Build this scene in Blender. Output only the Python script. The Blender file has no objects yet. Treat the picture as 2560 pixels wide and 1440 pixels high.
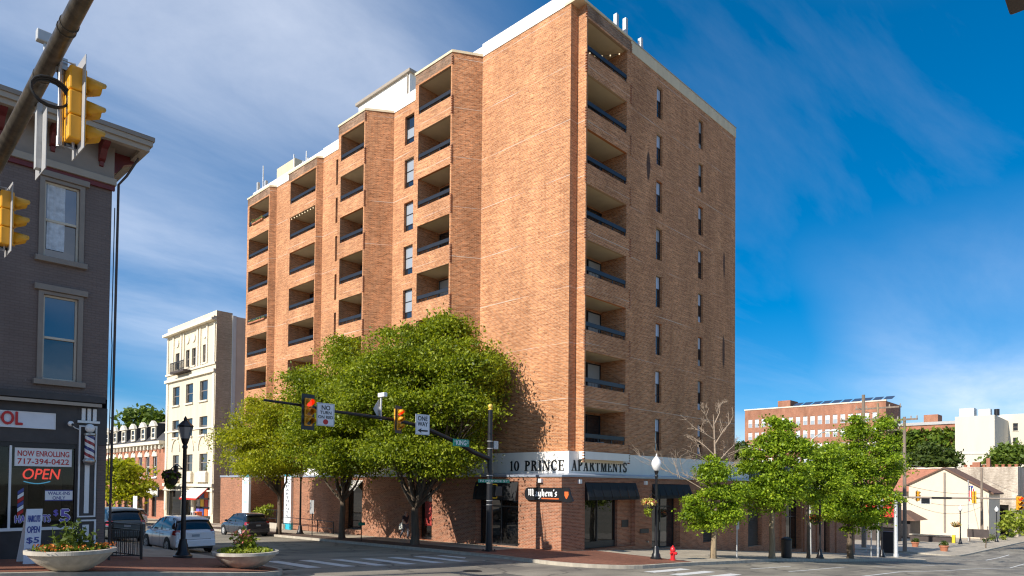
import bpy, bmesh, math, random
import numpy as np
from mathutils import Vector, Matrix
random.seed(11); RNG = np.random.default_rng(11)
S = bpy.context.scene
COL = S.collection
rad = math.radians
# World axes: X runs along King Street (downhill, away to the right), Y runs along Prince Street (away to the left), Z up.
# The camera stands at the origin, about 1.8 m above the pavement.
# ---------------------------------------------------------------- camera
F_PX, CX, CY = 1709.0, 1280.0, 1173.0
PITCH, ROLL, AZ = rad(1.29), rad(0.55), rad(43.7)
RX, RY = math.sin(AZ), math.cos(AZ)
cd = bpy.data.cameras.new('camera'); cam = bpy.data.objects.new('camera', cd); COL.objects.link(cam)
cam.matrix_world = Matrix.Rotation(-(math.pi/2-AZ), 4, 'Z') @ Matrix.Rotation(math.pi/2+PITCH, 4, 'X') @ Matrix.Rotation(ROLL, 4, 'Z')
cd.sensor_width = 36.0; cd.lens = F_PX/2560*36.0
cd.shift_x = 0.0; cd.shift_y = (CY-720)/2560
cd.clip_start = 0.1; cd.clip_end = 6000
S.camera = cam
# ---------------------------------------------------------------- light
SUN_AZ = rad(4.0)       # light travels along (cos, -sin) in the X/Y plane
SUN_EL = rad(34.5)
sl = bpy.data.lights.new('sun', 'SUN'); so = bpy.data.objects.new('sun', sl); COL.objects.link(so)
sl.energy = 4.8; sl.angle = rad(0.53); sl.color = (1.0, 0.94, 0.85)
ldir = Vector((math.cos(SUN_AZ)*math.cos(SUN_EL), -math.sin(SUN_AZ)*math.cos(SUN_EL), -math.sin(SUN_EL)))
so.rotation_euler = ldir.to_track_quat('-Z', 'Y').to_euler()
so.location = (-20, 10, 40)
W = bpy.data.worlds.new('World'); S.world = W; W.use_nodes = True
wn = W.node_tree; wn.nodes.clear()
def N(nt, t, **kw):
    n = nt.nodes.new(t)
    for k, v in kw.items():
        if k in n.inputs.keys() if isinstance(k, str) else False: n.inputs[k].default_value = v
        else: setattr(n, k, v)
    return n
def Lk(nt, a, b): nt.links.new(a, b)
def MATH(nt, op, a, b=None, clamp=False):
    n = nt.nodes.new('ShaderNodeMath'); n.operation = op; n.use_clamp = clamp
    for i, q in enumerate((a, b)):
        if q is None: continue
        if isinstance(q, (int, float)): n.inputs[i].default_value = q
        else: nt.links.new(q, n.inputs[i])
    return n.outputs[0]
def MIXC(nt, fac, a, b, mode='MIX'):
    n = nt.nodes.new('ShaderNodeMix'); n.data_type = 'RGBA'; n.blend_type = mode
    for i, q in ((0, fac), (6, a), (7, b)):
        if isinstance(q, (int, float)): n.inputs[i].default_value = q
        elif isinstance(q, tuple): n.inputs[i].default_value = q if len(q) == 4 else (*q, 1)
        else: nt.links.new(q, n.inputs[i])
    return n.outputs[2]
def RAMP(nt, fac, stops):
    n = nt.nodes.new('ShaderNodeValToRGB'); e = n.color_ramp.elements
    while len(e) < len(stops): e.new(0.5)
    for i, (p, c) in enumerate(stops):
        e[i].position = p; e[i].color = c if len(c) == 4 else (*c, 1)
    nt.links.new(fac, n.inputs[0]); return n.outputs[0]
sky = N(wn, 'ShaderNodeTexSky'); sky.sky_type = 'NISHITA'; sky.sun_disc = False
sky.sun_elevation = SUN_EL; sky.sun_rotation = math.atan2(-ldir.x, -ldir.y)
sky.altitude = 120; sky.air_density = 0.75; sky.dust_density = 0.0; sky.ozone_density = 5.0
tc = N(wn, 'ShaderNodeTexCoord'); sx = N(wn, 'ShaderNodeSeparateXYZ'); Lk(wn, tc.outputs['Generated'], sx.inputs[0])
zz = MATH(wn, 'ADD', MATH(wn, 'MAXIMUM', sx.outputs[2], 0.0), 0.12)
cx_ = N(wn, 'ShaderNodeCombineXYZ')
Lk(wn, MATH(wn, 'DIVIDE', sx.outputs[0], zz), cx_.inputs[0]); Lk(wn, MATH(wn, 'DIVIDE', sx.outputs[1], zz), cx_.inputs[1])
mp = N(wn, 'ShaderNodeMapping'); Lk(wn, cx_.outputs[0], mp.inputs[0])
mp.inputs['Location'].default_value = (3.1, 0.4, 0); mp.inputs['Rotation'].default_value = (0, 0, rad(62)); mp.inputs['Scale'].default_value = (0.55, 1.25, 1)
n1 = N(wn, 'ShaderNodeTexNoise'); Lk(wn, mp.outputs[0], n1.inputs['Vector'])
n1.inputs['Scale'].default_value = 0.55; n1.inputs['Detail'].default_value = 1.5; n1.inputs['Roughness'].default_value = 0.45
n2 = N(wn, 'ShaderNodeTexNoise'); Lk(wn, mp.outputs[0], n2.inputs['Vector'])
n2.inputs['Scale'].default_value = 1.7; n2.inputs['Detail'].default_value = 9; n2.inputs['Roughness'].default_value = 0.62; n2.inputs['Distortion'].default_value = 0.35
cov = RAMP(wn, n1.outputs[0], [(0.42, (0, 0, 0)), (0.72, (1, 1, 1))])
fib = RAMP(wn, n2.outputs[0], [(0.28, (0, 0, 0)), (0.74, (1, 1, 1))])
mp3 = N(wn, 'ShaderNodeMapping'); Lk(wn, cx_.outputs[0], mp3.inputs[0]); mp3.inputs['Rotation'].default_value = (0, 0, rad(35)); mp3.inputs['Scale'].default_value = (0.5, 1.35, 1)
n3 = N(wn, 'ShaderNodeTexNoise'); Lk(wn, mp3.outputs[0], n3.inputs['Vector']); n3.inputs['Scale'].default_value = 1.1; n3.inputs['Detail'].default_value = 8; n3.inputs['Roughness'].default_value = 0.6; n3.inputs['Distortion'].default_value = 0.5
wisp = RAMP(wn, n3.outputs[0], [(0.48, (0, 0, 0)), (0.80, (0.11, 0.11, 0.11))])
cl = MATH(wn, 'MULTIPLY', cov, MATH(wn, 'ADD', MATH(wn, 'MULTIPLY', fib, 0.55), 0.26), True)
hs = N(wn, 'ShaderNodeHueSaturation'); hs.inputs['Saturation'].default_value = 1.68; hs.inputs['Value'].default_value = 1.25; gm = N(wn, 'ShaderNodeGamma'); gm.inputs[1].default_value = 0.68; Lk(wn, sky.outputs[0], gm.inputs[0]); Lk(wn, gm.outputs[0], hs.inputs['Color'])
cl = MATH(wn, 'MAXIMUM', cl, wisp)
skc = MIXC(wn, cl, hs.outputs[0], (6.2, 6.5, 7.2, 1))
bg = N(wn, 'ShaderNodeBackground'); bg.inputs[1].default_value = 0.135; Lk(wn, skc, bg.inputs[0])
wo = N(wn, 'ShaderNodeOutputWorld'); Lk(wn, bg.outputs[0], wo.inputs[0])
S.view_settings.view_transform = 'Standard'; S.view_settings.look = 'None'
S.view_settings.exposure = 0.40; S.view_settings.gamma = 1.0; S.view_settings.use_curve_mapping = False
S.cycles.filter_width = 1.2; S.cycles.max_bounces = 6; S.cycles.transparent_max_bounces = 8
# ---------------------------------------------------------------- photo pixel -> point on a known plane
_CM = [[sum(a[i][k]*b[k][j] for k in range(3)) for j in range(3)] for a, b in [(
    [[1, 0, 0], [0, math.cos(math.pi/2+PITCH), -math.sin(math.pi/2+PITCH)], [0, math.sin(math.pi/2+PITCH), math.cos(math.pi/2+PITCH)]],
    [[math.cos(ROLL), -math.sin(ROLL), 0], [math.sin(ROLL), math.cos(ROLL), 0], [0, 0, 1]])] for i in range(3)]
def ray(px, py):
    v = ((px-CX)/F_PX, -(py-CY)/F_PX, -1.0)
    x, y, z = (sum(_CM[i][j]*v[j] for j in range(3)) for i in range(3))
    return Vector((x*RX+y*RY, -x*RY+y*RX, z))
def atu(px, py, u): r = ray(px, py); return r*(u/r.x)
def atv(px, py, v): r = ray(px, py); return r*(v/r.y)
def atz(px, py, z): r = ray(px, py); return r*(z/r.z)
def onground(px, py, off=0.0):
    z = -3.3
    for _ in range(40):
        p = atz(px, py, z); z = 0.5*z+0.5*(G(p.x, p.y)+off)
    return atz(px, py, z)
def rectU(u, x0, y0, x1, y1):
    xm, ym = (x0+x1)/2, (y0+y1)/2
    a, b = atu(x0, ym, u).y, atu(x1, ym, u).y
    return min(a, b), max(a, b), atu(xm, y1, u).z, atu(xm, y0, u).z
def rectV(v, x0, y0, x1, y1):
    xm, ym = (x0+x1)/2, (y0+y1)/2
    a, b = atv(x0, ym, v).x, atv(x1, ym, v).x
    return min(a, b), max(a, b), atv(xm, y1, v).z, atv(xm, y0, v).z
# ---------------------------------------------------------------- ground profile (pavement level); streets lie 0.14 m lower
_PU = [-300, -60, 0, 4.5, 9.4, 10.9, 16, 22, 26.6, 33.3, 38.3, 47.9, 57.7, 71.9, 90, 134, 180, 260, 2000]
_PZ = [3.0, 2.0, -1.85, -2.12, -2.58, -2.72, -2.98, -3.2, -3.3, -3.66, -3.92, -4.67, -5.36, -6.45, -7.1, -8.0, -8.3, -8.3, -8.3]
def G(u, v):
    return float(np.interp(u, _PU, _PZ)) - 0.013*min(max(v-22, 0), 60) - (0.02*min(max(22-v, 0), 6.5)*min(max((u-20)/6, 0), 1))
# ---------------------------------------------------------------- mesh builder
class MB:
    def __init__(s): s.v = []; s.f = []; s.m = []; s.cur = 0
    def add(s, vs, fs):
        b = len(s.v); s.v += [tuple(p) for p in vs]; s.f += [tuple(b+i for i in q) for q in fs]; s.m += [s.cur]*len(fs); return s
    def quad(s, a, b, c, d): return s.add([a, b, c, d], [(0, 1, 2, 3)])
    def poly(s, pts): return s.add(pts, [tuple(range(len(pts)))])
    def hexa(s, p): return s.add(p, [(0, 3, 2, 1), (4, 5, 6, 7), (0, 1, 5, 4), (1, 2, 6, 5), (2, 3, 7, 6), (3, 0, 4, 7)])
    def box(s, x0, x1, y0, y1, z0, z1):
        return s.hexa([(x0, y0, z0), (x1, y0, z0), (x1, y1, z0), (x0, y1, z0), (x0, y0, z1), (x1, y0, z1), (x1, y1, z1), (x0, y1, z1)])
    def fbox(s, f, a0, a1, z0, z1, d0, d1):
        return s.hexa([f(a0, z0, d0), f(a1, z0, d0), f(a1, z0, d1), f(a0, z0, d1), f(a0, z1, d0), f(a1, z1, d0), f(a1, z1, d1), f(a0, z1, d1)])
    def prism(s, f, pts, d0, d1):     # polygon in (a,z), extruded in depth
        n = len(pts)
        vs = [f(a, z, d0) for a, z in pts]+[f(a, z, d1) for a, z in pts]
        fs = [tuple(range(n)), tuple(range(2*n-1, n-1, -1))]+[(i, (i+1) % n, n+(i+1) % n, n+i) for i in range(n)]
        return s.add(vs, fs)
    def plan(s, pts, z0, z1):         # polygon in (x,y), extruded up
        return s.prism(lambda a, b, d: (a, b, d), pts, z0, z1)
    def tube(s, pts, rs, n=8, cap=True):
        pts = [Vector(p) for p in pts]
        if isinstance(rs, (int, float)): rs = [rs]*len(pts)
        rings = []; up = Vector((0, 0, 1)); prev = None
        for i, p in enumerate(pts):
            t = (pts[min(i+1, len(pts)-1)]-pts[max(i-1, 0)]).normalized()
            if prev is None:
                x = t.cross(up) if abs(t.z) < 0.95 else t.cross(Vector((1, 0, 0)))
            else: x = prev-t*prev.dot(t)
            x.normalize(); y = t.cross(x); prev = x
            rings.append([p+(x*math.cos(2*math.pi*k/n)+y*math.sin(2*math.pi*k/n))*rs[i] for k in range(n)])
        vs = [q for r in rings for q in r]; fs = []
        for i in range(len(pts)-1):
            for k in range(n): fs.append((i*n+k, i*n+(k+1) % n, (i+1)*n+(k+1) % n, (i+1)*n+k))
        if cap: fs += [tuple(range(n-1, -1, -1)), tuple((len(pts)-1)*n+k for k in range(n))]
        return s.add(vs, fs)
    def cyl(s, p0, p1, r0, r1=None, n=12): return s.tube([p0, p1], [r0, r0 if r1 is None else r1], n)
    def lathe(s, prof, n=16, c=(0, 0, 0), sx=1, sy=1, rot=0):
        vs = []; fs = []
        for r, z in prof:
            for k in range(n):
                a = 2*math.pi*k/n+rot; vs.append((c[0]+r*math.cos(a)*sx, c[1]+r*math.sin(a)*sy, c[2]+z))
        for i in range(len(prof)-1):
            for k in range(n): fs.append((i*n+k, i*n+(k+1) % n, (i+1)*n+(k+1) % n, (i+1)*n+k))
        fs += [tuple(range(n-1, -1, -1)), tuple((len(prof)-1)*n+k for k in range(n))]
        return s.add(vs, fs)
    def ball(s, c, r, n=10, m=6, sz=1.0):
        return s.lathe([(max(r*math.sin(math.pi*i/m), 1e-4), -r*sz*math.cos(math.pi*i/m)) for i in range(m+1)], n, c)
    def bar(s, p, q, w, h):           # box-section bar between two points
        p, q = Vector(p), Vector(q); t = (q-p).normalized()
        x = t.cross(Vector((0, 0, 1))) if abs(t.z) < 0.98 else Vector((1, 0, 0)); x.normalize(); y = x.cross(t)
        x *= w/2; y *= h/2
        return s.hexa([p-x-y, p+x-y, p+x+y, p-x+y, q-x-y, q+x-y, q+x+y, q-x+y])
def FU(u0): return lambda a, z, d=0.0: (u0+d, a, z)      # facade facing the low-X side, a = Y
def FV(v0): return lambda a, z, d=0.0: (a, v0+d, z)      # facade facing the low-Y side, a = X
def wall_holes(mb, f, a0, a1, z0, z1, holes, depth=0.2):
    hs_ = [(max(h[0], a0), min(h[1], a1), max(h[2], z0), min(h[3], z1)) for h in holes]
    A = sorted({a0, a1, *[q for h in hs_ for q in h[:2]]}); Z = sorted({z0, z1, *[q for h in hs_ for q in h[2:]]})
    for i in range(len(A)-1):
        run = None
        for j in range(len(Z)-1):
            am, zm = (A[i]+A[i+1])/2, (Z[j]+Z[j+1])/2
            solid = not any(h[0] < am < h[1] and h[2] < zm < h[3] for h in hs_)
            if solid: run = Z[j] if run is None else run
            if run is not None and (not solid or j == len(Z)-2):
                top = Z[j] if not solid else Z[j+1]
                mb.quad(f(A[i], run), f(A[i+1], run), f(A[i+1], top), f(A[i], top)); run = None
    for a, b, c, d in hs_:
        mb.quad(f(a, c, 0), f(a, d, 0), f(a, d, depth), f(a, c, depth)); mb.quad(f(b, c, 0), f(b, c, depth), f(b, d, depth), f(b, d, 0))
        mb.quad(f(a, d, 0), f(b, d, 0), f(b, d, depth), f(a, d, depth)); mb.quad(f(a, c, 0), f(a, c, depth), f(b, c, depth), f(b, c, 0))
    return mb
ORG = {}
def obj(name, mb, mat, parent=None, smooth=False, org=None, kind=None, label=None):
    o_ = ORG[parent.name] if parent else Vector(org if org is not None else (0, 0, 0))
    me = bpy.data.meshes.new(name)
    me.from_pydata([(p[0]-o_.x, p[1]-o_.y, p[2]-o_.z) for p in mb.v], [], mb.f)
    mats = mat if isinstance(mat, (list, tuple)) else [mat]
    for m in mats: me.materials.append(MAT[m] if isinstance(m, str) else m)
    if any(mb.m): me.polygons.foreach_set('material_index', mb.m)
    if smooth: me.polygons.foreach_set('use_smooth', [True]*len(me.polygons)); me.set_sharp_from_angle(angle=rad(42))
    me.update()
    o = bpy.data.objects.new(name, me); COL.objects.link(o); ORG[o.name] = o_
    if parent: o.parent = parent
    else: o.location = o_
    if kind: o['kind'] = kind
    if label: o['label'] = label
    return o
def tag(o, label, cat, group=None):
    o['label'] = label; o['category'] = cat
    if group: o['group'] = group
    return o
def thing(name, label, cat, loc=(0, 0, 0), group=None):
    o = bpy.data.objects.new(name, None); COL.objects.link(o); o.location = loc; o.empty_display_size = 0.2
    ORG[o.name] = Vector(loc); return tag(o, label, cat, group)
def place(root, loc, rz=0.0, sc=1.0):
    root.location = loc; root.rotation_euler = (0, 0, rz); root.scale = (sc, sc, sc); return root
def copy_tree(o, parent=None):
    c = o.copy(); COL.objects.link(c); c.parent = parent
    for ch in [x for x in bpy.data.objects if x.parent == o]: copy_tree(ch, c)
    return c
def dup(o, loc, label, rz=0.0, sc=1.0):
    c = copy_tree(o); c['label'] = label; return place(c, loc, rz, sc)
def soft(o, w=0.01, seg=2):
    m = o.modifiers.new('bevel', 'BEVEL'); m.width = w; m.segments = seg; m.limit_method = 'ANGLE'; return o
# ---------------------------------------------------------------- lettering
_TX = {}
def glyphs(s):
    if s not in _TX:
        c = bpy.data.curves.new('t', 'FONT'); c.body = s; c.size = 1.0; c.resolution_u = 3; c.fill_mode = 'FRONT'
        o = bpy.data.objects.new('t', c); COL.objects.link(o)
        dg = bpy.context.evaluated_depsgraph_get(); me = bpy.data.meshes.new_from_object(o.evaluated_get(dg))
        vs = [tuple(v.co) for v in me.vertices]; fs = [tuple(p.vertices) for p in me.polygons]
        bpy.data.objects.remove(o); bpy.data.curves.remove(c); bpy.data.meshes.remove(me)
        _TX[s] = (vs, fs)
    return _TX[s]
def put_text(mb, s, f, a0, a1, z0, z1, d=-0.004, flip=False, bold=0.0, slant=0.0):
    """fit the words into the rectangle a0..a1, z0..z1 of a facade (flip: a runs right to left)"""
    vs, fs = glyphs(s)
    xs = [p[0] for p in vs]; ys = [p[1] for p in vs]; x0, x1, y0, y1 = min(xs), max(xs), min(ys), max(ys)
    offs = [(0, 0)] if not bold else [(-bold, 0), (bold, 0), (0, bold), (0, -bold), (0, 0)]
    for k, (ox, oy) in enumerate(offs):
        out = []
        for x, y, _ in vs:
            yy = (y-y0)/(y1-y0); t = (x-x0)/(x1-x0)+slant*yy; a = a1-(a1-a0)*t if flip else a0+(a1-a0)*t
            out.append(f(a+ox*(z1-z0), z0+(z1-z0)*yy+oy*(z1-z0), d-0.0004*k))
        mb.add(out, fs)
    return mb
def shapes(mb, polys, f, a0, z0, sx, sz, d, flip=False):
    sg = -1 if flip else 1
    for k, p in enumerate(polys):
        mb.poly([f(a0+sg*x*sx, z0+y*sz, d-0.0003*(k % 7)) for x, y in p])
def _rc(x0, y0, x1, y1): return [(x0, y0), (x1, y0), (x1, y1), (x0, y1)]
def _ln(x0, y0, x1, y1, t): return [(x0, y0), (x0+t, y0), (x1+t, y1), (x1, y1)]
def _arc(cx, cy, rx, ry, b0, b1, tx=.17, ty=.085, n=14):
    out = []
    for i in range(n):
        p, q = rad(b0+(b1-b0)*i/n), rad(b0+(b1-b0)*(i+1)/n)
        out.append([(cx+rx*math.cos(p), cy+ry*math.sin(p)), (cx+rx*math.cos(q), cy+ry*math.sin(q)),
                    (cx+(rx-tx)*math.cos(q), cy+(ry-ty)*math.sin(q)), (cx+(rx-tx)*math.cos(p), cy+(ry-ty)*math.sin(p))])
    return out
def _stem(x, w=.16, s=.08): return [_rc(x, 0, x+w, 1), _rc(x-s, 0, x+w+s, .07), _rc(x-s, .93, x+w+s, 1)]
SERIF = {
 'I': (.34, _stem(.09)), '1': (.34, [_rc(.1, 0, .24, 1), _rc(.02, 0, .32, .06), [(.0, .82), (.1, .8), (.24, 1), (.14, 1)]]),
 '0': (.62, _arc(.3, .5, .3, .51, 0, 360)), 'P': (.6, _stem(.08)+_arc(.26, .73, .32, .27, -90, 90, .17, .12)+[_rc(.16, .44, .34, .54), _rc(.16, .9, .34, 1)]),
 'R': (.72, _stem(.08)+_arc(.26, .74, .32, .26, -90, 90, .17, .12)+[_rc(.16, .46, .34, .56), _rc(.16, .9, .34, 1), _ln(.52, 0, .3, .5, .18), _rc(.5, 0, .76, .06)]),
 'N': (.78, [_rc(.1, 0, .16, 1), _rc(.62, 0, .68, 1), _ln(.54, 0, .06, 1, .17), _rc(0, 0, .26, .055), _rc(0, .945, .2, 1), _rc(.52, .945, .78, 1)]),
 'C': (.66, _arc(.36, .5, .35, .51, 50, 310)+[_rc(.55, .66, .6, .95), _rc(.55, .1, .6, .3)]),
 'E': (.62, _stem(.08)+[_rc(.2, .94, .58, 1), _rc(.2, .48, .46, .535), _rc(.2, 0, .6, .06), _rc(.53, .76, .58, 1), _rc(.55, 0, .6, .26), _rc(.42, .38, .46, .64)]),
 'A': (.76, [_ln(.1, 0, .36, 1, .06), _ln(.5, 0, .28, 1, .18), _rc(.18, .3, .56, .355), _rc(0, 0, .26, .055), _rc(.44, 0, .76, .055)]),
 'T': (.66, [_rc(.25, 0, .41, 1), _rc(.15, 0, .51, .055), _rc(.02, .89, .64, 1), _rc(.02, .72, .08, 1), _rc(.58, .72, .64, 1)]),
 'M': (.92, [_rc(.1, 0, .15, 1), _rc(.66, 0, .82, 1), _ln(.36, 0, .06, 1, .17), _ln(.4, 0, .66, 1, .06), _rc(0, 0, .25, .055), _rc(.58, 0, .9, .055), _rc(0, .945, .2, 1), _rc(.68, .945, .9, 1)]),
 'S': (.54, _arc(.26, .74, .25, .27, 35, 270, .15)+_arc(.26, .265, .27, .27, 90, -145, .15)+[_rc(.44, .72, .48, .95), _rc(.02, .05, .06, .3)]), ' ': (.4, [])}
def serif_text(mb, s, f, a0, a1, z0, z1, d, flip=False):
    tot = sum(SERIF[c][0]+.1 for c in s)-.1; k = (a1-a0)/tot; x = 0
    for c in s:
        w, ps = SERIF[c]
        shapes(mb, [[(q[0]+x, q[1]) for q in p] for p in ps], f, a1 if flip else a0, z0, k, z1-z0, d, flip); x += w+.1
    return mb
# ---------------------------------------------------------------- materials (procedural)
MAT = {}
def newmat(name):
    m = bpy.data.materials.new(name); m.use_nodes = True; nt = m.node_tree
    b = nt.nodes['Principled BSDF']; MAT[name] = m; return m, nt, b
def noise(nt, vec, scale, detail=4, rough=.55, dist=0.0):
    n = nt.nodes.new('ShaderNodeTexNoise'); n.inputs['Scale'].default_value = scale; n.inputs['Detail'].default_value = detail
    n.inputs['Roughness'].default_value = rough; n.inputs['Distortion'].default_value = dist
    if vec is not None: nt.links.new(vec, n.inputs['Vector'])
    return n.outputs[0]
def pos(nt): return nt.nodes.new('ShaderNodeNewGeometry').outputs['Position']
def opos(nt): return nt.nodes.new('ShaderNodeTexCoord').outputs['Object']
def vscale(nt, v, s):
    n = nt.nodes.new('ShaderNodeMapping'); n.inputs['Scale'].default_value = s; nt.links.new(v, n.inputs[0]); return n.outputs[0]
def bumpto(nt, b, h, st, dist=.02):
    n = nt.nodes.new('ShaderNodeBump'); n.inputs['Strength'].default_value = st; n.inputs['Distance'].default_value = dist
    nt.links.new(h, n.inputs['Height']); nt.links.new(n.outputs[0], b.inputs['Normal'])
def mul(c, k): return tuple(max(0, x*k) for x in c[:3])
def simple(name, c, rough=.6, var=.18, scale=3.0, metal=0.0, spec=.5, bump=0.0, obj_=False, streak=False, coat=0.0, emit=None, es=1.0):
    m, nt, b = newmat(name); p = opos(nt) if obj_ else pos(nt)
    if streak: p = vscale(nt, p, (1, 1, .12))
    n = noise(nt, p, scale, 5)
    col = RAMP(nt, n, [(.28, mul(c, 1-var)), (.72, mul(c, 1+var))])
    nt.links.new(col, b.inputs['Base Color'])
    b.inputs['Roughness'].default_value = rough; b.inputs['Metallic'].default_value = metal; b.inputs['Specular IOR Level'].default_value = spec
    b.inputs['Coat Weight'].default_value = coat
    if bump: bumpto(nt, b, noise(nt, p, scale*8, 4), bump)
    if emit: b.inputs['Emission Color'].default_value = (*emit, 1); b.inputs['Emission Strength'].default_value = es
    return m
def wallvec(nt):
    g = nt.nodes.new('ShaderNodeNewGeometry'); sp = nt.nodes.new('ShaderNodeSeparateXYZ'); sn = nt.nodes.new('ShaderNodeSeparateXYZ')
    nt.links.new(g.outputs['Position'], sp.inputs[0]); nt.links.new(g.outputs['True Normal'], sn.inputs[0])
    s = MATH(nt, 'SUBTRACT', MATH(nt, 'MULTIPLY', sp.outputs[1], sn.outputs[0]), MATH(nt, 'MULTIPLY', sp.outputs[0], sn.outputs[1]))
    c = nt.nodes.new('ShaderNodeCombineXYZ'); nt.links.new(s, c.inputs[0]); nt.links.new(sp.outputs[2], c.inputs[1])
    return c.outputs[0], g.outputs['Position'], sp
def brick(name, c1, c2, cm, bw=.21, rh=.072, ms=.011, large=.18, blot=.22, stains=(), rough=.85, flat=False, msmooth=.2, headers=.55, joints=None, chips=False):
    m, nt, b = newmat(name); vec, p, sp = wallvec(nt)
    if flat: vec = p
    bt = nt.nodes.new('ShaderNodeTexBrick'); nt.links.new(vec, bt.inputs['Vector'])
    bt.inputs['Scale'].default_value = 1; bt.inputs['Brick Width'].default_value = bw; bt.inputs['Row Height'].default_value = rh
    bt.inputs['Mortar Size'].default_value = ms; bt.inputs['Mortar Smooth'].default_value = msmooth; bt.inputs['Bias'].default_value = 0.0
    bt.inputs['Color1'].default_value = (*c1, 1); bt.inputs['Color2'].default_value = (*c2, 1); bt.inputs['Mortar'].default_value = (*cm, 1)
    fine = noise(nt, vscale(nt, vec, (.55, 7, 1)), 1.6, 5, .7)            # courses fired a little lighter or darker
    col = MIXC(nt, 1.0, bt.outputs['Color'], RAMP(nt, fine, [(.28, (1-blot, 1-blot*1.1, 1-blot*1.15)), (.72, (1+blot, 1+blot*1.1, 1+blot*1.2))]), 'MULTIPLY')
    spots = noise(nt, vscale(nt, vec, (4.6, 13, 1)), 1.0, 2, .5)           # single dark headers
    col = MIXC(nt, RAMP(nt, spots, [(.60, (0, 0, 0)), (.70, (headers,)*3)]), col, (c2[0]*.42, c2[1]*.42, c2[2]*.45, 1))
    big = noise(nt, vscale(nt, vec, (.5, .16, 1)), 1.0, 5, .6)
    col = MIXC(nt, 1.0, col, RAMP(nt, big, [(.3, (1-large, 1-large*1.05, 1-large*1.1)), (.7, (1+large, 1+large, 1+large))]), 'MULTIPLY')
    if chips: col = MIXC(nt, RAMP(nt, noise(nt, vscale(nt, vec, (9, 11, 1)), 1.0, 3, .6), [(.74, (0, 0, 0)), (.77, (.8,)*3)]), col, (.5, .48, .46, 1))
    if joints:                                                            # pale control joints at the floor slabs
        fr_ = MATH(nt, 'FRACT', MATH(nt, 'DIVIDE', MATH(nt, 'SUBTRACT', sp.outputs[2], joints[0]), joints[1]))
        band = MATH(nt, 'LESS_THAN', fr_, .035/joints[1]); wob_ = RAMP(nt, noise(nt, vscale(nt, vec, (.3, .4, 1)), 1.0, 3), [(.42, (0, 0, 0)), (.6, (.75,)*3)])
        col = MIXC(nt, MATH(nt, 'MULTIPLY', band, wob_), col, (.62, .55, .46, 1))
        drip = noise(nt, vscale(nt, vec, (2.2, .10, 1)), 1.0, 4, .6)      # run-off streaks
        col = MIXC(nt, RAMP(nt, drip, [(.56, (0, 0, 0)), (.74, (.26,)*3)]), col, (c2[0]*.5, c2[1]*.5, c2[2]*.55, 1))
    for (ax, a, z, ra, rz, k) in stains:                                   # old water stains on the brickwork
        da = MATH(nt, 'DIVIDE', MATH(nt, 'SUBTRACT', sp.outputs[ax], a), ra); dz = MATH(nt, 'DIVIDE', MATH(nt, 'SUBTRACT', sp.outputs[2], z), rz)
        d = MATH(nt, 'ADD', MATH(nt, 'MULTIPLY', da, da), MATH(nt, 'MULTIPLY', dz, dz))
        d = MATH(nt, 'ADD', d, MATH(nt, 'MULTIPLY', MATH(nt, 'SUBTRACT', noise(nt, vscale(nt, vec, (3, .6, 1)), 2.0), .5), 1.2))
        col = MIXC(nt, RAMP(nt, d, [(.55, (k, k, k)), (1.0, (0, 0, 0))]), col, (.035, .027, .03, 1))
    nt.links.new(col, b.inputs['Base Color']); b.inputs['Roughness'].default_value = rough; b.inputs['Specular IOR Level'].default_value = .25
    h = MATH(nt, 'ADD', MATH(nt, 'MULTIPLY', bt.outputs['Fac'], -1.0), MATH(nt, 'MULTIPLY', fine, .5)); bumpto(nt, b, h, .45, .012)
    return m
TB1, TB2, TBM = (.60, .250, .098), (.37, .130, .048), (.53, .36, .225)
ZS = [24.99-2.975*i for i in range(8)]
brick('tower_brick', TB1, TB2, TBM, blot=.42, headers=.75, large=.2, joints=(22.42, 2.975), stains=[(0, 35.6, 19.6, .24, 1.0, .85), (0, 45.55, 15.9, .17, 1.1, .75), (0, 45.5, 9.6, .21, 1.3, .8)])
brick('podium_brick', (.40, .15, .075), (.22, .082, .042), (.44, .30, .21), ms=.013, blot=.16, headers=.6, large=.16, msmooth=.6)
brick('chamfer_brick', (.55, .215, .085), (.27, .095, .036), (.46, .29, .17), blot=.45, large=.25, headers=.9, joints=(22.42, 2.975))  # tower brick in a darker, blotchier colour, used on the angled chamfer walls
brick('weathered_brick', (.30, .15, .08), (.16, .085, .05), (.30, .25, .19), large=.5, blot=.5)
brick('red_brick', (.46, .15, .075), (.36, .11, .055), (.4, .28, .2))
brick('warehouse_brick', (.42, .165, .09), (.32, .12, .065), (.34, .23, .165), large=.25)
brick('side_brick', (.56, .42, .29), (.46, .33, .22), (.55, .45, .34), large=.3)
brick('charcoal_brick', (.185, .140, .122), (.175, .132, .116), (.150, .113, .100), blot=.10, large=.14, rough=.6, headers=.0, chips=True)
brick('pavers', (.27, .105, .060), (.20, .075, .046), (.14, .10, .075), bw=.2, rh=.1, ms=.008, flat=True, large=.2, headers=.2)
brick('grey_paver', (.12, .085, .065), (.10, .07, .055), (.08, .06, .05), bw=.2, rh=.1, ms=.008, flat=True, large=.25, headers=.2)
brick('old_wall', (.58, .50, .40), (.40, .32, .24), (.50, .44, .36), large=.45, blot=.4)
simple('white_paint', (.80, .80, .78), .45, .04, 2.0)
simple('white_panel', (.86, .81, .73), .4, .05, 1.2, streak=True)
simple('cream_parapet', (.66, .54, .36), .7, .12, 1.5, streak=True)
simple('coping_metal', (.42, .46, .54), .35, .08, 2.0, metal=.4)
simple('soffit', (.66, .52, .33), .8, .07, 1.0)
simple('concrete', (.42, .39, .34), .85, .16, 2.5, bump=.2)
simple('pale_concrete', (.44, .39, .31), .85, .2, 4.0, bump=.3, streak=True)
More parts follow.
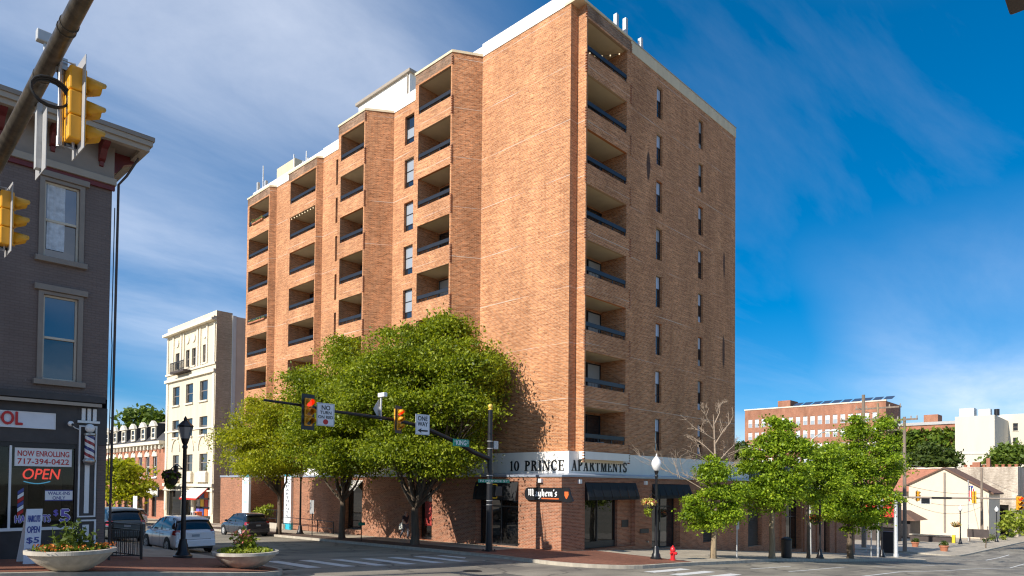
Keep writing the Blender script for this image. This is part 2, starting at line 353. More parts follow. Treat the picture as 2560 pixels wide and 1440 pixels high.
simple('rail_metal', (.030, .032, .038), .38, .12, 3.0, metal=.3)
simple('black_metal', (.012, .012, .014), .38, .2, 6.0, spec=.5)
simple('dark_frame', (.02, .019, .02), .4, .1, 4.0)
simple('awning_cloth', (.008, .008, .009), .7, .35, 5.0, streak=True, bump=.15)
simple('door_dark', (.02, .018, .017), .35, .2, 3.0)
simple('louver', (.10, .075, .06), .6, .2, 3.0)
simple('letter_black', (.012, .012, .012), .45, .05)
simple('letter_white', (.85, .85, .84), .45, .03)
simple('sign_white', (.74, .76, .80), .4, .04, 5.0)
simple('sign_red', (.55, .02, .02), .45, .06)
simple('sign_green', (.015, .26, .17), .45, .08)
simple('sign_orange', (.75, .14, .03), .5, .08)
simple('sign_blue', (.06, .08, .30), .45, .08)
simple('sign_purple', (.18, .13, .50), .45, .08)
simple('teal', (.03, .42, .55), .45, .06)
simple('teal_pale', (.42, .62, .68), .45, .06)
simple('taupe', (.25, .205, .168), .55, .09, 3.0)
simple('taupe_light', (.36, .30, .235), .5, .07, 3.0)
simple('oxblood', (.13, .018, .018), .5, .15, 4.0)
simple('window_cream', (.60, .53, .42), .5, .06, 4.0)
simple('curtain', (.55, .58, .62), .8, .25, 9.0)
simple('dark_wood', (.05, .044, .043), .5, .2, 4.0)
simple('grey_plate', (.42, .41, .40), .45, .12, 3.0, metal=.2)
simple('steel', (.42, .41, .39), .35, .2, 5.0, metal=.8)
simple('galvanised', (.50, .50, .49), .5, .14, 5.0, metal=.35)
simple('bronze_arm', (.10, .082, .06), .42, .45, 7.0, metal=.4, bump=.2)
simple('signal_yellow', (.78, .36, .015), .38, .07, 4.0)
simple('rubber', (.012, .012, .012), .6, .2, 6.0)
simple('hydrant_red', (.62, .02, .025), .35, .1, 6.0)
simple('bark', (.13, .095, .065), .95, .4, 7.0, bump=.7, streak=True)
simple('bark_pale', (.26, .195, .12), .95, .45, 6.0, bump=.7, streak=True)
simple('dead_wood', (.34, .26, .19), .95, .25, 6.0)
simple('cream_stucco', (.66, .57, .42), .85, .1, 1.2, bump=.1, streak=True)
simple('cream_trim', (.70, .63, .50), .75, .08, 2.0)
simple('beige_stucco', (.80, .68, .56), .85, .1, .8)
simple('white_wall', (.60, .55, .45), .8, .10, .25, streak=True)
simple('yellow_cream', (.72, .60, .45), .85, .04, .6)
simple('slate', (.055, .052, .055), .7, .2, 1.5)
simple('clay_roof', (.42, .17, .10), .85, .22, 2.0)
simple('brown_roof', (.16, .085, .055), .85, .2, 2.0)
simple('red_paint', (.55, .03, .02), .45, .12, 2.0)
simple('dark_brown', (.06, .045, .04), .7, .2, 2.0)
simple('planter_stone', (.46, .42, .35), .9, .25, 5.0, bump=.35, streak=True)
simple('soil', (.05, .035, .025), .95, .3, 10)
simple('terracotta', (.42, .16, .085), .8, .15, 5)
simple('car_white', (.86, .86, .88), .22, .02, 2.0, coat=.7, obj_=True)
simple('car_grey', (.045, .052, .068), .25, .05, 2.0, coat=.8, metal=.4, obj_=True)
simple('car_silver', (.38, .41, .46), .3, .04, 2.0, coat=.6, metal=.4, obj_=True)
simple('car_orange', (.45, .10, .05), .3, .04, 2.0, coat=.6, obj_=True)
simple('car_tan', (.42, .36, .28), .3, .04, 2.0, coat=.5, obj_=True)
simple('tail_red', (.35, .008, .012), .2, .05, coat=.8)
simple('lamp_clear', (.70, .70, .68), .2, .06, coat=.6)
simple('plate_blue', (.35, .38, .42), .5, .1, 20)
simple('globe', (.80, .80, .78), .25, .04, 3.0, coat=.4)
simple('lantern_glass', (.24, .24, .24), .15, .1, 3.0, coat=.8)
simple('yellow_ball', (.72, .50, .10), .35, .1)
simple('yellow_paint', (.80, .48, .02), .45, .08)
simple('skin', (.50, .29, .20), .6, .06)
simple('hair', (.05, .03, .02), .7, .2)
simple('shirt', (.03, .03, .035), .85, .2, 8)
simple('jeans', (.17, .17, .19), .85, .2, 8)
simple('bag_cloth', (.72, .70, .60), .8, .08, 6)
simple('fabric_pale', (.55, .52, .47), .9, .15, 6)
simple('gold', (.50, .36, .12), .5, .15, 5)
simple('wire', (.03, .03, .03), .6, .1)
simple('wire_pale', (.25, .22, .19), .6, .1)
simple('wood_pole', (.22, .17, .13), .9, .3, 5, streak=True, bump=.4)
simple('paint_white_road', (.62, .61, .58), .8, .12, 14.0)
simple('solar', (.05, .06, .09), .25, .15, 2)
simple('poster_red', (.42, .05, .04), .6, .4, 6)
simple('poster_mix', (.42, .40, .38), .6, .7, 5)
simple('curtain_dark', (.022, .02, .018), .8, .3, 6)
simple('red_lens', (.7, .01, .01), .2, .02, emit=(1, .02, .01), es=2.2)
simple('amber_lens', (.30, .10, .01), .3, .1)
simple('dark_lens', (.02, .025, .02), .3, .1)
simple('neon_red', (.8, .05, .04), .3, .02, emit=(1, .07, .05), es=1.3)
simple('neon_blue', (.05, .35, .6), .3, .02, emit=(.1, .5, .9), es=.7)
simple('bulb', (.9, .8, .6), .3, .02, emit=(1, .8, .5), es=.8)
def glass(name, c=(.02, .023, .028), ior=1.75, rough=.02, spec=.5):
    m, nt, b = newmat(name); p = pos(nt)
    b.inputs['Base Color'].default_value = (*c, 1); b.inputs['Roughness'].default_value = rough; b.inputs['IOR'].default_value = ior
    b.inputs['Specular IOR Level'].default_value = spec
    bumpto(nt, b, noise(nt, p, 1.3, 2), .035, .05); return m
glass('glass', (.018, .021, .026), 2.1)
glass('glass_blue', (.05, .075, .12), 2.3)
glass('glass_shop', (.014, .013, .012), 1.7)
glass('glass_blind', (.34, .37, .40), 1.9, .05)
simple('car_teal', (.07, .085, .095), .28, .05, 2.0, coat=.7, metal=.3, obj_=True)
glass('car_glass', (.010, .012, .014), 1.8)
glass('sky_pane', (.50, .58, .70), 1.9, .05)
glass('pale_pane', (.40, .42, .42), 1.9, .05)
# barber stripes: red, white and blue winding round the cylinder
m, nt, b = newmat('barber_stripe'); tcn = nt.nodes.new('ShaderNodeTexCoord'); sp = nt.nodes.new('ShaderNodeSeparateXYZ'); nt.links.new(tcn.outputs['Object'], sp.inputs[0])
ang = MATH(nt, 'DIVIDE', MATH(nt, 'ARCTAN2', sp.outputs[1], sp.outputs[0]), 2*math.pi)
ph = MATH(nt, 'FRACT', MATH(nt, 'ADD', MATH(nt, 'MULTIPLY', sp.outputs[2], 2.7), MATH(nt, 'MULTIPLY', ang, 1.0)))
rp = nt.nodes.new('ShaderNodeValToRGB'); rp.color_ramp.interpolation = 'CONSTANT'; e = rp.color_ramp.elements
for i, (q, c) in enumerate([(0, (.75, .74, .72)), (.25, (.30, .02, .03)), (.5, (.75, .74, .72)), (.75, (.03, .03, .16))]):
    if i > 1: e.new(q)
    e[i].position = q; e[i].color = (*c, 1)
nt.links.new(ph, rp.inputs[0]); nt.links.new(rp.outputs[0], b.inputs['Base Color']); b.inputs['Roughness'].default_value = .2
# asphalt: aggregate grain, tar-sealed cracks, worn wheel tracks
m, nt, b = newmat('asphalt'); p = pos(nt)
g1 = noise(nt, p, 26, 4, .7); g2 = noise(nt, vscale(nt, p, (.35, 1, 1)), .55, 6, .6)
col = RAMP(nt, g2, [(.36, (.145, .128, .104)), (.5, (.225, .197, .153)), (.66, (.31, .275, .215))])
col = MIXC(nt, 1, col, RAMP(nt, g1, [(.3, (.78,)*3), (.7, (1.22,)*3)]), 'MULTIPLY')
vo = nt.nodes.new('ShaderNodeTexVoronoi'); vo.feature = 'DISTANCE_TO_EDGE'; vo.inputs['Scale'].default_value = .24
wp = nt.nodes.new('ShaderNodeVectorMath'); wp.operation = 'ADD'; nt.links.new(p, wp.inputs[0])
nn = nt.nodes.new('ShaderNodeTexNoise'); nn.inputs['Scale'].default_value = .7; nn.inputs['Detail'].default_value = 5; nt.links.new(p, nn.inputs['Vector'])
sc_ = nt.nodes.new('ShaderNodeVectorMath'); sc_.operation = 'SCALE'; sc_.inputs['Scale'].default_value = 2.4; nt.links.new(nn.outputs['Color'], sc_.inputs[0]); nt.links.new(sc_.outputs[0], wp.inputs[1])
nt.links.new(wp.outputs[0], vo.inputs['Vector'])
crk = RAMP(nt, vo.outputs['Distance'], [(.0, (1, 1, 1)), (.03, (0, 0, 0))])
col = MIXC(nt, MATH(nt, 'MULTIPLY', crk, .75), col, (.05, .046, .04, 1))
nt.links.new(col, b.inputs['Base Color']); b.inputs['Roughness'].default_value = .82; bumpto(nt, b, g1, .35, .01)
simple('tar_patch', (.11, .10, .085), .85, .25, 9.0, bump=.3)
# concrete slabs with joints
m, nt, b = newmat('slabs'); p = pos(nt)
bt = nt.nodes.new('ShaderNodeTexBrick'); bt.offset = 0; nt.links.new(p, bt.inputs['Vector']); bt.inputs['Scale'].default_value = 1
bt.inputs['Brick Width'].default_value = 1.5; bt.inputs['Row Height'].default_value = 1.5; bt.inputs['Mortar Size'].default_value = .012
bt.inputs['Color1'].default_value = (.44, .375, .285, 1); bt.inputs['Color2'].default_value = (.38, .325, .245, 1); bt.inputs['Mortar'].default_value = (.13, .11, .09, 1)
col = MIXC(nt, 1, bt.outputs['Color'], RAMP(nt, noise(nt, p, 2.2, 7, .65), [(.3, (.72,)*3), (.7, (1.2,)*3)]), 'MULTIPLY')
nt.links.new(col, b.inputs['Base Color']); b.inputs['Roughness'].default_value = .88
# far ground
m, nt, b = newmat('earth'); p = pos(nt)
nt.links.new(RAMP(nt, noise(nt, p, .06, 8, .6), [(.35, (.27, .225, .165)), (.65, (.20, .18, .12))]), b.inputs['Base Color']); b.inputs['Roughness'].default_value = .95
# leaves: every leaf its own tone, some light passing through
def leaf(name, dark, mid, light, tr=.35):
    m, nt, b = newmat(name); gi = nt.nodes.new('ShaderNodeNewGeometry')
    cl_ = noise(nt, gi.outputs['Position'], .9, 3)
    t = MATH(nt, 'ADD', MATH(nt, 'MULTIPLY', gi.outputs['Random Per Island'], .6), MATH(nt, 'MULTIPLY', cl_, .4))
    col = RAMP(nt, t, [(.15, dark), (.5, mid), (.85, light)])
    nt.links.new(col, b.inputs['Base Color']); b.inputs['Roughness'].default_value = .5; b.inputs['Specular IOR Level'].default_value = .35
    tl = nt.nodes.new('ShaderNodeBsdfTranslucent'); nt.links.new(MIXC(nt, 1, col, (1.3, 1.25, .5, 1), 'MULTIPLY'), tl.inputs[0])
    mx = nt.nodes.new('ShaderNodeMixShader'); mx.inputs[0].default_value = tr
    nt.links.new(b.outputs[0], mx.inputs[1]); nt.links.new(tl.outputs[0], mx.inputs[2]); nt.links.new(mx.outputs[0], nt.nodes['Material Output'].inputs[0])
leaf('leaf_zelkova', (.06, .095, .007), (.22, .285, .014), (.44, .48, .03), .42)
leaf('leaf_turning', (.12, .15, .008), (.33, .37, .016), (.54, .52, .03), .42)
leaf('leaf_ginkgo', (.055, .11, .008), (.23, .35, .018), (.48, .58, .04), .42)
leaf('leaf_dark', (.035, .06, .012), (.075, .115, .02), (.13, .17, .03))
leaf('leaf_mid', (.06, .10, .012), (.12, .18, .022), (.21, .27, .035))
leaf('leaf_ivy', (.04, .08, .010), (.10, .17, .018), (.22, .28, .03), .25)
leaf('leaf_lime', (.14, .20, .02), (.26, .32, .03), (.40, .42, .06))
leaf('petal_orange', (.45, .10, .02), (.62, .16, .03), (.72, .30, .06), .2)
leaf('petal_pink', (.50, .10, .08), (.62, .20, .16), (.70, .36, .28), .2)
leaf('petal_yellow', (.55, .45, .05), (.7, .6, .08), (.8, .75, .3), .2)
leaf('petal_purple', (.05, .012, .04), (.10, .02, .08), (.2, .05, .14), .2)
# ================================================================ SETTING
def sheet(us, vs, zf):
    mb = MB(); n = len(vs)
    mb.v = [(u, v, zf(u, v)) for u in us for v in vs]
    mb.f = [(i*n+j, (i+1)*n+j, (i+1)*n+j+1, i*n+j+1) for i in range(len(us)-1) for j in range(n-1)]
    mb.m = [0]*len(mb.f); return mb
ROAD = lambda u, v: G(u, v)-0.14
gu = [-900, -300, -60, 0, 4.5, 9.4, 10.9, 16, 22, 26.6, 33.3, 38.3, 47.9, 57.7, 71.9, 90, 134, 180, 260, 700, 3000]
ground = obj('ground', sheet(gu, [-1500, -300, 0, 22, 40, 60, 80, 102, 300, 2500], lambda u, v: G(u, v)-0.45), 'earth', kind='structure')
ru = sorted(set([-60, -20]+[x for x in gu if -60 <= x <= 260]+[2.5*i for i in range(0, 40)]))
KN, KF = 3.2, 15.9         # kerb lines of King Street
PL, PR = 10.55, 22.0        # kerb lines of Prince Street
WL, WR = 74.5, 84.0        # kerb lines of the next cross street
king = obj('road', sheet(ru, [-3, 0, 3, 6, 9, 12, 15.5, 18, 21], ROAD), 'asphalt', kind='structure')
prince = obj('road', sheet([PL-1.5, 12, 14, 16, 18, 20, PR+1.5], [21, 22]+[25, 30, 35, 40, 50, 60, 80, 102, 160], ROAD), 'asphalt', kind='structure')
water = obj('road', sheet([WL-2, 78, 82, WR+2], [21, 22, 40, 60, 80, 102, 160], ROAD), 'asphalt', kind='structure')
def corner_lo(u, ul, ur, v0, r):      # lower edge of a block with rounded corners
    v = v0
    if ul is not None and u < ul+r: v = v0+r-math.sqrt(max(0, r*r-(ul+r-u)**2))
    if ur is not None and u > ur-r: v = v0+r-math.sqrt(max(0, r*r-(u-ur+r)**2))
    return v
def block(ul, ur, v0, r, deep, mat, rl=True, rr=True):
    a = ul if ul is not None else -60; b = ur if ur is not None else 260
    us = [a, b]
    x = a
    while x < b: us.append(x); x += 2.0 if b-a < 90 else 4.0
    for k in range(11):
        t = r*(1-math.cos(math.pi/2*k/10))
        if rl: us.append(a+t)
        if rr: us.append(b-t)
    us = sorted(set(round(q, 4) for q in us)); mb = MB(); path = []
    lo = [corner_lo(u, ul if rl else None, ur if rr else None, v0, r) for u in us]
    for u, l in zip(us, lo): path.append((u, l))
    for i in range(len(us)-1):
        tops = [[lo[i+k]]+[q for q in (22, 30, 40, 50, 60, 80, 102) if q > lo[i+k]+.5 and q < deep]+[deep] for k in (0, 1)]
        m_ = min(len(tops[0]), len(tops[1]))
        for j in range(m_-1):
            p = [(us[i], tops[0][j]), (us[i+1], tops[1][j]), (us[i+1], tops[1][j+1]), (us[i], tops[0][j+1])]
            mb.quad(*[(x, y, G(x, y)) for x, y in p])
    if rl: path = [(a, y) for y in (deep, 80, 60, 50, 40, 35, 30, 26) if y <= deep]+path
    if rr: path = path+[(b, y) for y in (26, 30, 35, 40, 50, 60, 80, deep) if y <= deep]
    sw = obj('sidewalk', mb, mat, kind='structure')
    kb = MB()
    for i in range(len(path)-1):
        (x0, y0), (x1, y1) = path[i], path[i+1]
        d = Vector((x1-x0, y1-y0, 0))
        if d.length < 1e-5: continue
        d.normalize(); nn_ = Vector((-d.y, d.x, 0))*.16
        A = Vector((x0, y0, G(x0, y0)+.006)); B = Vector((x1, y1, G(x1, y1)+.006)); dz = Vector((0, 0, -.3))
        o_ = -nn_*.02
        kb.hexa([A+o_+dz, B+o_+dz, B+nn_+dz, A+nn_+dz, A+o_, B+o_, B+nn_, A+nn_])
    obj('kerb', kb, 'pale_concrete', sw)
    return sw
side_tower = block(PR, WL, KF, 3.2, 103, 'slabs')
side_barber = block(None, PL, 18.3, 2.2, 103, 'slabs', rl=False)
side_far = block(WR, None, KF, 3.0, 60, 'slabs', rr=False)
nearw = obj('sidewalk', sheet(ru, [-14, -6, -2, 1, KN], lambda u, v: G(u, v)), 'slabs', kind='structure')
kb = MB()
for i in range(len(ru)-1): kb.hexa([(ru[i+k], y, G(ru[i+k], y)+z) for z in (-.3, .006) for k, y in ((0, KN-.16), (1, KN-.16), (1, KN+.003), (0, KN+.003))])
obj('kerb', kb, 'pale_concrete', nearw)
# brick paving laid on the slabs
def paving(pts_us, lo, hi, mat, par, dz=.008):
    mb = MB()
    for i in range(len(pts_us)-1):
        a, b = pts_us[i], pts_us[i+1]
        vv = [0, .25, .5, .75, 1]
        for j in range(4):
            q = [(a, lo(a)+(hi(a)-lo(a))*vv[j]), (b, lo(b)+(hi(b)-lo(b))*vv[j]), (b, lo(b)+(hi(b)-lo(b))*vv[j+1]), (a, lo(a)+(hi(a)-lo(a))*vv[j+1])]
            mb.quad(*[(x, y, G(x, y)+dz) for x, y in q])
    return obj('brick_paving', mb, mat, par)
clo = lambda u: corner_lo(u, PR, WL, KF, 3.2)+.24
paving([22.2, 22.5, 22.9, 23.4, 24, 25, 25.8, 26.6], clo, lambda u: 24.2, 'pavers', side_tower)
paving([26.6, 28, 29.3], clo, lambda u: 21.8, 'pavers', side_tower)
paving([22.2, 23, 23.9], lambda u: 24.25, lambda u: 56.0, 'grey_paver', side_tower)
blo = lambda u: corner_lo(u, None, PL, 18.3, 2.2)+.24
paving([-10, 0, 2.2, 4.5, 6.9, 7.9, 8.6, 9.4, 10, 10.3], blo, lambda u: 21.9 if u < 6.9 else 24.0, 'pavers', side_barber)
# painted markings, each a sheet just above the asphalt
def stripe(par, x0, x1, y0, y1, name='crosswalk_stripe'):
    mb = MB(); xs = [x0, x1]+[q for q in ru if x0 < q < x1]; ys = [y0, (y0+y1)/2, y1]
    mb = sheet(sorted(xs), ys, lambda u, v: ROAD(u, v)+.006)
    return obj(name, mb, 'paint_white_road', par)

for i in range(7): stripe(prince, 12.15+1.4*i, 12.7+1.4*i, 21.25, 24.4)
for i in range(6): stripe(king, 23.7, 26.6, 14.75-1.15*i, 15.25-1.15*i)
stripe(king, 31.0, 39, 12.25, 12.36, 'lane_line'); stripe(king, 30.4, 35, 13.75, 13.86, 'lane_line')
stripe(king, 44, 48, 12.25, 12.36, 'lane_line'); stripe(king, 54, 58, 12.25, 12.36, 'lane_line')
stripe(king, 27.6, 140, 9.6, 9.72, 'edge_line')
stripe(king, 82, 96, 12.9, 13.05, 'lane_line')
for a in (33, 41, 49): stripe(prince, 16.1, 16.2, a, a+3, 'lane_line')

# manhole covers and repair patches in the carriageway
for (px, py) in ((1416, 1412), (1180, 1428)):
    p = onground(px, py, -.14); obj('manhole_cover', MB().lathe([(.36, .006), (.34, .012), (.02, .012)], 20, (p.x, p.y, ROAD(p.x, p.y))), 'rail_metal', king if p.y < 21 else prince)
def patch(par, x0, x1, y0, y1): return obj('repair_patch', sheet([x0, (x0+x1)/2, x1], [y0, (y0+y1)/2, y1], lambda u, v: ROAD(u, v)+.004), 'tar_patch', par)
patch(king, 14.2, 17.6, 15.6, 17.1); patch(king, 18.5, 20.2, 18.6, 20.6); patch(king, 36, 44, 10.3, 11.4); patch(prince, 13.0, 14.6, 27, 33); patch(king, 25, 31, 6.0, 7.0)
# ================================================================ APARTMENT TOWER
U0, V0 = 26.61, 21.96                       # ground-floor brick planes
UA = [28.0, 28.15, 28.32, 28.41]            # main west wall, four lengths between the balcony stacks
VW, ZT, ZB, UE, VE = 22.71, 25.73, 1.79, 47.3, 60.35
FL, OPEN = 2.975, 1.86
tower = thing('apartment_tower', 'tall orange-brown brick apartment tower with stacked balconies on the street corner', 'building', (U0, V0, G(U0, V0)))
wall = MB(); wbrick = MB()
def rail_and_door(bal, f, a0, a1, zs, din, door=(.35, .95), pale=False):
    r = MB(); zo = zs-OPEN
    r.fbox(f, a0+.01, a1-.01, zo+.22, zo+.45, .03, .12)
    for k in range(4):
        a = a0+.08+(a1-a0-.16)*k/3; r.fbox(f, a-.03, a+.03, zo-.02, zo+.2, .05, .10)
    for k in range(14):
        a = a0+.12+(a1-a0-.24)*k/13; r.fbox(f, a-.009, a+.009, zo-.02, zo+.2, .07, .09)
    soft(obj('handrail', r, 'rail_metal', bal), .012, 1)
    A, B = a0+(a1-a0)*door[0], a0+(a1-a0)*door[1]; z0, z1 = zo-.85, zs-.12
    fr = MB(); w = .07; mid = (A+B)/2
    for p in ((A, A+w), (B-w, B), (mid-w/2, mid+w/2)): fr.fbox(f, p[0], p[1], z0, z1, din-.08, din-.01)
    fr.fbox(f, A+w, mid-w/2, z1-w, z1, din-.08, din-.01); fr.fbox(f, mid+w/2, B-w, z1-w, z1, din-.08, din-.01)
    d = obj('sliding_door', fr, 'dark_frame', bal)
    for k, (p, q) in enumerate(((A+w, mid-w/2), (mid+w/2, B-w))):
        obj('pane', MB().fbox(f, p, q, z0+.02, z1-w, din-.05, din-.03), 'pale_pane' if pale and k == 1 else 'glass', d)
def stack(f, a0, a1, pl, pr, dep, flipdoor=False, pales=()):
    """one column of eight balconies in a facade; pl/pr = brick piers at the low and high end"""
    holes = [(a0+pl, a1-pr, z-OPEN, z) for z in ZS]
    top = MB()
    wall_holes(wall, f, a0, a1, ZB, ZT-.62, holes, .16)
    obj('top_course', wall_holes(MB(), f, a0, a1, ZT-.62, ZT, [], 0), 'weathered_brick', tower)
    ia, ib = a0+pl, a1-pr
    wall.quad(f(ia, ZB, dep), f(ib, ZB, dep), f(ib, ZT-.1, dep), f(ia, ZT-.1, dep))
    for a in (ia-.012, ib+.012): wall.quad(f(a, ZB, .16), f(a, ZB, dep), f(a, ZT-.1, dep), f(a, ZT-.1, .16))
    for i, z in enumerate(ZS):
        sb = MB().fbox(f, ia+.001, ib-.001, z-FL+.03, z-FL+.24, .165, dep-.005)
        if i == 0: obj('ceiling_slab', MB().fbox(f, ia+.001, ib-.001, z+.03, z+.24, .165, dep-.005), 'soffit', tower)
        bal = obj('balcony', sb, 'soffit', tower)
        rail_and_door(bal, f, ia, ib, z, dep, (.05, .95) if flipdoor else (.3, .97), i in pales)
BUMPS = [  # front plane, near edge, far edge, chamfer foot, index of wall before / after
    (26.43, 30.48, 33.99, 29.51, 0, 1), (26.55, 39.68, 43.04, 38.54, 1, 2), (27.88, 48.33, 52.80, 48.07, 2, 3), (27.90, 56.15, VE, 55.85, 3, 3)]
cope = MB(); trim = MB(); under = MB()
for bi, (uf, va, vb, vc, w0, w1) in enumerate(BUMPS):
    stack(FU(uf), va, vb, .12, .34, 1.75 if bi < 2 else 1.9, True, [(4, 6), (1, 4, 7), (2, 5), (0, 3, 6)][bi])
    obj('chamfer_wall', MB().quad((uf, va, ZB), (UA[w0], vc, ZB), (UA[w0], vc, ZT), (uf, va, ZT)), 'chamfer_brick', tower)
    wall.quad((uf, vb, ZB), (UA[w1]+.4, vb, ZB), (UA[w1]+.4, vb, ZT), (uf, vb, ZT))
    pts = [(uf-.05, va-.02), (UA[w0]-.05, vc-.05), (UA[w0]+.5, vc), (UA[w1]+.5, vb+.04), (uf-.05, vb+.04)]
    obj('coping', MB().plan(pts, ZT+.002, ZT+.15), 'cream_parapet', tower)
    obj('balcony_trim', MB().plan([(p[0]+(.03 if k in (0, 4) else 0), p[1]) for k, p in enumerate(pts)], ZB-.39, ZB-.002), 'white_panel', tower)
# toothed brick corners at the balcony parapets
def teeth(corner, along_u):
    t = MB(); x, y = corner
    for z in ZS+[ZS[-1]-FL]:
        for k in range(8):
            zz_ = z-FL+FL-1.0*0+.05+k*.144
            if zz_ > ZT-.15: break
            t.box(x-.05, x+.06, y-.05, y+.06, zz_, zz_+.07)
    obj('toothing', t, 'podium_brick', tower, kind='stuff')
for (uf, va, vb, vc, w0, w1) in BUMPS[:2]: teeth((uf, va), True)
teeth((28.6, 22.12), False); teeth((32.78, 22.12), False)
# main west wall between the stacks
segs = [(VW, 29.51, UA[0], []), (33.99, 38.54, UA[1], [(36.3, 37.3)]), (43.04, 48.07, UA[2], [(45.2, 46.2)]), (52.8, 55.85, UA[3], [])]
for a, b, u, cols in segs:
    holes = [(c0, c1, z-1.98, z) for c0, c1 in cols for z in ZS]
    wall_holes(wall, FU(u), a, b, ZB-1.2, ZT, holes, .22)
# south wall and its balcony stack
VB, US0, US1 = 22.12, 28.6, 32.78
wall.quad((28.0, VW, ZB-1.2), (US0+.2, VW, ZB-1.2), (US0+.2, VW, ZT), (28.0, VW, ZT))
wall.quad((US0, VW, ZB), (US0, VB, ZB), (US0, VB, ZT), (US0, VW, ZT))
wall.quad((US1, VW, ZB), (US1, VB, ZB), (US1, VB, ZT), (US1, VW, ZT))
stack(FV(VB), US0, US1, .10, .36, 1.75, False, (4, 5, 6))
WC = [(36.52, 37.2), (41.8, 42.46)]
wall_holes(wall, FV(VW), US1-.2, UE, ZB-.6, ZT, [(c0, c1, z-1.98, z) for c0, c1 in WC for z in ZS], .2)
wall.quad((UE, VW, -7), (UE, VE, -7), (UE, VE, ZT), (UE, VW, ZT)); wall.quad((27.9, VE, -7), (UE, VE, -7), (UE, VE, ZT), (27.9, VE, ZT))
cope.plan([(27.95, VB-.05), (US1+.05, VB-.05), (US1+.05, VW+.4), (27.95, VW+.4)], ZT+.003, ZT+.14)
trim.plan([(US0-.04, VB-.05), (US1+.05, VB-.05), (US1+.05, VW-.01), (US0-.04, VW-.01)], ZB-.41, ZB-.002)
wob = obj('wall', wall, 'tower_brick', tower)
obj('coping', cope, 'cream_parapet', tower); obj('balcony_trim', trim, 'white_panel', tower)
# white parapet along both street sides, roof
par = MB()
for k, (a, b, u, _) in enumerate(segs): par.box(u-.04, u+.25, (VW-.03 if k == 0 else segs[k-1][1]+.05), b, ZT+.004, ZT+.78)
par.box(UA[3]-.04, UA[3]+.25, 55.85, VE, ZT+.2, ZT+.78)
obj('parapet', par, 'white_panel', tower)
obj('parapet', MB().box(US1+.06, UE+.03, VW-.03, VW+.25, ZT+.004, ZT+.72), 'cream_parapet', tower, label='stained cream parapet along the south side')
obj('parapet_cap', MB().box(US1+.06, UE+.05, VW-.06, VW+.28, ZT+.723, ZT+.78), 'grey_plate', tower)
obj('roof', MB().box(28.45, UE-.02, VW+.3, VE-.02, ZT-.2, ZT-.05), 'concrete', tower)
# penthouse
a0, a1, z0, z1 = rectU(31.2, 897, 195, 1024, 300)
z1 = atu(1024, 182, 31.2).z
ph = MB().box(31.2, 37, a0, a1, ZT-.04, z1)
pho = obj('penthouse', ph, 'white_panel', tower); obj('fascia', MB().box(31.0, 37.2, a0-.2, a1+.2, z1+.002, z1+.22), 'taupe_light', pho)
obj('downpipe', MB().box(31.1, 31.19, a0+.15, a0+.25, ZT, z1-.05), 'taupe_light', pho)
p = atu(700, 425, 31.0); q = atu(733, 405, 31.0)
obj('plant_room', MB().box(31.0, 34, q.y-.3, p.y+.6, ZT-.04, q.z+.3), 'cream_parapet', tower)
# windows
def tall_window(f, a0, a1, zs, din, parts, fm='dark_frame'):
    z0 = zs-1.98; w = .045; fr = MB()
    fr.fbox(f, a0, a0+w, z0, zs, din-.05, din+.01); fr.fbox(f, a1-w, a1, z0, zs, din-.05, din+.01)
    cuts = [0, .24, .60, 1.0]
    for c in cuts:
        zc = z0+1.98*c; fr.fbox(f, a0+w, a1-w, max(z0, zc-w/2), min(zs, zc+w/2), din-.05, din+.01)
    o = obj('window', fr, fm, tower)
    for k in range(3):
        zl, zh = z0+1.98*cuts[k]+w/2, z0+1.98*cuts[k+1]-w/2
        obj('pane', MB().fbox(f, a0+w, a1-w, zl, zh, din-.02, din), parts[k], o)
R = random.Random(5)
for ci, (c0, c1) in enumerate(WC):
    for z in ZS:
        low = 'glass' if ci == 0 else R.choice(['sky_pane', 'glass_blind', 'glass'])
        tall_window(FV(VW), c0, c1, z, .2, [low, 'glass', R.choice(['sky_pane', 'sky_pane', 'sky_pane', 'glass_blind'])])
for k, (a, b, u, cols) in enumerate(segs):
    for c0, c1 in cols:
        for z in ZS: tall_window(FU(u), c0, c1, z, .22, [R.choice(['glass', 'glass_blind']), 'glass_blind', R.choice(['glass_blind', 'glass'])])
# furniture on a few of the corner balconies
bch = thing('balcony_chair', 'white chair on the corner balcony four floors above the lettering', 'chair', (0, 0, 0), 'chairs on the corner balconies')
obj('seat', MB().box(-.25, .25, -.25, .25, .42, .47), 'white_paint', bch); obj('backrest', MB().box(-.25, .25, .21, .25, .48, 1.0), 'white_paint', bch)
for sx_, sy_ in ((-.23, -.23), (.23, -.23), (.23, .23), (-.23, .23)): obj('leg', MB().box(sx_-.02, sx_+.02, sy_-.02, sy_+.02, 0, .419), 'white_paint', bch)
place(bch, (31.3, 22.85, ZS[4]-FL+.24), rad(15))
for i, u, lb in ((5, 30.6, 'white chair on the corner balcony three floors above the lettering'), (6, 31.6, 'white chair on the corner balcony two floors above the lettering'), (7, 30.9, 'white chair on the lowest corner balcony above the lettering'), (2, 31.2, 'white chair on the third corner balcony from the roof')):
    dup(bch, (u, 22.9, ZS[i]-FL+.24), lb, rad(40*i))
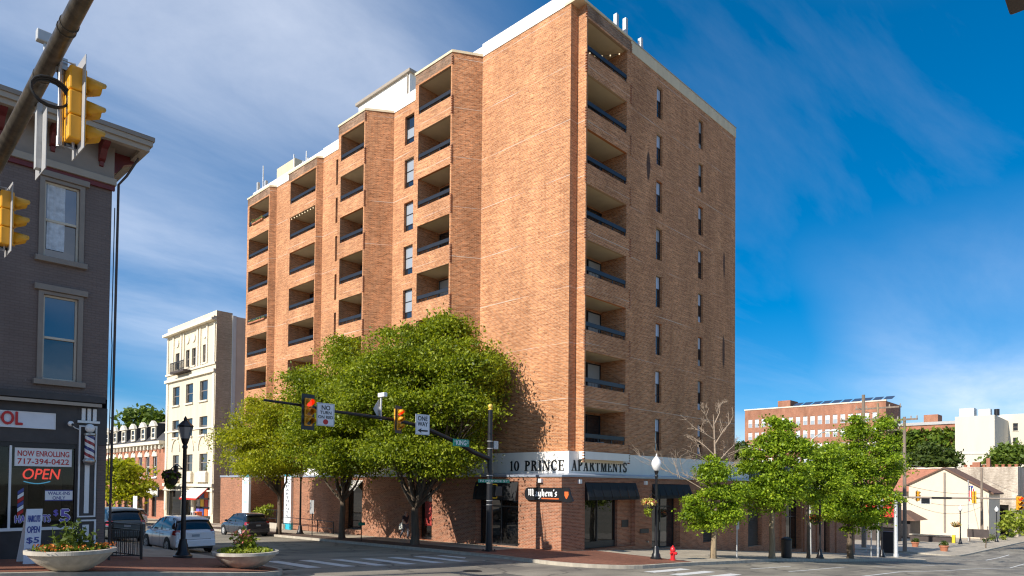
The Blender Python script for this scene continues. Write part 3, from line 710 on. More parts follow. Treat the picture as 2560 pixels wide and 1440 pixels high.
# hidden corner drain heads and string lights on the top corner balcony
sl_ = MB(); wl_ = MB(); prevp = None
for k in range(9):
    t = k/8; pnt = (28.9+3.3*t, 22.5+.9*math.sin(t*3.1), ZS[0]-.12-.35*math.sin(t*math.pi)); sl_.ball(pnt, .045, 6, 4)
    if prevp: wl_.cyl(prevp, pnt, .012, n=4)
    prevp = pnt
slo = obj('string_light', wl_, 'wire', tower); obj('bulb', sl_, 'bulb', slo)
sl_ = MB(); wl_ = MB()
for k in range(10): sl_.ball((28.0, 48.55+3.85*k/9, ZS[1]-.09), .045, 6, 4)
wl_.cyl((28.0, 48.5, ZS[1]-.06), (28.0, 52.4, ZS[1]-.06), .012, n=4)
slo = obj('string_light', wl_, 'wire', tower); obj('bulb', sl_, 'bulb', slo)
# ---------------- ground floor
GZ = .42
pod = MB(); GB = -8.5
def gz(u, v): return G(u, v)+.02
LH = []   # holes west wall (v0, v1, z0, z1)
ent = rectU(U0, 1187, 1203, 1297, 1355); LH.append((24.93, 28.25, gz(U0, 26), .18))
LH.append((32.1, 33.5, gz(U0, 33), -.05)); LH.append((39.5, 41.7, gz(U0, 40)+.3, .1))
wall_holes(pod, FU(U0), V0, 49.4, GB, GZ, LH, .55)
RH = [(28.52, 33.25, gz(29, V0), .16), (35.0, 38.25, gz(36, V0), .12), (41.2, 43.0, gz(42, V0)+.5, -1.5), (47.9, 50.2, gz(49, V0)+.35, -1.4), (54.4, 58.0, gz(56, V0)+.1, .3), (63.2, 64.6, gz(64, V0), -2.6)]
wall_holes(pod, FV(V0), U0, 71.5, GB, GZ, RH, .6)
pod.quad((71.5, V0, GB), (71.5, 50, GB), (71.5, 50, GZ), (71.5, V0, GZ))
# entrance court between the two banner piers
pod.quad((U0, 49.4, GB), (U0+7, 49.4, GB), (U0+7, 49.4, GZ), (U0, 49.4, GZ)); pod.quad((U0+7, 49.4, GB), (U0+7, 57, GB), (U0+7, 57, GZ), (U0+7, 49.4, GZ))
wall_holes(pod, FU(U0), 56.9, 62.0, GB, GZ, [], 0)
pod.quad((U0, 56.9, GB), (U0+7, 56.9, GB), (U0+7, 56.9, GZ), (U0, 56.9, GZ)); pod.quad((U0, 62, GB), (U0+7, 62, GB), (U0+7, 62, GZ), (U0, 62, GZ))
obj('ground_floor_wall', pod, 'podium_brick', tower)
# sloped coping and white name band
cp = MB()
def ramp(p): cp.poly(p)
for (a, b) in ((V0-.08, 49.45),):
    cp.quad((U0-.07, a, GZ+.002), (U0-.07, b, GZ+.002), (U0-.07, b, GZ+.10), (U0-.07, a, GZ+.10))
    cp.quad((U0-.07, a, GZ+.10), (U0-.07, b, GZ+.10), (27.74, b, GZ+.22), (27.74, 22.42, GZ+.22))
cp.quad((U0-.07, V0-.08, GZ+.002), (49.5, V0-.08, GZ+.002), (49.5, V0-.08, GZ+.10), (U0-.07, V0-.08, GZ+.10))
cp.quad((U0-.07, V0-.08, GZ+.10), (49.5, V0-.08, GZ+.10), (49.5, 22.42, GZ+.22), (27.74, 22.42, GZ+.22))
cp.box(U0-.05, U0+7.2, 56.85, 62.05, GZ+.004, GZ+.16)
obj('coping', cp, 'coping_metal', tower)
UBD, VBD = 27.74, 22.42
bd = MB(); bd.box(UBD, UBD+.3, VBD, 49.4, .5, ZB-.003); bd.box(UBD+.303, 49.0, VBD, VBD+.25, .5, ZB-.003)
bd.box(UBD+.31, 34.0, 49.3, 56.9, .5, ZB-.003)
obj('name_band', bd, 'white_panel', tower)
def letters(s, f, a0, a1, z0, z1, d, flip):          # every raised letter is a part of its own
    tot = sum(SERIF[c][0]+.1 for c in s)-.1; k = (a1-a0)/tot; x = 0
    for c in s:
        w, ps = SERIF[c]
        if ps:
            lt = MB()
            for i, p in enumerate(ps): lt.prism(f, [((a1-(q[0]+x)*k) if flip else (a0+(q[0]+x)*k), z0+q[1]*(z1-z0)) for q in p], d-.0006*i, -.003)
            obj('letter', lt, 'letter_black', tower)
        x += w+.1
a0, a1, z0, z1 = rectU(UBD, 1276, 1157, 1411, 1181); letters('10 PRINCE', FU(UBD), a0, a1, .76, 1.32, -.03, True)
a0, a1, z0, z1 = rectV(VBD, 1428, 1155, 1566, 1180); letters('APARTMENTS', FV(VBD), a0, a1, .76, 1.32, -.03, False)
obj('roof', MB().box(U0+.02, 71.4, V0+.02, 49.35, GZ-.15, GZ-.02), 'concrete', tower)
fas = MB().box(49.02, 71.6, V0-.1, 24, GZ+.004, GZ+.3); fas.box(49.02, 71.4, 22.9, 26, GZ+.3, 1.75)
obj('fascia', fas, 'dark_frame', tower)
# awnings
def awning(f, a0, a1, zt, zb, out):
    mb = MB(); n = 18
    for k in range(n):
        A, B = a0+(a1-a0)*k/n, a0+(a1-a0)*(k+1)/n; w = .012*math.sin(k*2.1)
        mb.quad(f(A, zt, -.02), f(B, zt, -.02), f(B, zb+.18, -out+w), f(A, zb+.18, -out+w)); mb.quad(f(A, zb+.18, -out+w), f(B, zb+.18, -out+w), f(B, zb, -out), f(A, zb, -out))
    for a in (a0, a1): mb.poly([f(a, zt, -.02), f(a, zb+.18, -out), f(a, zb, -out), f(a, zb, -.02)])
    return obj('awning', mb, 'awning_cloth', tower)
awning(FV(V0), 28.52, 33.25, .15, -.78, .28); awning(FV(V0), 35.0, 39.3, .10, -.75, .3); awning(FU(U0), 24.95, 28.25, .16, -.85, .22)
# shop fronts set back in the openings
def shopfront(f, a0, a1, z0, z1, din, nv, transom=None, fm='dark_frame', pm='glass_shop', w=.08, base=.3):
    fr = MB(); 
    fr.fbox(f, a0, a1, z0, z0+base, din-.06, din+.04); fr.fbox(f, a0, a1, z1-w, z1, din-.06, din+.04)
    xs = [a0+(a1-a0)*k/nv for k in range(nv+1)]
    for x in xs: fr.fbox(f, max(a0, x-w/2), min(a1, x+w/2), z0+base, z1-w, din-.06, din+.04)
    rows = [z0+base, z1-w] if transom is None else [z0+base, transom, z1-w]
    if transom is not None:
        for k in range(nv): fr.fbox(f, max(a0, xs[k])+w/2, min(a1, xs[k+1])-w/2, transom-w/2, transom+w/2, din-.05, din+.03)
    o = obj('shop_window', fr, fm, tower)
    for k in range(nv):
        for r in range(len(rows)-1): obj('pane', MB().fbox(f, xs[k]+w/2, xs[k+1]-w/2, rows[r]+(w/2 if r else 0), rows[r+1]-(w/2 if r+1 < len(rows)-1 else 0), din-.01, din+.01), pm, o)
    return o
g = lambda u: gz(u, V0)
shopfront(FV(V0), 28.55, 31.85, g(29)+.02, .1, .5, 2, base=.35)
pier = MB().box(31.9, 33.22, V0+.3, V0+.9, GB, .1); obj('brick_pier', pier, 'podium_brick', tower)
o = shopfront(FV(V0), 35.03, 38.2, g(36.5)-.05, .08, .5, 2, -1.25, base=.12, pm='glass'); 
obj('door_handle', MB().cyl((36.5, V0+.4, -2.7), (36.5, V0+.4, -2.2), .02, n=6), 'steel', o)
shopfront(FU(U0), 24.96, 28.2, gz(U0, 26.5), .12, .45, 2, -1.2, base=.1)
shopfront(FU(U0), 32.13, 33.47, gz(U0, 33), -.1, .4, 1, base=.15)
ps = MB().fbox(FU(U0), 32.35, 33.2, -2.6, -1.1, .36, .375); obj('poster', ps, 'poster_red', tower)
shopfront(FU(U0), 39.53, 41.67, gz(U0, 40.5)+.3, .05, .4, 1, base=.1)
for (a, b, c, d) in (RH[2], RH[3]):
    lv = MB(); n = int((d-c)/.12)
    for k in range(n): lv.add([(a, V0+.25, c+k*.12), (b, V0+.25, c+k*.12), (b, V0+.33, c+k*.12+.1), (a, V0+.33, c+k*.12+.1)], [(0, 1, 2, 3)])
    lv.quad((a, V0+.34, c), (b, V0+.34, c), (b, V0+.34, d), (a, V0+.34, d))
    obj('louver', lv, 'louver', tower)
sill = MB().box(47.7, 53.5, V0-.08, V0+.3, -1.37, -1.22); obj('ledge', sill, 'pale_concrete', tower)
shopfront(FV(V0), 54.43, 57.97, g(56.5)+.1, .25, .5, 3, -2.4, base=.12); shopfront(FV(V0), 63.23, 64.57, g(64), -2.65, .4, 1, base=.1)
for a in (53.6, 58.3, 61.2, 66.0):
    obj('brick_pier', MB().box(a, a+.75, V0-.14, V0+.01, GB, GZ-.01), 'podium_brick', tower)
# small entrance canopy of pale cloth, first-floor soffit over the west pavement
ec = MB(); 
for k in range(6):
    A, B = 39.4+2.4*k/6, 39.4+2.4*(k+1)/6; ec.quad((U0-.02, A, .2), (U0-.02, B, .2), (U0-.7, B, -.5), (U0-.7, A, -.5))
obj('entrance_canopy', ec, 'fabric_pale', tower)
# wall lamps and plaques
for (u, z) in ((28.0, .2), (34.2, .18)):
    obj('wall_lamp', MB().box(u-.1, u+.1, V0-.14, V0-.003, z-.12, z+.1), 'globe', tower)
obj('wall_lamp', MB().box(U0-.16, U0-.003, 23.2, 23.42, .12, .32), 'globe', tower)
obj('plaque', MB().box(32.3, 32.95, V0+.27, V0+.297, -2.35, -1.95), 'black_metal', tower)
obj('vent', MB().box(33.7, 34.6, V0-.05, V0-.003, -2.75, -2.5), 'dark_frame', tower)
st = MB(); st.cyl((34.4, V0-.01, -3.25), (34.4, V0-.16, -3.25), .05, n=8); obj('standpipe', st, 'steel', tower)
# railings and ramp wall in the entrance court
obj('ramp_wall', MB().box(U0-.3, U0-.05, 49.6, 56.6, GB, -3.25), 'pale_concrete', tower)
# ================================================================ BARBER SCHOOL BUILDING (near left)
FB = FV(V0); UC = 6.12; BL = -14.0; BT = 8.75
bb = thing('barber_shop_building', 'charcoal painted brick corner building with barber shop on its ground floor', 'building', (UC, V0, G(UC, V0)))
WN = [rectV(V0, 110, 462, 198, 650), rectV(V0, 106, 742, 193, 952)]
holes = []; wins = []
for k in range(-5, 1):
    for a0, a1, z0, z1 in WN:
        h = (a0+2.35*k, a1+2.35*k, z0, z1); holes.append(h); wins.append(h)
zs1 = atv(100, 985, V0).z
bw = MB(); wall_holes(bw, FB, BL, UC, zs1, BT, holes, .18)
bw.quad((UC, V0, -5), (UC, V0+16, -5), (UC, V0+16, BT), (UC, V0, BT)); bw.quad((BL, V0, -5), (BL, V0+16, -5), (BL, V0+16, BT), (BL, V0, BT))
bw.quad((BL, V0+16, -5), (UC, V0+16, -5), (UC, V0+16, BT), (BL, V0+16, BT))
obj('wall', bw, 'charcoal_brick', bb)
for i, (a0, a1, z0, z1) in enumerate(wins):
    f = FB; fr = MB(); w = .05; zm = z0+(z1-z0)*.5
    fr.fbox(f, a0, a0+w, z0, z1, .06, .16); fr.fbox(f, a1-w, a1, z0, z1, .06, .16); fr.fbox(f, a0+w, a1-w, z0, z0+w, .06, .16); fr.fbox(f, a0+w, a1-w, z1-w, z1, .06, .16)
    fr.fbox(f, a0+w, a1-w, zm-.03, zm+.03, .05, .16)
    o = obj('window', fr, 'window_cream', bb)
    obj('casing', MB().fbox(f, a0-.12, a0-.002, z0, z1+.09, -.05, .05).fbox(f, a1+.002, a1+.12, z0, z1+.09, -.05, .05).fbox(f, a0-.002, a1+.002, z1+.002, z1+.09, -.05, .05), 'taupe', o)
    soft(obj('lintel', MB().fbox(f, a0-.22, a1+.22, z1+.10, z1+.26, -.11, .02), 'taupe', o), .01)
    soft(obj('sill', MB().fbox(f, a0-.2, a1+.2, z0-.15, z0-.004, -.14, .05), 'taupe', o), .01)
    top3 = i % 2 == 0
    obj('pane', MB().fbox(f, a0+w, a1-w, zm+.03, z1-w, .10, .11), 'glass_blue', o); obj('pane', MB().fbox(f, a0+w, a1-w, z0+w, zm-.03, .12, .13), 'glass', o)
    if top3:
        cu = MB(); n = 12; A, B = a0+w+.03, a0+w+(a1-a0-2*w)*.62
        for k in range(n):
            x0, x1 = A+(B-A)*k/n, A+(B-A)*(k+1)/n; d0, d1 = .092+.006*math.sin(k*1.9), .092+.006*math.sin((k+1)*1.9)
            cu.quad(f(x0, z0+.25, d0), f(x1, z0+.25, d1), f(x1, z1-w, d1), f(x0, z1-w, d0))
        obj('curtain', cu, 'curtain', o)
# cornice: stepped mouldings, brackets, deep eave
tip = atv(388, 345, V0-.95); EO = .95; EU = tip.x-UC; CT = tip.z
eave = MB()
eave.box(BL, UC+EU, V0-EO, V0+16.5, CT-.12, CT)                                        # roof edge
obj('eave', eave, 'taupe', bb)
mo = MB()
mo.box(BL, UC+EU-.04, V0-EO+.04, V0-EO+.2, CT-.26, CT-.122); mo.box(BL, UC+EU-.10, V0-EO+.12, V0-EO+.3, CT-.40, CT-.262)
mo.box(UC+EU-.2, UC+EU-.04, V0-EO+.201, V0+16.4, CT-.26, CT-.122); mo.box(UC+EU-.3, UC+EU-.10, V0-EO+.301, V0+16.4, CT-.40, CT-.262)
obj('moulding', mo, 'taupe_light', bb, label='lighter moulding under the roof edge')
obj('soffit', MB().box(BL, UC+EU-.12, V0-EO+.31, V0+16.3, CT-.30, CT-.125), 'taupe', bb)
fr = MB(); fr.box(BL, UC+.02, V0-.10, V0-.003, BT-.05, CT-.302); obj('frieze', fr, 'taupe', bb)
bnd = MB(); bnd.box(BL, UC+.07, V0-.16, V0-.003, BT-.24, BT-.055); obj('lower_moulding', bnd, 'taupe_light', bb)
rb = MB(); rb.box(BL, UC+.05, V0-.09, V0-.003, BT-.38, BT-.245); obj('red_band', rb, 'oxblood', bb)
for k in range(9):
    u = UC-.32-1.18*k; br = MB()
    pr = [(0, 0), (.58, 0), (.58, -.12), (.46, -.19), (.30, -.24), (.22, -.36), (.13, -.47), (0, -.53)]
    fz = CT-.303
    f2 = lambda a, z, d, u=u: (u+d, V0-.102-a, fz+z)
    br.prism(f2, pr, -.08, .08); br.prism(f2, [(0, -.53), (.08, -.53), (.06, -.64), (0, -.66)], -.05, .05)
    obj('bracket', br, 'oxblood', bb)
# bracket on the return side of the corner
br = MB(); f2 = lambda a, z, d: (UC+.003+a, V0+.3+d, CT-.303+z); br.prism(f2, [(0, 0), (.62, 0), (.62, -.16), (.34, -.30), (.16, -.58), (0, -.66)], -.11, .11); obj('bracket', br, 'oxblood', bb)
dp = MB(); dp.tube([(UC+.62, V0-.2, CT-.42), (UC+.35, V0-.08, CT-1.0), (UC+.16, V0-.02, CT-1.3), (UC+.13, V0-.02, -2.3)], .034, 8); obj('downpipe', dp, 'dark_brown', bb)
cb = MB(); cb.tube([(UC+.07, V0-.03, 7.9), (UC+.06, V0-.03, 4.2), (UC+.08, V0-.03, 3.9), (UC+.05, V0-.03, 0)], .014, 5); obj('cable', cb, 'wire', bb)
# ---------------- shop front
zc = zs1
sc = MB(); sc.fbox(FB, BL, UC-.12, zc-.14, zc+.03, -.28, .1); sc.fbox(FB, BL, UC-.22, zc-.26, zc-.142, -.18, .1); obj('shop_cornice', sc, 'dark_wood', bb)
zz1 = atv(125, 1006, V0).z
obj('trim_strip', MB().fbox(FB, BL, atv(247, 1010, V0).x, zz1-.06, zz1+.03, -.30, -.285), 'taupe_light', bb)
zb_, zt_ = atv(95, 1318, V0).z, atv(95, 1116, V0).z; wr = atv(186, 1200, V0).x
fasz = (zt_+.0, zc-.262)
obj('fascia_board', MB().fbox(FB, BL, UC-.002, zt_+.10, zc-.263, -.05, .12), 'dark_wood', bb)
obj('stall_riser', MB().fbox(FB, BL, wr+.05, -4.5, zb_-.08, -.02, .12), 'dark_wood', bb)
obj('stall_riser', MB().fbox(FB, wr+.05, UC-.002, -4.5, zt_+.098, -.02, .12), 'charcoal_brick', bb, label='brick pier at the shop corner')
back = MB().box(BL, UC-.2, V0+2.5, V0+2.6, -4.5, zc); back.box(BL, UC-.1, V0+.14, V0+2.5, zb_-.09, zb_-.05); back.box(BL, UC-.1, V0+.14, V0+2.5, zt_+.15, zt_+.2)
obj('shop_interior', back, 'curtain_dark', bb)
mx_ = atv(24, 1220, V0).x; fr = MB()
fr.fbox(FB, BL, wr+.05, zb_-.08, zb_, -.05, .1); fr.fbox(FB, mx_-.025, mx_+.025, zb_, zt_, -.03, .08)
obj('window_sill', fr, 'white_paint', bb); 
top = MB().fbox(FB, BL, wr, zt_-.03, zt_+.097, -.02, .1).fbox(FB, wr, wr+.05, zb_, zt_+.097, -.03, .1); swf = obj('shop_window', top, 'dark_frame', bb)
def clear_glass(name):
    m, nt, b = newmat(name); tr = nt.nodes.new('ShaderNodeBsdfTransparent'); tr.inputs[0].default_value = (.62, .66, .64, 1)
    gl = nt.nodes.new('ShaderNodeBsdfGlossy'); gl.inputs['Roughness'].default_value = .02
    fz_ = nt.nodes.new('ShaderNodeFresnel'); fz_.inputs[0].default_value = 1.4; mx2 = nt.nodes.new('ShaderNodeMixShader')
    nt.links.new(fz_.outputs[0], mx2.inputs[0]); nt.links.new(tr.outputs[0], mx2.inputs[1]); nt.links.new(gl.outputs[0], mx2.inputs[2]); nt.links.new(mx2.outputs[0], nt.nodes['Material Output'].inputs[0])
clear_glass('shop_glass')
obj('pane', MB().fbox(FB, mx_+.026, wr-.001, zb_+.001, zt_-.031, .03, .035), 'shop_glass', swf); obj('pane', MB().fbox(FB, BL, mx_-.026, zb_+.001, zt_-.031, .03, .035), 'shop_glass', swf)
# things seen inside the shop: a pale partition, mirrors, chair backs
ins = MB(); 
for k in range(7): ins.box(mx_-3+.85*k, mx_-2.55+.85*k, V0+2.3, V0+2.45, -1.6+.1*(k % 3), .35)
obj('mirror_panel', ins, 'taupe', bb)
# white pilaster at the shop corner
px0, px1 = atv(193, 1200, V0).x, atv(238, 1200, V0).x
zp0, zp1 = atv(215, 1370, V0).z, atv(215, 1022, V0).z; zpm = atv(215, 1297, V0).z
pl = MB()
def rect_frame(mb, a0, a1, z0, z1, w, d0, d1):
    mb.fbox(FB, a0, a0+w, z0, z1, d0, d1); mb.fbox(FB, a1-w, a1, z0, z1, d0, d1); mb.fbox(FB, a0+w, a1-w, z0, z0+w, d0, d1); mb.fbox(FB, a0+w, a1-w, z1-w, z1, d0, d1)
zcap = atv(215, 1054, V0).z
rect_frame(pl, px0, px1, zpm+.05, zcap-.12, .04, -.09, -.06); rect_frame(pl, px0-.02, px1+.02, zp0, zpm-.02, .045, -.10, -.06)
w_ = (px1-px0)
pl.fbox(FB, px0+w_*.36, px0+w_*.62, zpm+.16, zcap-1.0, -.085, -.06); pl.fbox(FB, px0+w_*.3, px0+w_*.66, zp0+.1, zpm-.16, -.09, -.06)
for k in range(3): pl.fbox(FB, px0+.05+w_*.31*k, px0+.05+w_*.31*k+w_*.2, zcap+.02, zp1, -.11, -.06)
pl.fbox(FB, px0-.05, px1+.05, zcap-.05, zcap+.015, -.14, -.06)
obj('pilaster', MB().fbox(FB, px0-.03, px1+.03, -3.2, zp1+.03, -.06, -.021), 'dark_wood', bb); obj('pilaster_trim', pl, 'white_paint', bb)
# ---------------- signs and fittings on the shop (own things)
a0, a1, z0, z1 = rectV(V0, -170, 1024, 137, 1066)
sg = thing('shop_sign', 'white fascia sign with raised red capital letters above the shop window', 'sign', (a1, V0-.06, z0))
obj('board', MB().fbox(FB, a0, a1, z0, z1, -.09, -.052), 'sign_white', sg); rf = MB(); rect_frame(rf, a0, a1, z0, z1, .02, -.105, -.0905); obj('rim', rf, 'white_paint', sg)
t0, t1, tz0, tz1 = rectV(V0, -120, 1025, 54, 1058); t = MB(); put_text(t, 'SCHOOL', FB, t0, t1, tz0, tz1, -.12, bold=.035); obj('lettering', t, 'sign_red', sg)
def window_card(name, label, px, lines, board, ink, cat='sign', d=.02, bold=.02, edge=None):
    a0, a1, z0, z1 = rectV(V0, *px); o = thing(name, label, cat, ((a0+a1)/2, V0+d, z0))
    obj('card', MB().fbox(FB, a0, a1, z0, z1, d, d+.006), board, o); t = MB(); h = (z1-z0)
    for k, s in enumerate(lines):
        n = len(lines); zz_ = z1-h*(.1+.86*(k+.82)/n); wd = (a1-a0)*min(.9, .085*len(s)+.12)
        put_text(t, s, FB, (a0+a1)/2-wd/2, (a0+a1)/2+wd/2, zz_, zz_+h*.6/n, d-.004, bold=bold)
    obj('lettering', t, ink, o)
    if edge: obj('edge', MB().fbox(FB, a0, a1, z0, z0+h*.09, d-.003, d-.001).fbox(FB, a0, a1, z1-h*.09, z1, d-.003, d-.001), edge, o)
    return o
window_card('window_sign', 'cream card reading NOW ENROLLING 717-394-0422 in the shop window', (37, 1121, 180, 1166), ['NOW ENROLLING', '717-394-0422'], 'letter_white', 'sign_red')
window_card('window_sign', 'small blue-edged white card reading WALK-INS ONLY in the shop window', (113, 1225, 182, 1252), ['WALK-INS', 'ONLY'], 'letter_white', 'sign_blue', edge='sign_blue')
a0, a1, z0, z1 = rectV(V0, 56, 1172, 148, 1198); t = MB(); put_text(t, 'OPEN', FB, a0, a1, z0, z1, .06, bold=.012, slant=.05)
nn_ = thing('neon_sign', 'glowing red neon OPEN sign with a blue underline in the shop window', 'sign', ((a0+a1)/2, V0+.07, z0)); obj('lettering', t, 'neon_red', nn_)
obj('underline', MB().tube([(a0+(a1-a0)*(.05+.72*k/8), V0+.06, z0-.06-.06*math.sin(math.pi*k/8)) for k in range(9)], .016, 6), 'neon_blue', nn_)
a0, a1, z0, z1 = rectV(V0, 134, 1274, 174, 1304); t = MB(); put_text(t, '$', FB, a0, a0+(a1-a0)*.28, z0+(z1-z0)*.45, z1, .012, bold=.04); put_text(t, '5', FB, a0+(a1-a0)*.42, a1, z0, z1, .012, bold=.03)
t2 = MB(); a2, a3, z2, z3 = rectV(V0, 38, 1288, 126, 1306); put_text(t2, 'HAIRCUTS', FB, a2, a3, z2, z3, .012, bold=.03)
dc = thing('window_lettering', 'purple HAIRCUTS $5 lettering stuck on the lower shop window', 'lettering', (a0, V0+.012, z2)); obj('price', t, 'sign_purple', dc); obj('words', t2, 'sign_purple', dc)
for k, (nm, par_) in enumerate(((t, dc), (t2, dc))):
    ow = MB(); ow.v = [(p[0], p[1]+.0035, p[2]) for p in nm.v]; ow.f = nm.f; ow.m = nm.m
    if k == 0: a_, b_, c_, d_ = a0, a1, z0, z1
    else: a_, b_, c_, d_ = a2, a3, z2, z3
    o2 = MB(); put_text(o2, '5' if k == 0 else 'HAIRCUTS', FB, (a0+(a1-a0)*.42 if k == 0 else a_), b_, c_, d_, .0145, bold=.085); obj('outline', o2, 'letter_white', dc)
# small striped pole decal inside the window
a0, a1, z0, z1 = rectV(V0, 44, 1222, 59, 1286); pm = thing('striped_decal', 'flat tricolour barber pole decal inside the shop window', 'decal', (a0, V0+.014, z0))
for k in range(6): obj('stripe', MB().prism(FB, [(a0, z0+(z1-z0)*k/6-.05), (a1, z0+(z1-z0)*k/6+.05), (a1, z0+(z1-z0)*(k+.85)/6+.05), (a0, z0+(z1-z0)*(k+.85)/6-.05)], .014, .018), ['sign_red', 'letter_white', 'sign_blue'][k % 3], pm)
# barber pole
bx, bzt, bzb = atv(224, 1120, V0-.22).x, atv(224, 1062, V0-.22).z, atv(224, 1162, V0-.22).z
bp = thing('barber_pole', 'red, white and blue striped barber pole with white globe beside the shop window', 'barber pole', (bx, V0-.22, bzb))
H_ = bzt-bzb; b0 = bzb
obj('glass_cylinder', MB().lathe([(.12, .16*H_), (.12, .72*H_)], 24, (bx, V0-.22, b0)), 'barber_stripe', bp, True)
obj('base_cap', MB().lathe([(.03, -.02), (.09, 0), (.12, .03*H_), (.15, .06*H_), (.16, .11*H_), (.125, .16*H_)], 20, (bx, V0-.22, b0)), 'steel', bp, True)
obj('top_cap', MB().lathe([(.125, .72*H_), (.15, .74*H_), (.15, .78*H_), (.08, .80*H_)], 20, (bx, V0-.22, b0)), 'steel', bp, True)
obj('globe', MB().ball((bx, V0-.22, b0+.91*H_), .125, 16, 10), 'globe', bp, True)
obj('bracket', MB().box(bx-.03, bx+.03, V0-.2, V0-.061, b0+.08*H_, b0+.12*H_).box(bx-.03, bx+.03, V0-.2, V0-.061, b0+.745*H_, b0+.775*H_), 'steel', bp)
sx_, sz_ = atv(177, 1061, V0-.3).x, atv(177, 1061, V0-.3).z
sc_o = thing('security_camera', 'small white dome security camera on an arm beside the fascia sign', 'camera', (sx_, V0-.05, sz_))
obj('arm', MB().tube([(sx_+.3, V0-.051, sz_-.12), (sx_+.12, V0-.2, sz_-.08), (sx_, V0-.3, sz_+.02)], .014, 6), 'white_paint', sc_o)
obj('housing', MB().ball((sx_, V0-.3, sz_+.02), .075, 12, 8), 'white_paint', sc_o, True); obj('lens', MB().ball((sx_+.03, V0-.365, sz_-.005), .035, 8, 6), 'black_metal', sc_o, True)
# sandwich board leaning in front of the shop window
b0_, b1_ = atv(45, 1383, V0-1.1), atv(90, 1383, V0-1.1); bt_ = atv(75, 1272, V0-1.1)
bu = (b0_.x+b1_.x)/2; gzb = G(bu, V0-1.2)+.01; bh = bt_.z-gzb
sb = thing('sandwich_board', 'white A-frame pavement sign with blue writing in front of the shop window', 'sign', (bu, V0-1.2, gzb))
def tilt(a, z, d, s=1): return (bu+a+.12*z/bh, V0-1.2+s*(d-.36*(1-z/bh)), gzb+z)
fr_ = MB().prism(lambda a, z, d: tilt(a, z, d), [(-.17, 0), (.17, 0), (.17, bh), (-.17, bh)], 0, .03); obj('panel', fr_, 'sign_white', sb)
obj('panel', MB().prism(lambda a, z, d: tilt(a, z, d, -1), [(-.17, 0), (.17, 0), (.17, bh), (-.17, bh)], -.04, -.01), 'white_paint', sb)
t = MB(); 
for k, s in enumerate(['HAIRCUTS', 'OPEN', '$5', 'WALK IN']): put_text(t, s, tilt, -.13, .13, bh*(.76-.2*k), bh*(.88-.2*k), -.005, bold=.03)
obj('lettering', t, 'sign_blue', sb)
# ================================================================ STREET FURNITURE KIT (built round the origin, then placed)
def make_lantern_lamp(name, label):
    r = thing(name, label, 'street lamp', group='cast street lamps')
    obj('base', MB().lathe([(.30, 0), (.30, .07), (.24, .10), (.22, .16), (.17, .22), (.15, .42), (.125, .5), (.11, .62)], 16), 'black_metal', r, True)
    obj('post', MB().lathe([(.08, .6), (.07, 2.0), (.06, 3.62), (.085, 3.66), (.085, 3.72), (.06, 3.76), (.10, 3.84), (.12, 3.92)], 14), 'black_metal', r, True)
    h = obj('lantern', MB().lathe([(.12, 3.92), (.13, 3.95), (.24, 4.36), (.255, 4.37), (.255, 4.40), (.2, 4.45), (.09, 4.56), (.05, 4.58), (.06, 4.63), (.012, 4.72)], 8, rot=rad(22.5)), 'black_metal', r)
    obj('glass', MB().lathe([(.133, 3.97), (.238, 4.345)], 8, rot=rad(22.5), sx=1.02, sy=1.02), 'lantern_glass', h)
    obj('sign_arm', MB().tube([(0, 0, 2.95), (-.5, 0, 2.95)], .025, 6).box(-.56, -.47, -.04, .04, 2.85, 3.05), 'black_metal', r)
    return r
def make_acorn_lamp(name, label):
    r = thing(name, label, 'street lamp', group='acorn street lamps')
    obj('base', MB().lathe([(.27, 0), (.27, .06), (.22, .09), (.2, .22), (.15, .3), (.13, .55), (.10, .62)], 16), 'black_metal', r, True)
    obj('post', MB().lathe([(.075, .6), (.068, 2.2), (.058, 3.85), (.08, 3.9), (.08, 3.96), (.055, 4.0), (.09, 4.1), (.11, 4.17), (.06, 4.2)], 14), 'black_metal', r, True)
    obj('globe', MB().lathe([(.10, 4.19), (.17, 4.27), (.23, 4.42), (.245, 4.54), (.20, 4.68), (.11, 4.80), (.05, 4.86)], 12), 'globe', r, True)
    obj('finial', MB().lathe([(.05, 4.86), (.03, 4.9), (.035, 4.94), (.006, 5.0)], 8), 'globe', r, True)
    return r
def leaf_cloud(centers, size, flat=.35, jit=.5, n=4):
    c = np.asarray(centers, float); k = len(c)
    nrm = RNG.normal(size=(k, 3)); nrm[:, 2] += flat*2; nrm /= np.linalg.norm(nrm, axis=1)[:, None]
    a = np.cross(nrm, RNG.normal(size=(k, 3))); a /= np.linalg.norm(a, axis=1)[:, None]+1e-9; b = np.cross(nrm, a)
    s = size*(1+jit*(RNG.random((k, 1))-.5)*2); a *= s; b *= s*.55
    v = np.stack([c-a, c+b+nrm*s*.12, c+a, c-b+nrm*s*.12], 1).reshape(-1, 3)
    f = np.arange(4*k).reshape(-1, 4); return v, f
def cloud_obj(name, v, f, mat, parent=None, org=(0, 0, 0), kind=None):
    o_ = ORG[parent.name] if parent else Vector(org)
    me = bpy.data.meshes.new(name); k = len(f)
    v = v-np.array(o_)[None, :]
    me.vertices.add(len(v)); me.vertices.foreach_set('co', v.astype(np.float32).ravel())
    me.loops.add(4*k); me.loops.foreach_set('vertex_index', f.astype(np.int32).ravel())
    me.polygons.add(k); me.polygons.foreach_set('loop_start', np.arange(0, 4*k, 4, dtype=np.int32)); me.polygons.foreach_set('loop_total', np.full(k, 4, dtype=np.int32))
    me.materials.append(MAT[mat]); me.update(); me.validate()
    o = bpy.data.objects.new(name, me); COL.objects.link(o); ORG[o.name] = o_
    if parent: o.parent = parent
    else: o.location = o_
    if kind or name in ('flowers', 'foliage', 'ivy', 'ground_cover', 'plant'): o['kind'] = 'stuff'
    return o
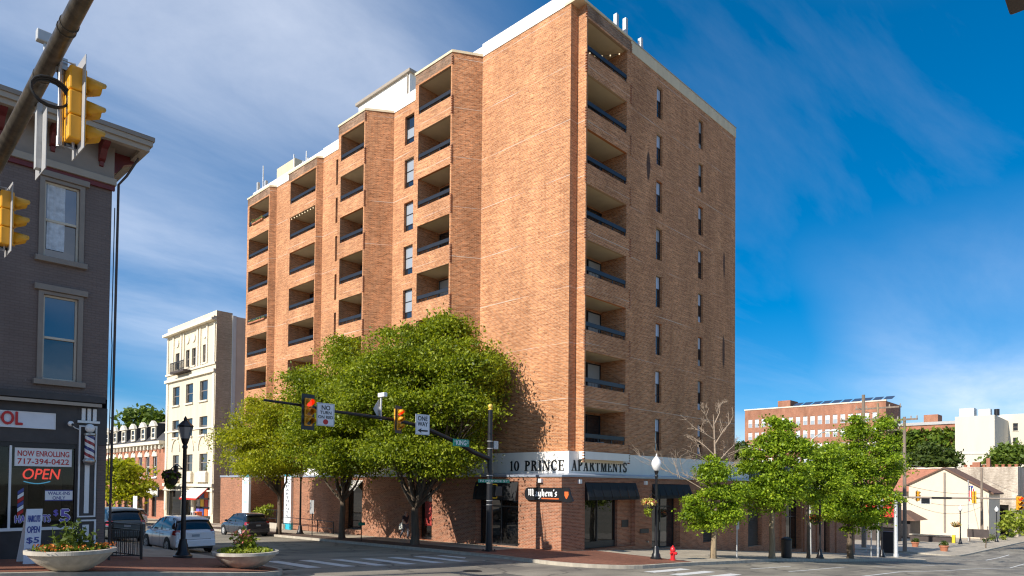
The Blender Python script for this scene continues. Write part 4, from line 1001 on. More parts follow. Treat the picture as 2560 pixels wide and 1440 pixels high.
def lobe_points(lobe, n, shell=.55):
    x, y, z, rx, ry, rz = lobe
    d = RNG.normal(size=(n, 3)); d /= np.linalg.norm(d, axis=1)[:, None]; r = (shell+(1-shell)*RNG.random((n, 1)))**.8
    return np.array([x, y, z])+d*r*np.array([rx, ry, rz])
def tree(name, label, base, lobes, n_clump, leaves_per, clump_r, leaf_size, leafmat, trunk_r, fork, barkm='bark', lean=(0, 0), twigs=5, group=None, limbs_extra=0, shell=.5, gap=.06):
    """lobes are ellipsoids (dx, dy, z above base, rx, ry, rz)"""
    b = Vector(base); r = thing(name, label, 'tree', base, group)
    tk = MB(); tp = [b+Vector((lean[0]*t, lean[1]*t, fork*t)) for t in (0, .06, .3, .6, .85, 1)]
    for i in range(1, 5): tp[i] += Vector((random.uniform(-.05, .05), random.uniform(-.05, .05), 0))
    tp[0].z -= .1
    tk.tube(tp, [trunk_r*1.35, trunk_r*1.1, trunk_r*.95, trunk_r*.88, trunk_r*.85, trunk_r*.8], 9)
    wts = np.array([l[3]*l[4]*l[5] for l in lobes]); wts = wts**.8/np.sum(wts**.8); cl_pts = []
    for l, w in zip(lobes, wts):
        n = max(6, int(n_clump*w)); pts = lobe_points(l, n, shell); cl_pts.append(pts)
        c = Vector((l[0], l[1], l[2]))
        f0 = tp[-1] if l[2] < fork*2.2 else tp[-1]
        mids = [f0, b+c*.0+Vector(((tp[-1]-b)*.45)+c*.45)+Vector((random.uniform(-.2, .2), random.uniform(-.2, .2), -.1*l[5])), b+c]
        rr = trunk_r*(.35+.35*min(1, l[3]/2.5))
        tk.tube([mids[0], (mids[0]*.55+mids[1]*.45)+Vector((0, 0, -.05)), mids[1], (mids[1]+mids[2])/2+Vector((random.uniform(-.15, .15), random.uniform(-.15, .15), .1)), mids[2]], [rr, rr*.75, rr*.55, rr*.36, rr*.18], 6)
        for q in range(twigs):
            e_ = Vector(pts[random.randrange(n)])+b; st = mids[1].lerp(mids[2], random.random()*.9)
            m_ = st.lerp(e_, .5)+Vector((0, 0, random.uniform(.0, .25))); tk.tube([st, m_, e_], [rr*.3, rr*.18, rr*.05], 4, False)
    obj('trunk', tk, barkm, r, True)
    P_ = np.concatenate(cl_pts); keep = P_[:, 2] > fork*.55; P_ = P_[keep]
    wl = 2.2/max(.6, clump_r*2.6); ph_ = RNG.random(6)*6.28                # gaps between the sprays
    fld = np.sin(P_[:, 0]*wl+ph_[0])*np.sin(P_[:, 1]*wl*.9+ph_[1])+np.sin(P_[:, 2]*wl*1.5+ph_[2])*.8+np.sin((P_[:, 0]+P_[:, 2])*wl*.8+ph_[3])*.5
    P_ = P_[RNG.random(len(P_)) < np.clip(.62+.75*fld, gap, 1)]
    off = RNG.normal(size=(len(P_), leaves_per, 3))*clump_r*np.array([1, 1, .38])*(.45+1.1*RNG.random((len(P_), 1, 1)))
    off[:, :, 2] -= .22*np.hypot(off[:, :, 0], off[:, :, 1])          # sprays droop a little at their tips
    C = (P_[:, None, :]+off).reshape(-1, 3)+np.array(b)
    v, f = leaf_cloud(C, leaf_size, .3); cloud_obj('crown', v, f, leafmat, r)
    return r
# ---- cars: forward is +Y, ground at z = 0
def make_car(name, label, paint, L=4.0, Wd=1.72, H=1.52, thickC=True, hood=.74, glassm='car_glass', cat='car', group=None, boxy=0.0, detail=True):
    r = thing(name, label, cat, group=group); k = Wd/1.72
    def ring(y, zb, zt, hw, crown=.03):
        pts = [(hw*.86, zb), (hw*.97, zb+.07), (hw, zb+.2), (hw*1.0, zb+(zt-zb)*.6), (hw*.97, zt-.06), (hw*.92, zt-.015), (hw*.6, zt+crown*.7), (0, zt+crown)]
        pts = pts+[(-x, z) for x, z in pts[-2::-1]]; return [(x*k, y, z) for x, z in pts]
    st = [(0, .42, .86, .76), (.012, .32, .95, .815), (.05, .26, .99, .85), (.14, .2, .985, .862), (.3, .19, .965, .865), (.5, .19, .95, .865), (.66, .19, .935, .862), (.73, .19, .915, .86), (.83, .2, .86+.02*boxy, .85), (.92, .24, .77+.05*boxy, .81), (.975, .30, .68+.08*boxy, .73), (1, .40, .58+.1*boxy, .60)]
    mb = MB(); rings = [ring((s-.5)*L, zb, zt*H/1.52, hw) for s, zb, zt, hw in st]; n = len(rings[0])
    mb.v = [p for q in rings for p in q]; mb.f = [(i*n+j, i*n+j+1, (i+1)*n+j+1, (i+1)*n+j) for i in range(len(st)-1) for j in range(n-1)]
    mb.f += [(i*n+n-1, i*n, (i+1)*n, (i+1)*n+n-1) for i in range(len(st)-1)]; mb.f += [tuple(range(n)), tuple((len(st)-1)*n+j for j in range(n-1, -1, -1))]; mb.m = [0]*len(mb.f)
    body = obj('body', mb, paint, r, True)
    hz = H/1.52
    cs = [(.03, .96, 1.0, .77, .72), (.055, .96, 1.22, .785, .67), (.085, .96, 1.40, .79, .63), (.15, .96, 1.485, .795, .615), (.32, .95, 1.515, .795, .615), (.46, .945, 1.49, .795, .61), (.54, .94, 1.42, .79, .62), (.64, .935, 1.18, .785, .66), (hood, .92, .945, .77, .72)]
    gm = MB()
    def gr(s, zb, zt, hb, ht): return [(x*k, (s-.5)*L, z*hz) for x, z in [(hb, zb), (hb*.72+ht*.28+.015, zb+(zt-zb)*.45), (ht, zt-.03), (ht*.8, zt), (0, zt+.02), (-ht*.8, zt), (-ht, zt-.03), (-(hb*.72+ht*.28+.015), zb+(zt-zb)*.45), (-hb, zb)]]
    rg = [gr(*c) for c in cs]; n = 9; gm.v = [p for q in rg for p in q]; gm.f = [(i*n+j, i*n+j+1, (i+1)*n+j+1, (i+1)*n+j) for i in range(len(rg)-1) for j in range(n-1)]; gm.m = [0]*len(gm.f)
    obj('glasshouse', gm, glassm, r, True)
    rf = MB(); rs = [gr(s, zb, zt, hb, ht) for s, zb, zt, hb, ht in cs[2:7]]
    for q in rs:
        for j in (2, 3, 4, 5, 6): rf.v.append((q[j][0]*1.03, q[j][1], q[j][2]+.012))
    rf.v = [(x, y+(-.10 if i < 5 else 0), z+(-.01 if i < 5 else 0)) for i, (x, y, z) in enumerate(rf.v)]
    rf.f = [(i*5+j, i*5+j+1, (i+1)*5+j+1, (i+1)*5+j) for i in range(4) for j in range(4)]; rf.m = [0]*len(rf.f)
    ro = obj('roof', rf, paint, r, True); sm = ro.modifiers.new('thick', 'SOLIDIFY'); sm.thickness = .035; sm.offset = 1
    pil = MB()
    def side(s, t):    # point on the glasshouse side at station s, height fraction t
        for i in range(len(cs)-1):
            if cs[i][0] <= s <= cs[i+1][0]:
                w = (s-cs[i][0])/(cs[i+1][0]-cs[i][0]); q = [cs[i][j]+(cs[i+1][j]-cs[i][j])*w for j in range(5)]; break
        return Vector(((q[3]+(q[4]-q[3])*t)*k*1.012+.006, (s-.5)*L, (q[1]+(q[2]-q[1])*t)*hz))
    def mir(p, s): return Vector((p.x*s, p.y, p.z))
    for sg in (1, -1):
        P_ = lambda s, t: mir(side(s, t), sg)
        pil.tube([P_(hood-.01, .0), P_(.64, .9), P_(.545, .98)], .032, 5)
        pil.tube([P_(.40, 0), P_(.405, .98)], .03, 5)
        c0, c1 = (.17, .27) if thickC else (.12, .165)
        pil.add([P_(c0, .02), P_(c1, .02), P_(c1+.01, .97), P_(c0+.005, .97)], [(0, 1, 2, 3)]); pil.add([P_(.035, .02), P_(.09, .02), P_(.11, .96), P_(.085, .96)], [(0, 1, 2, 3)])
        pil.tube([P_(.05, .02), P_(.3, .01), P_(hood-.02, .0)], .016, 4)
    obj('pillar', pil, paint, r)
    for sx_ in (1, -1):
        for s in (.19, .80):
            y = (s-.5)*L; x = .80*k*sx_
            w = obj('wheel', MB().tube([(x-.085*sx_, y, .31), (x+.075*sx_, y, .31)], [.315, .315], 20), 'rubber', r, False)
            hub = MB().lathe([(.205, 0), (.2, .012), (.06, .02)], 18); hub.v = [(x+sx_*(.076+z), y+a, .31+b_) for a, b_, z in hub.v]; obj('rim', hub, 'galvanised', w, True)
            sp_ = MB()
            for q in range(5):
                an = q*2*math.pi/5; sp_.bar((x+sx_*.09, y+.05*math.cos(an), .31+.05*math.sin(an)), (x+sx_*.09, y+.2*math.cos(an), .31+.2*math.sin(an)), .012, .02)
            obj('spoke', sp_, 'rubber', w)
            ar = MB().tube([(x+.062*sx_*k, y, .33), (x+.0655*sx_*k, y, .33)], .385, 22); obj('wheel_arch', ar, 'rubber', r)
        tl = MB().hexa([(.60*k*sx_, -.5*L+.0, .80*hz), (.80*k*sx_, -.5*L+.03, .78*hz), (.865*k*sx_, -.5*L+.22, .80*hz), (.62*k*sx_, -.5*L+.2, .80*hz), (.62*k*sx_, -.5*L+.035, .985*hz), (.77*k*sx_, -.5*L+.05, .985*hz), (.835*k*sx_, -.5*L+.2, .97*hz), (.62*k*sx_, -.5*L+.2, .985*hz)])
        t_ = obj('tail_light', tl, 'tail_red', r); obj('lens', MB().box(min(.66*k*sx_, .77*k*sx_), max(.66*k*sx_, .77*k*sx_), -.5*L-.006, -.5*L+.03, .80*hz, .87*hz), 'lamp_clear', t_)
        obj('mirror', MB().hexa([(sx_*.84*k, .17*L, .93*hz), (sx_*1.0*k, .165*L, .94*hz), (sx_*1.0*k, .19*L, .94*hz), (sx_*.84*k, .2*L, .93*hz), (sx_*.84*k, .17*L, 1.06*hz), (sx_*.99*k, .165*L, 1.06*hz), (sx_*.99*k, .19*L, 1.06*hz), (sx_*.84*k, .2*L, 1.06*hz)]), paint, r)
        obj('headlight', MB().hexa([(.45*k*sx_, .47*L, .58*hz), (.70*k*sx_, .445*L, .60*hz), (.735*k*sx_, .40*L, .64*hz), (.5*k*sx_, .42*L, .66*hz), (.45*k*sx_, .475*L, .66*hz), (.68*k*sx_, .45*L, .69*hz), (.72*k*sx_, .40*L, .75*hz), (.5*k*sx_, .42*L, .74*hz)]), 'lamp_clear', r)
        if detail:
            x_ = .8655*k*sx_
            for s in (.30, .405, .62): obj('door_seam', MB().box(min(x_, x_+.003*sx_), max(x_, x_+.003*sx_), (s-.5)*L-.006, (s-.5)*L+.006, .3, .90*hz), 'rubber', r)
            for s in (.36, .50): obj('door_handle', MB().box(min(x_, x_+.03*sx_), max(x_, x_+.03*sx_), (s-.5)*L-.09, (s-.5)*L+.09, .80*hz, .83*hz), paint, r)
    bm_ = MB().box(-.80*k, .80*k, -.5*L-.04, -.5*L+.14, .30, .58); bo = soft(obj('bumper', bm_, paint, r), .03, 3)
    obj('valance', MB().box(-.7*k, .7*k, -.5*L-.01, -.5*L+.12, .22, .298), 'rubber', r)
    obj('tailgate_seam', MB().box(-.62*k, .62*k, -.5*L-.004, -.5*L+.02, .60, .612), 'rubber', r)
    obj('number_plate', MB().box(-.155, .155, -.5*L-.012, -.5*L+.03, .70*hz, .80*hz), 'plate_blue', r)
    obj('plate_bar', MB().box(-.34*k, .34*k, -.5*L-.02, -.5*L+.03, .825*hz, .865*hz), paint, r)
    return r
# ================================================================ FAR SIGNAL POLE (tower corner)
FP = Vector((23.3, 23.76, G(23.3, 23.76)+.01)); fy = FP.y
pole_top = atv(1222, 1012, fy).z-.25
sp_ = thing('signal_mast', 'black traffic signal pole with long curved mast arm at the tower corner', 'signal pole', FP)
obj('pole', MB().lathe([(.2, 0), (.2, .05), (.17, .06), (.145, 3.2), (.115, pole_top-FP.z)], 14, FP), 'black_metal', sp_, True)
bs = MB().box(FP.x-.26, FP.x+.26, fy-.26, fy+.26, FP.z-.02, FP.z+.03)
for a, b in ((-.2, -.2), (.2, -.2), (.2, .2), (-.2, .2)): bs.cyl((FP.x+a, fy+b, FP.z+.02), (FP.x+a, fy+b, FP.z+.11), .03, n=6)
obj('base_plate', bs, 'black_metal', sp_)
obj('finial', MB().lathe([(.12, 0), (.13, .04), (.06, .07), (.05, .1)], 12, (FP.x, fy, pole_top)).ball((FP.x, fy, pole_top+.19), .12, 12, 8), 'yellow_ball', sp_, True)
armpx = [(1216, 1146), (1185, 1131), (1150, 1110), (1110, 1091), (1075, 1075), (1030, 1060), (990, 1050), (900, 1037), (840, 1029), (760, 1014), (660, 1000)]
arm = [atv(x, y, fy) for x, y in armpx]; arm[0].x = FP.x-.1
rr = [.12-.075*i/(len(arm)-1) for i in range(len(arm))]
obj('mast_arm', MB().tube(arm, rr, 10), 'black_metal', sp_, True)
bands = MB()
for z in (-1.0, -.8, .05, .2, .42): bands.cyl((FP.x, fy, z), (FP.x, fy, z+.03), .155, n=12)
obj('strap', bands, 'galvanised', sp_)
def arm_z(u):
    for i in range(len(arm)-1):
        if arm[i+1].x <= u <= arm[i].x: t = (u-arm[i].x)/(arm[i+1].x-arm[i].x); return arm[i].z+(arm[i+1].z-arm[i].z)*t
    return arm[-1].z
def make_signal(name, label, back=True, sc=1.0, lit='red', group='traffic signal heads', bodym='signal_yellow', backm='black_metal'):
    """three-section head facing -Y, centre at origin"""
    r = thing(name, label, 'traffic light', group=group)
    bd = MB()
    for k in range(3): bd.box(-.17, .17, -.02, .20, .18-.355*k, .528-.355*k)
    soft(obj('housing', bd, bodym, r), .025, 2)
    if back: soft(obj('backplate', MB().box(-.30, .30, .03, .045, -.68, .68), backm, r), .02, 2)
    lens = ['red_lens' if lit == 'red' else 'dark_lens', 'amber_lens', 'dark_lens']
    for k in range(3):
        zc_ = .354-.355*k
        obj('lens', MB().tube([(0, -.021, zc_), (0, -.035, zc_)], [.135, .12], 16), lens[k], r, False)
        vis = MB(); n = 16; ring0 = []; ring1 = []
        for q in range(n+1):
            an = rad(-35+250*q/n); dep = .26 if 0.2 < q/n < .8 else .26*max(.25, min(q, n-q)/(n*.2))
            ring0.append((.15*math.cos(an), -.02, zc_+.15*math.sin(an))); ring1.append((.152*math.cos(an), -.02-dep, zc_+.152*math.sin(an)-.02))
        vis.v = ring0+ring1; vis.f = [(q, q+1, n+2+q, n+1+q) for q in range(n)]; vis.m = [0]*n
        vo_ = obj('visor', vis, bodym, r, True); sm = vo_.modifiers.new('thick', 'SOLIDIFY'); sm.thickness = .008
    obj('bracket', MB().tube([(0, .1, .53), (0, .1, .62), (0, .28, .62), (0, .28, -.62), (0, .1, -.62), (0, .1, -.53)], .022, 6), backm, r)
    return r
sig = make_signal('traffic_light', 'yellow traffic light with black backplate beside the NO TURN ON RED sign')
def on_arm(u, dy=-.28): return Vector((u, fy+dy, arm_z(u)))
u = atv(771, 1029, fy-.3).x; place(sig, (u, fy-.32, atv(771, 1030, fy-.3).z), rad(8), 1.0)
u2 = atv(997, 1049, fy-.3).x; s2 = dup(sig, (u2, fy-.32, atv(997, 1049, fy-.3).z), 'yellow traffic light on the mast arm beside the ONE WAY sign', rad(22), .86)
def flat_sign(name, label, f, a0, a1, z0, z1, d, board='sign_white', th=.012, post=None, border=None):
    o = thing(name, label, 'sign', f((a0+a1)/2, z0, d)); b = obj('panel', MB().fbox(f, a0, a1, z0, z1, d, d+th), board, o)
    if border:
        m_ = MB(); w = .018
        for q in ((a0+.02, a0+.02+w, z0+.02, z1-.02), (a1-.02-w, a1-.02, z0+.02, z1-.02), (a0+.02+w, a1-.02-w, z0+.02, z0+.02+w), (a0+.02+w, a1-.02-w, z1-.02-w, z1-.02)): m_.fbox(f, *q, d-.004, d-.001)
        obj('border', m_, border, o)
    return o
fs = FV(fy-.2)
a0, a1, z0, z1 = rectV(fy-.2, 792, 1008, 836, 1065); o = flat_sign('regulatory_sign', 'white NO TURN ON RED sign with a red disc on the mast arm', fs, a0, a1, z0, z1, 0, border='grey_plate')
t = MB(); h = z1-z0; wd = a1-a0
put_text(t, 'NO', fs, a0+wd*.27, a1-wd*.25, z1-h*.30, z1-h*.10, -.006, bold=.03); put_text(t, 'TURN', fs, a0+wd*.18, a1-wd*.18, z1-h*.48, z1-h*.35, -.006, bold=.03); put_text(t, 'ON RED', fs, a0+wd*.08, a1-wd*.08, z1-h*.68, z1-h*.55, -.006, bold=.03)
obj('lettering', t, 'letter_black', o); obj('red_disc', MB().prism(fs, [((a0+a1)/2+.125*h*math.cos(rad(18*q)), z0+h*.18+.115*h*math.sin(rad(18*q))) for q in range(20)], -.008, -.003), 'sign_red', o)
a0, a1, z0, z1 = rectV(fy-.2, 1039, 1036, 1074, 1087); o = flat_sign('regulatory_sign', 'white ONE WAY sign with a black left arrow on the mast arm', fs, a0, a1, z0, z1, 0, border='grey_plate')
t = MB(); h = z1-z0; wd = a1-a0
put_text(t, 'ONE', fs, a0+wd*.16, a1-wd*.16, z1-h*.31, z1-h*.09, -.006, bold=.03); put_text(t, 'WAY', fs, a0+wd*.14, a1-wd*.14, z1-h*.58, z1-h*.37, -.006, bold=.03)
zc_ = z0+h*.2; t.prism(fs, [(a0+wd*.14, zc_), (a0+wd*.42, zc_+h*.12), (a0+wd*.38, zc_+h*.04), (a1-wd*.14, zc_+h*.04), (a1-wd*.14, zc_-h*.04), (a0+wd*.38, zc_-h*.04), (a0+wd*.42, zc_-h*.12)], -.008, -.004)
obj('lettering', t, 'letter_black', o)
a0, a1, z0, z1 = rectV(fy-.2, 1133, 1098, 1173, 1116); o = flat_sign('street_name_sign', 'green KING street name sign hung on the mast arm', fs, a0, a1, z0, z1, 0, 'sign_green')
t = MB(); wd = a1-a0; h = z1-z0; put_text(t, 'W', fs, a0+wd*.06, a0+wd*.14, z0+h*.5, z1-h*.15, -.006); put_text(t, 'KING', fs, a0+wd*.19, a1-wd*.19, z0+h*.18, z1-h*.15, -.006, bold=.03); put_text(t, 'St', fs, a1-wd*.15, a1-wd*.05, z0+h*.45, z1-h*.15, -.006); obj('lettering', t, 'letter_white', o)
a0, a1 = FP.x-.95, FP.x+1.2; z0 = atv(1225, 1205, fy-.2).z; o = thing('street_name_sign', 'green street name sign strapped to the black signal pole', 'sign', (FP.x, fy-.2, z0))
obj('panel', MB().fbox(fs, a0, a1, z0-.03, z0+.13, 0, .02), 'sign_green', o); t = MB(); put_text(t, 'N PRINCE ST', fs, a0+.12, a1-.12, z0+.0, z0+.10, -.005); obj('lettering', t, 'letter_white', o)
# pedestrian signal, video camera, beacon box
px_, pz_ = FP.x+.42, atv(1240, 1228, fy).z
o = thing('pedestrian_signal', 'black pedestrian signal box on yellow brackets fixed to the signal pole', 'pedestrian signal', (px_, fy-.1, pz_))
soft(obj('housing', MB().box(px_-.2, px_+.22, fy-.22, fy+.05, pz_-.24, pz_+.24), 'black_metal', o), .02); obj('lens', MB().box(px_+.223, px_+.228, fy-.19, fy+.02, pz_-.2, pz_+.2), 'taupe', o)
obj('bracket', MB().tube([(FP.x+.12, fy, pz_+.33), (px_, fy-.08, pz_+.33), (px_, fy-.08, pz_+.24)], .03, 6).tube([(FP.x+.12, fy, pz_-.33), (px_, fy-.08, pz_-.33), (px_, fy-.08, pz_-.24)], .03, 6), 'yellow_paint', o)
cu_ = atv(952, 1045, fy).x; o = thing('detector_camera', 'white video detector on an upright post of the mast arm', 'camera', (cu_, fy, arm_z(cu_)))
obj('post', MB().cyl((cu_, fy, arm_z(cu_)-.1), (cu_, fy, atv(952, 990, fy).z), .045, n=8), 'galvanised', o); zc_ = atv(952, 988, fy).z; soft(obj('housing', MB().box(cu_-.09, cu_+.09, fy-.32, fy+.12, zc_-.09, zc_+.09), 'white_paint', o), .02)
o = thing('road_sign', 'small grey diamond sign turned edge-on behind the detector post', 'sign', (cu_-.2, fy+.08, arm_z(cu_)))
zc_ = atv(944, 1022, fy).z; obj('panel', MB().prism(FV(fy+.08), [(cu_-.33, zc_), (cu_-.05, zc_+.42), (cu_+.05, zc_), (cu_-.05, zc_-.42)], 0, .012), 'grey_plate', o)
obj('bracket', MB().box(cu_-.06, cu_+.02, fy+.0, fy+.079, zc_-.1, zc_+.1), 'galvanised', o)
o = thing('equipment_box', 'small grey equipment box high on the signal pole', 'box', (FP.x+.3, fy, .9)); zc_ = atv(1238, 1113, fy).z
soft(obj('box', MB().box(FP.x+.16, FP.x+.46, fy-.12, fy+.12, zc_-.2, zc_+.2), 'galvanised', o), .015); obj('strap', MB().cyl((FP.x, fy, zc_+.16), (FP.x, fy, zc_+.19), .15, n=12).cyl((FP.x, fy, zc_-.19), (FP.x, fy, zc_-.16), .15, n=12), 'galvanised', o)
# ================================================================ SHOP SIGN on the tower corner
a0, a1, z0, z1 = rectU(U0-.08, 1313, 1219, 1405, 1251); az = (z0+z1)/2; hh = (z1-z0)/2; fsn = FU(U0-.16)
o = thing('shop_sign', 'black rounded sign with white gothic letters reading Mayhem\'s across the tower corner', 'sign', (U0-.1, a0, z0))
pl_ = [(a0-.05, az-hh), (a0-.05, az+hh)]+[(a1-hh*.8+hh*.8*math.sin(rad(180*q/10)), az+hh*math.cos(rad(180*q/10))) for q in range(11)]
obj('board', MB().prism(fsn, pl_, .02, .14), 'black_metal', o)
def nib(mb, paths, f, x0, z0_, sx, sz, d, flip=True, nb=(.085, .06)):
    for pth in paths:
        for i in range(len(pth)-1):
            (ax, ay), (bx_, by_) = pth[i], pth[i+1]; q = [(ax-nb[0], ay-nb[1]), (ax+nb[0], ay+nb[1]), (bx_+nb[0], by_+nb[1]), (bx_-nb[0], by_-nb[1])]
            mb.poly([f(x0-x*sx if flip else x0+x*sx, z0_+y*sz, d-.0004*i) for x, y in q])
BLK = {'M': (1.25, [[(.1, .95), (.2, .9), (.22, .15), (.05, .02)], [(.22, .8), (.45, .98), (.55, .88), (.55, .05)], [(.55, .8), (.8, .98), (.92, .85), (.92, .15), (1.05, .05)]]),
       'a': (.6, [[(.08, .55), (.3, .62), (.42, .52), (.42, .1), (.52, .02)], [(.42, .35), (.15, .3), (.1, .12), (.25, .02), (.4, .12)]]), 'y': (.6, [[(.1, .62), (.14, .15), (.3, .03), (.42, .12)], [(.44, .62), (.44, .0), (.3, -.25), (.08, -.3)]]),
       'h': (.62, [[(.1, .98), (.14, .9), (.14, .05)], [(.14, .5), (.32, .62), (.44, .5), (.44, .1), (.36, -.08)]]), 'e': (.52, [[(.14, .35), (.4, .42), (.38, .58), (.22, .62), (.12, .5), (.12, .15), (.26, .03), (.42, .1)]]),
       'm': (.9, [[(.1, .62), (.14, .05)], [(.14, .5), (.3, .62), (.4, .5), (.4, .05)], [(.4, .5), (.56, .62), (.68, .5), (.68, .1), (.78, .02)]]), "'": (.22, [[(.1, .95), (.08, .75)]]), 's': (.5, [[(.4, .55), (.22, .63), (.12, .5), (.36, .25), (.3, .07), (.08, .08)]])}
t = MB(); xx = 0; tot = sum(BLK[c][0] for c in "Mayhem's"); wd = (a1-a0)*.80; ks = wd/tot
for c in "Mayhem's": nib(t, BLK[c][1], fsn, a1-(a1-a0)*.10-xx*ks, z0+hh*.62, ks, hh*1.15, .012, True); xx += BLK[c][0]
obj('lettering', t, 'letter_white', o)
obj('underline', MB().fbox(fsn, a0+(a1-a0)*.06, a0+(a1-a0)*.52, z0+hh*.22, z0+hh*.40, .008, .018), 'sign_orange', o)
c0 = a0-.42; ht = [(c0+.42, az-hh*1.05), (c0+.46, az+.1), (c0+.36, az+.28), (c0+.30, az+hh+.02), (c0-.02, az+hh+.02), (c0-.1, az+.22), (c0-.16, az), (c0-.34, az-hh*.95), (c0-.1, az-hh*1.25), (c0+.2, az-hh*1.2)]
obj('emblem_board', MB().prism(fsn, ht, .021, .10), 'black_metal', o); obj('emblem', MB().prism(fsn, [(c0+.2, az+.14), (c0-.04, az+.14), (c0-.06, az-.02), (c0+.04, az-.2), (c0+.1, az-.22), (c0+.2, az-.06)], .008, .02), 'sign_orange', o)
obj('standoff', MB().fbox(FU(U0), a0+.3, a0+.4, az-.05, az+.05, -.019, -.003).fbox(FU(U0), a1-.5, a1-.4, az-.05, az+.05, -.019, -.003), 'steel', o)
# ================================================================ BANNERS on the entrance piers
def banner(name, label, va, vb, zt, s, stacked, foot):
    f = FU(U0-.22); o = thing(name, label, 'banner', (U0-.2, va, G(U0, va))); g0 = G(U0, va)
    obj('panel', MB().box(U0-.2, U0-.004, va, vb, g0+.5, zt), 'sign_white', o); obj('cap', MB().box(U0-.205, U0-.003, va-.004, vb+.004, zt+.002, zt+.16), 'teal', o)
    if foot: obj('foot', MB().box(U0-.205, U0-.004, va-.004, vb+.004, g0+.0, g0+.498), 'teal', o)
    else: obj('foot', MB().box(U0-.2, U0-.004, va, vb, g0, g0+.498), 'sign_white', o)
    t = MB(); n = len(s); hz_ = (zt-.3-(g0+.9))/n
    for k, c in enumerate(s):
        if c == ' ': continue
        zz_ = zt-.3-hz_*(k+.9)
        put_text(t, c, f, va+(vb-va)*.28, vb-(vb-va)*.28, zz_, zz_+hz_*.62, .012, True)
    obj('lettering', t, 'teal_pale' if not foot else 'letter_black', o); return o
banner('entrance_banner', 'tall white banner with teal top on the pier left of the courtyard', atu(627, 1250, U0).y, atu(611, 1250, U0).y, .46, '10 PRINCE', True, False)
banner('entrance_banner', 'tall white banner with teal top and foot right of the courtyard', atu(733, 1250, U0).y, atu(716, 1250, U0).y, .46, 'APARTMENTS', True, True)
# ================================================================ NEAR MAST ARM (over King Street, top left)
NU, NZ = 2.62, 5.0
nm = thing('signal_mast', 'weathered bronze mast arm crossing the sky at upper left', 'signal pole', (NU, 19.2, G(NU, 19.2)))
q0 = atu(3, 385, NU); q1 = atu(200, 8, NU)
zA = (q0.z+q1.z)/2+.02; cA = lambda y: (NU, y, q0.z+(q1.z-q0.z)*(y-q0.y)/(q1.y-q0.y))
obj('pole', MB().lathe([(.24, 0), (.24, .06), (.17, .08), (.14, cA(19.2)[2]-G(NU, 19.2)+.4)], 14, (NU, 19.2, G(NU, 19.2))), 'bronze_arm', nm, True)
obj('mast_arm', MB().tube([cA(19.2), cA(16), cA(13), cA(10), cA(7.2), cA(6.2)], [.145, .135, .125, .112, .102, .098], 16), 'bronze_arm', nm, True)
st_ = MB()
for y in (9.75, 9.55, 11.6, 11.75, 8.1, 13.2): p_ = Vector(cA(y)); st_.cyl((NU, y-.02, p_.z), (NU, y+.02, p_.z), .132, n=16)
obj('strap', st_, 'bronze_arm', nm)
def near_signal(py, zc, label, first=None, loopz=True):
    base = Vector(cA(py)); bt0 = zc-base.z
    cpt = Vector((NU+.42, py-.12, zc))
    if first is None:
        s_ = make_signal('traffic_light', label, True, group='signals on the near mast arm', backm='grey_plate', lit='none'); s_.location = cpt; s_.rotation_euler = (0, 0, rad(90)); s_.scale = (1.1, 1.1, 1.1)
    else: s_ = dup(first, cpt, label, rad(90), 1.08)
    hw = thing('signal_bracket', 'grey clamp pipe with black cable loop holding the '+('nearer' if first is None else 'farther')+' signal at upper left', 'bracket', base)
    pu, pyy = NU+.17, py+.02
    obj('pipe', MB().cyl((pu, pyy, zc+.66), (pu, pyy, zc-.6), .042, n=10), 'steel', hw, True)
    obj('saddle', MB().box(NU+.06, pu+.05, pyy-.09, pyy+.09, base.z-.1, base.z+.08), 'steel', hw)
    obj('clamp', MB().cyl((pu, pyy, zc+.5), (pu, pyy, zc+.72), .06, n=10), 'steel', hw)
    obj('clamp', MB().cyl((pu, pyy, zc-.66), (pu, pyy, zc-.5), .065, n=10), 'steel', hw)
    _ = (MB().cyl((pu, pyy, zc+.5), (pu, pyy, zc+.72), .06, n=10).cyl((pu, pyy, zc-.66), (pu, pyy, zc-.5), .065, n=10))
    obj('bracket_arm', MB().bar((pu, pyy, zc+.62), (NU+.36, py-.1, zc+.6), .05, .05).bar((pu, pyy, zc-.6), (NU+.36, py-.1, zc-.62), .05, .05), 'black_metal', hw)
    lp = MB()
    for q in range(3):
        r0 = .21+.012*q; lp.tube([(NU-.02+r0*math.cos(rad(a))*1.15, pyy-.16-.02*q, zc+.06+.012*q+r0*math.sin(rad(a))*.95) for a in range(0, 370, 24)], .018, 6)
    lp.tube([(pu-.05, pyy+.05, base.z-.05), (pu-.05, pyy+.0, zc+.45), (pu-.04, pyy+.02, zc+.3)], .016, 6); lp.tube([(pu-.04, pyy+.03, zc-.1), (pu-.03, pyy+.07, zc-.4), (pu+.0, pyy+.05, zc-.6)], .018, 6)
    obj('cable', lp, 'rubber', hw, True); return s_
y1_ = atu(205, 272, NU+.42).y+.12; y2_ = atu(28, 550, NU+.42).y+.12
ns1 = near_signal(y1_, atu(205, 274, NU+.42).z, 'large yellow traffic light seen side-on with grey backplate at upper left')
ns2 = near_signal(y2_, atu(28, 552, NU+.42).z, 'yellow traffic light at the left picture edge below the bronze mast arm', ns1)
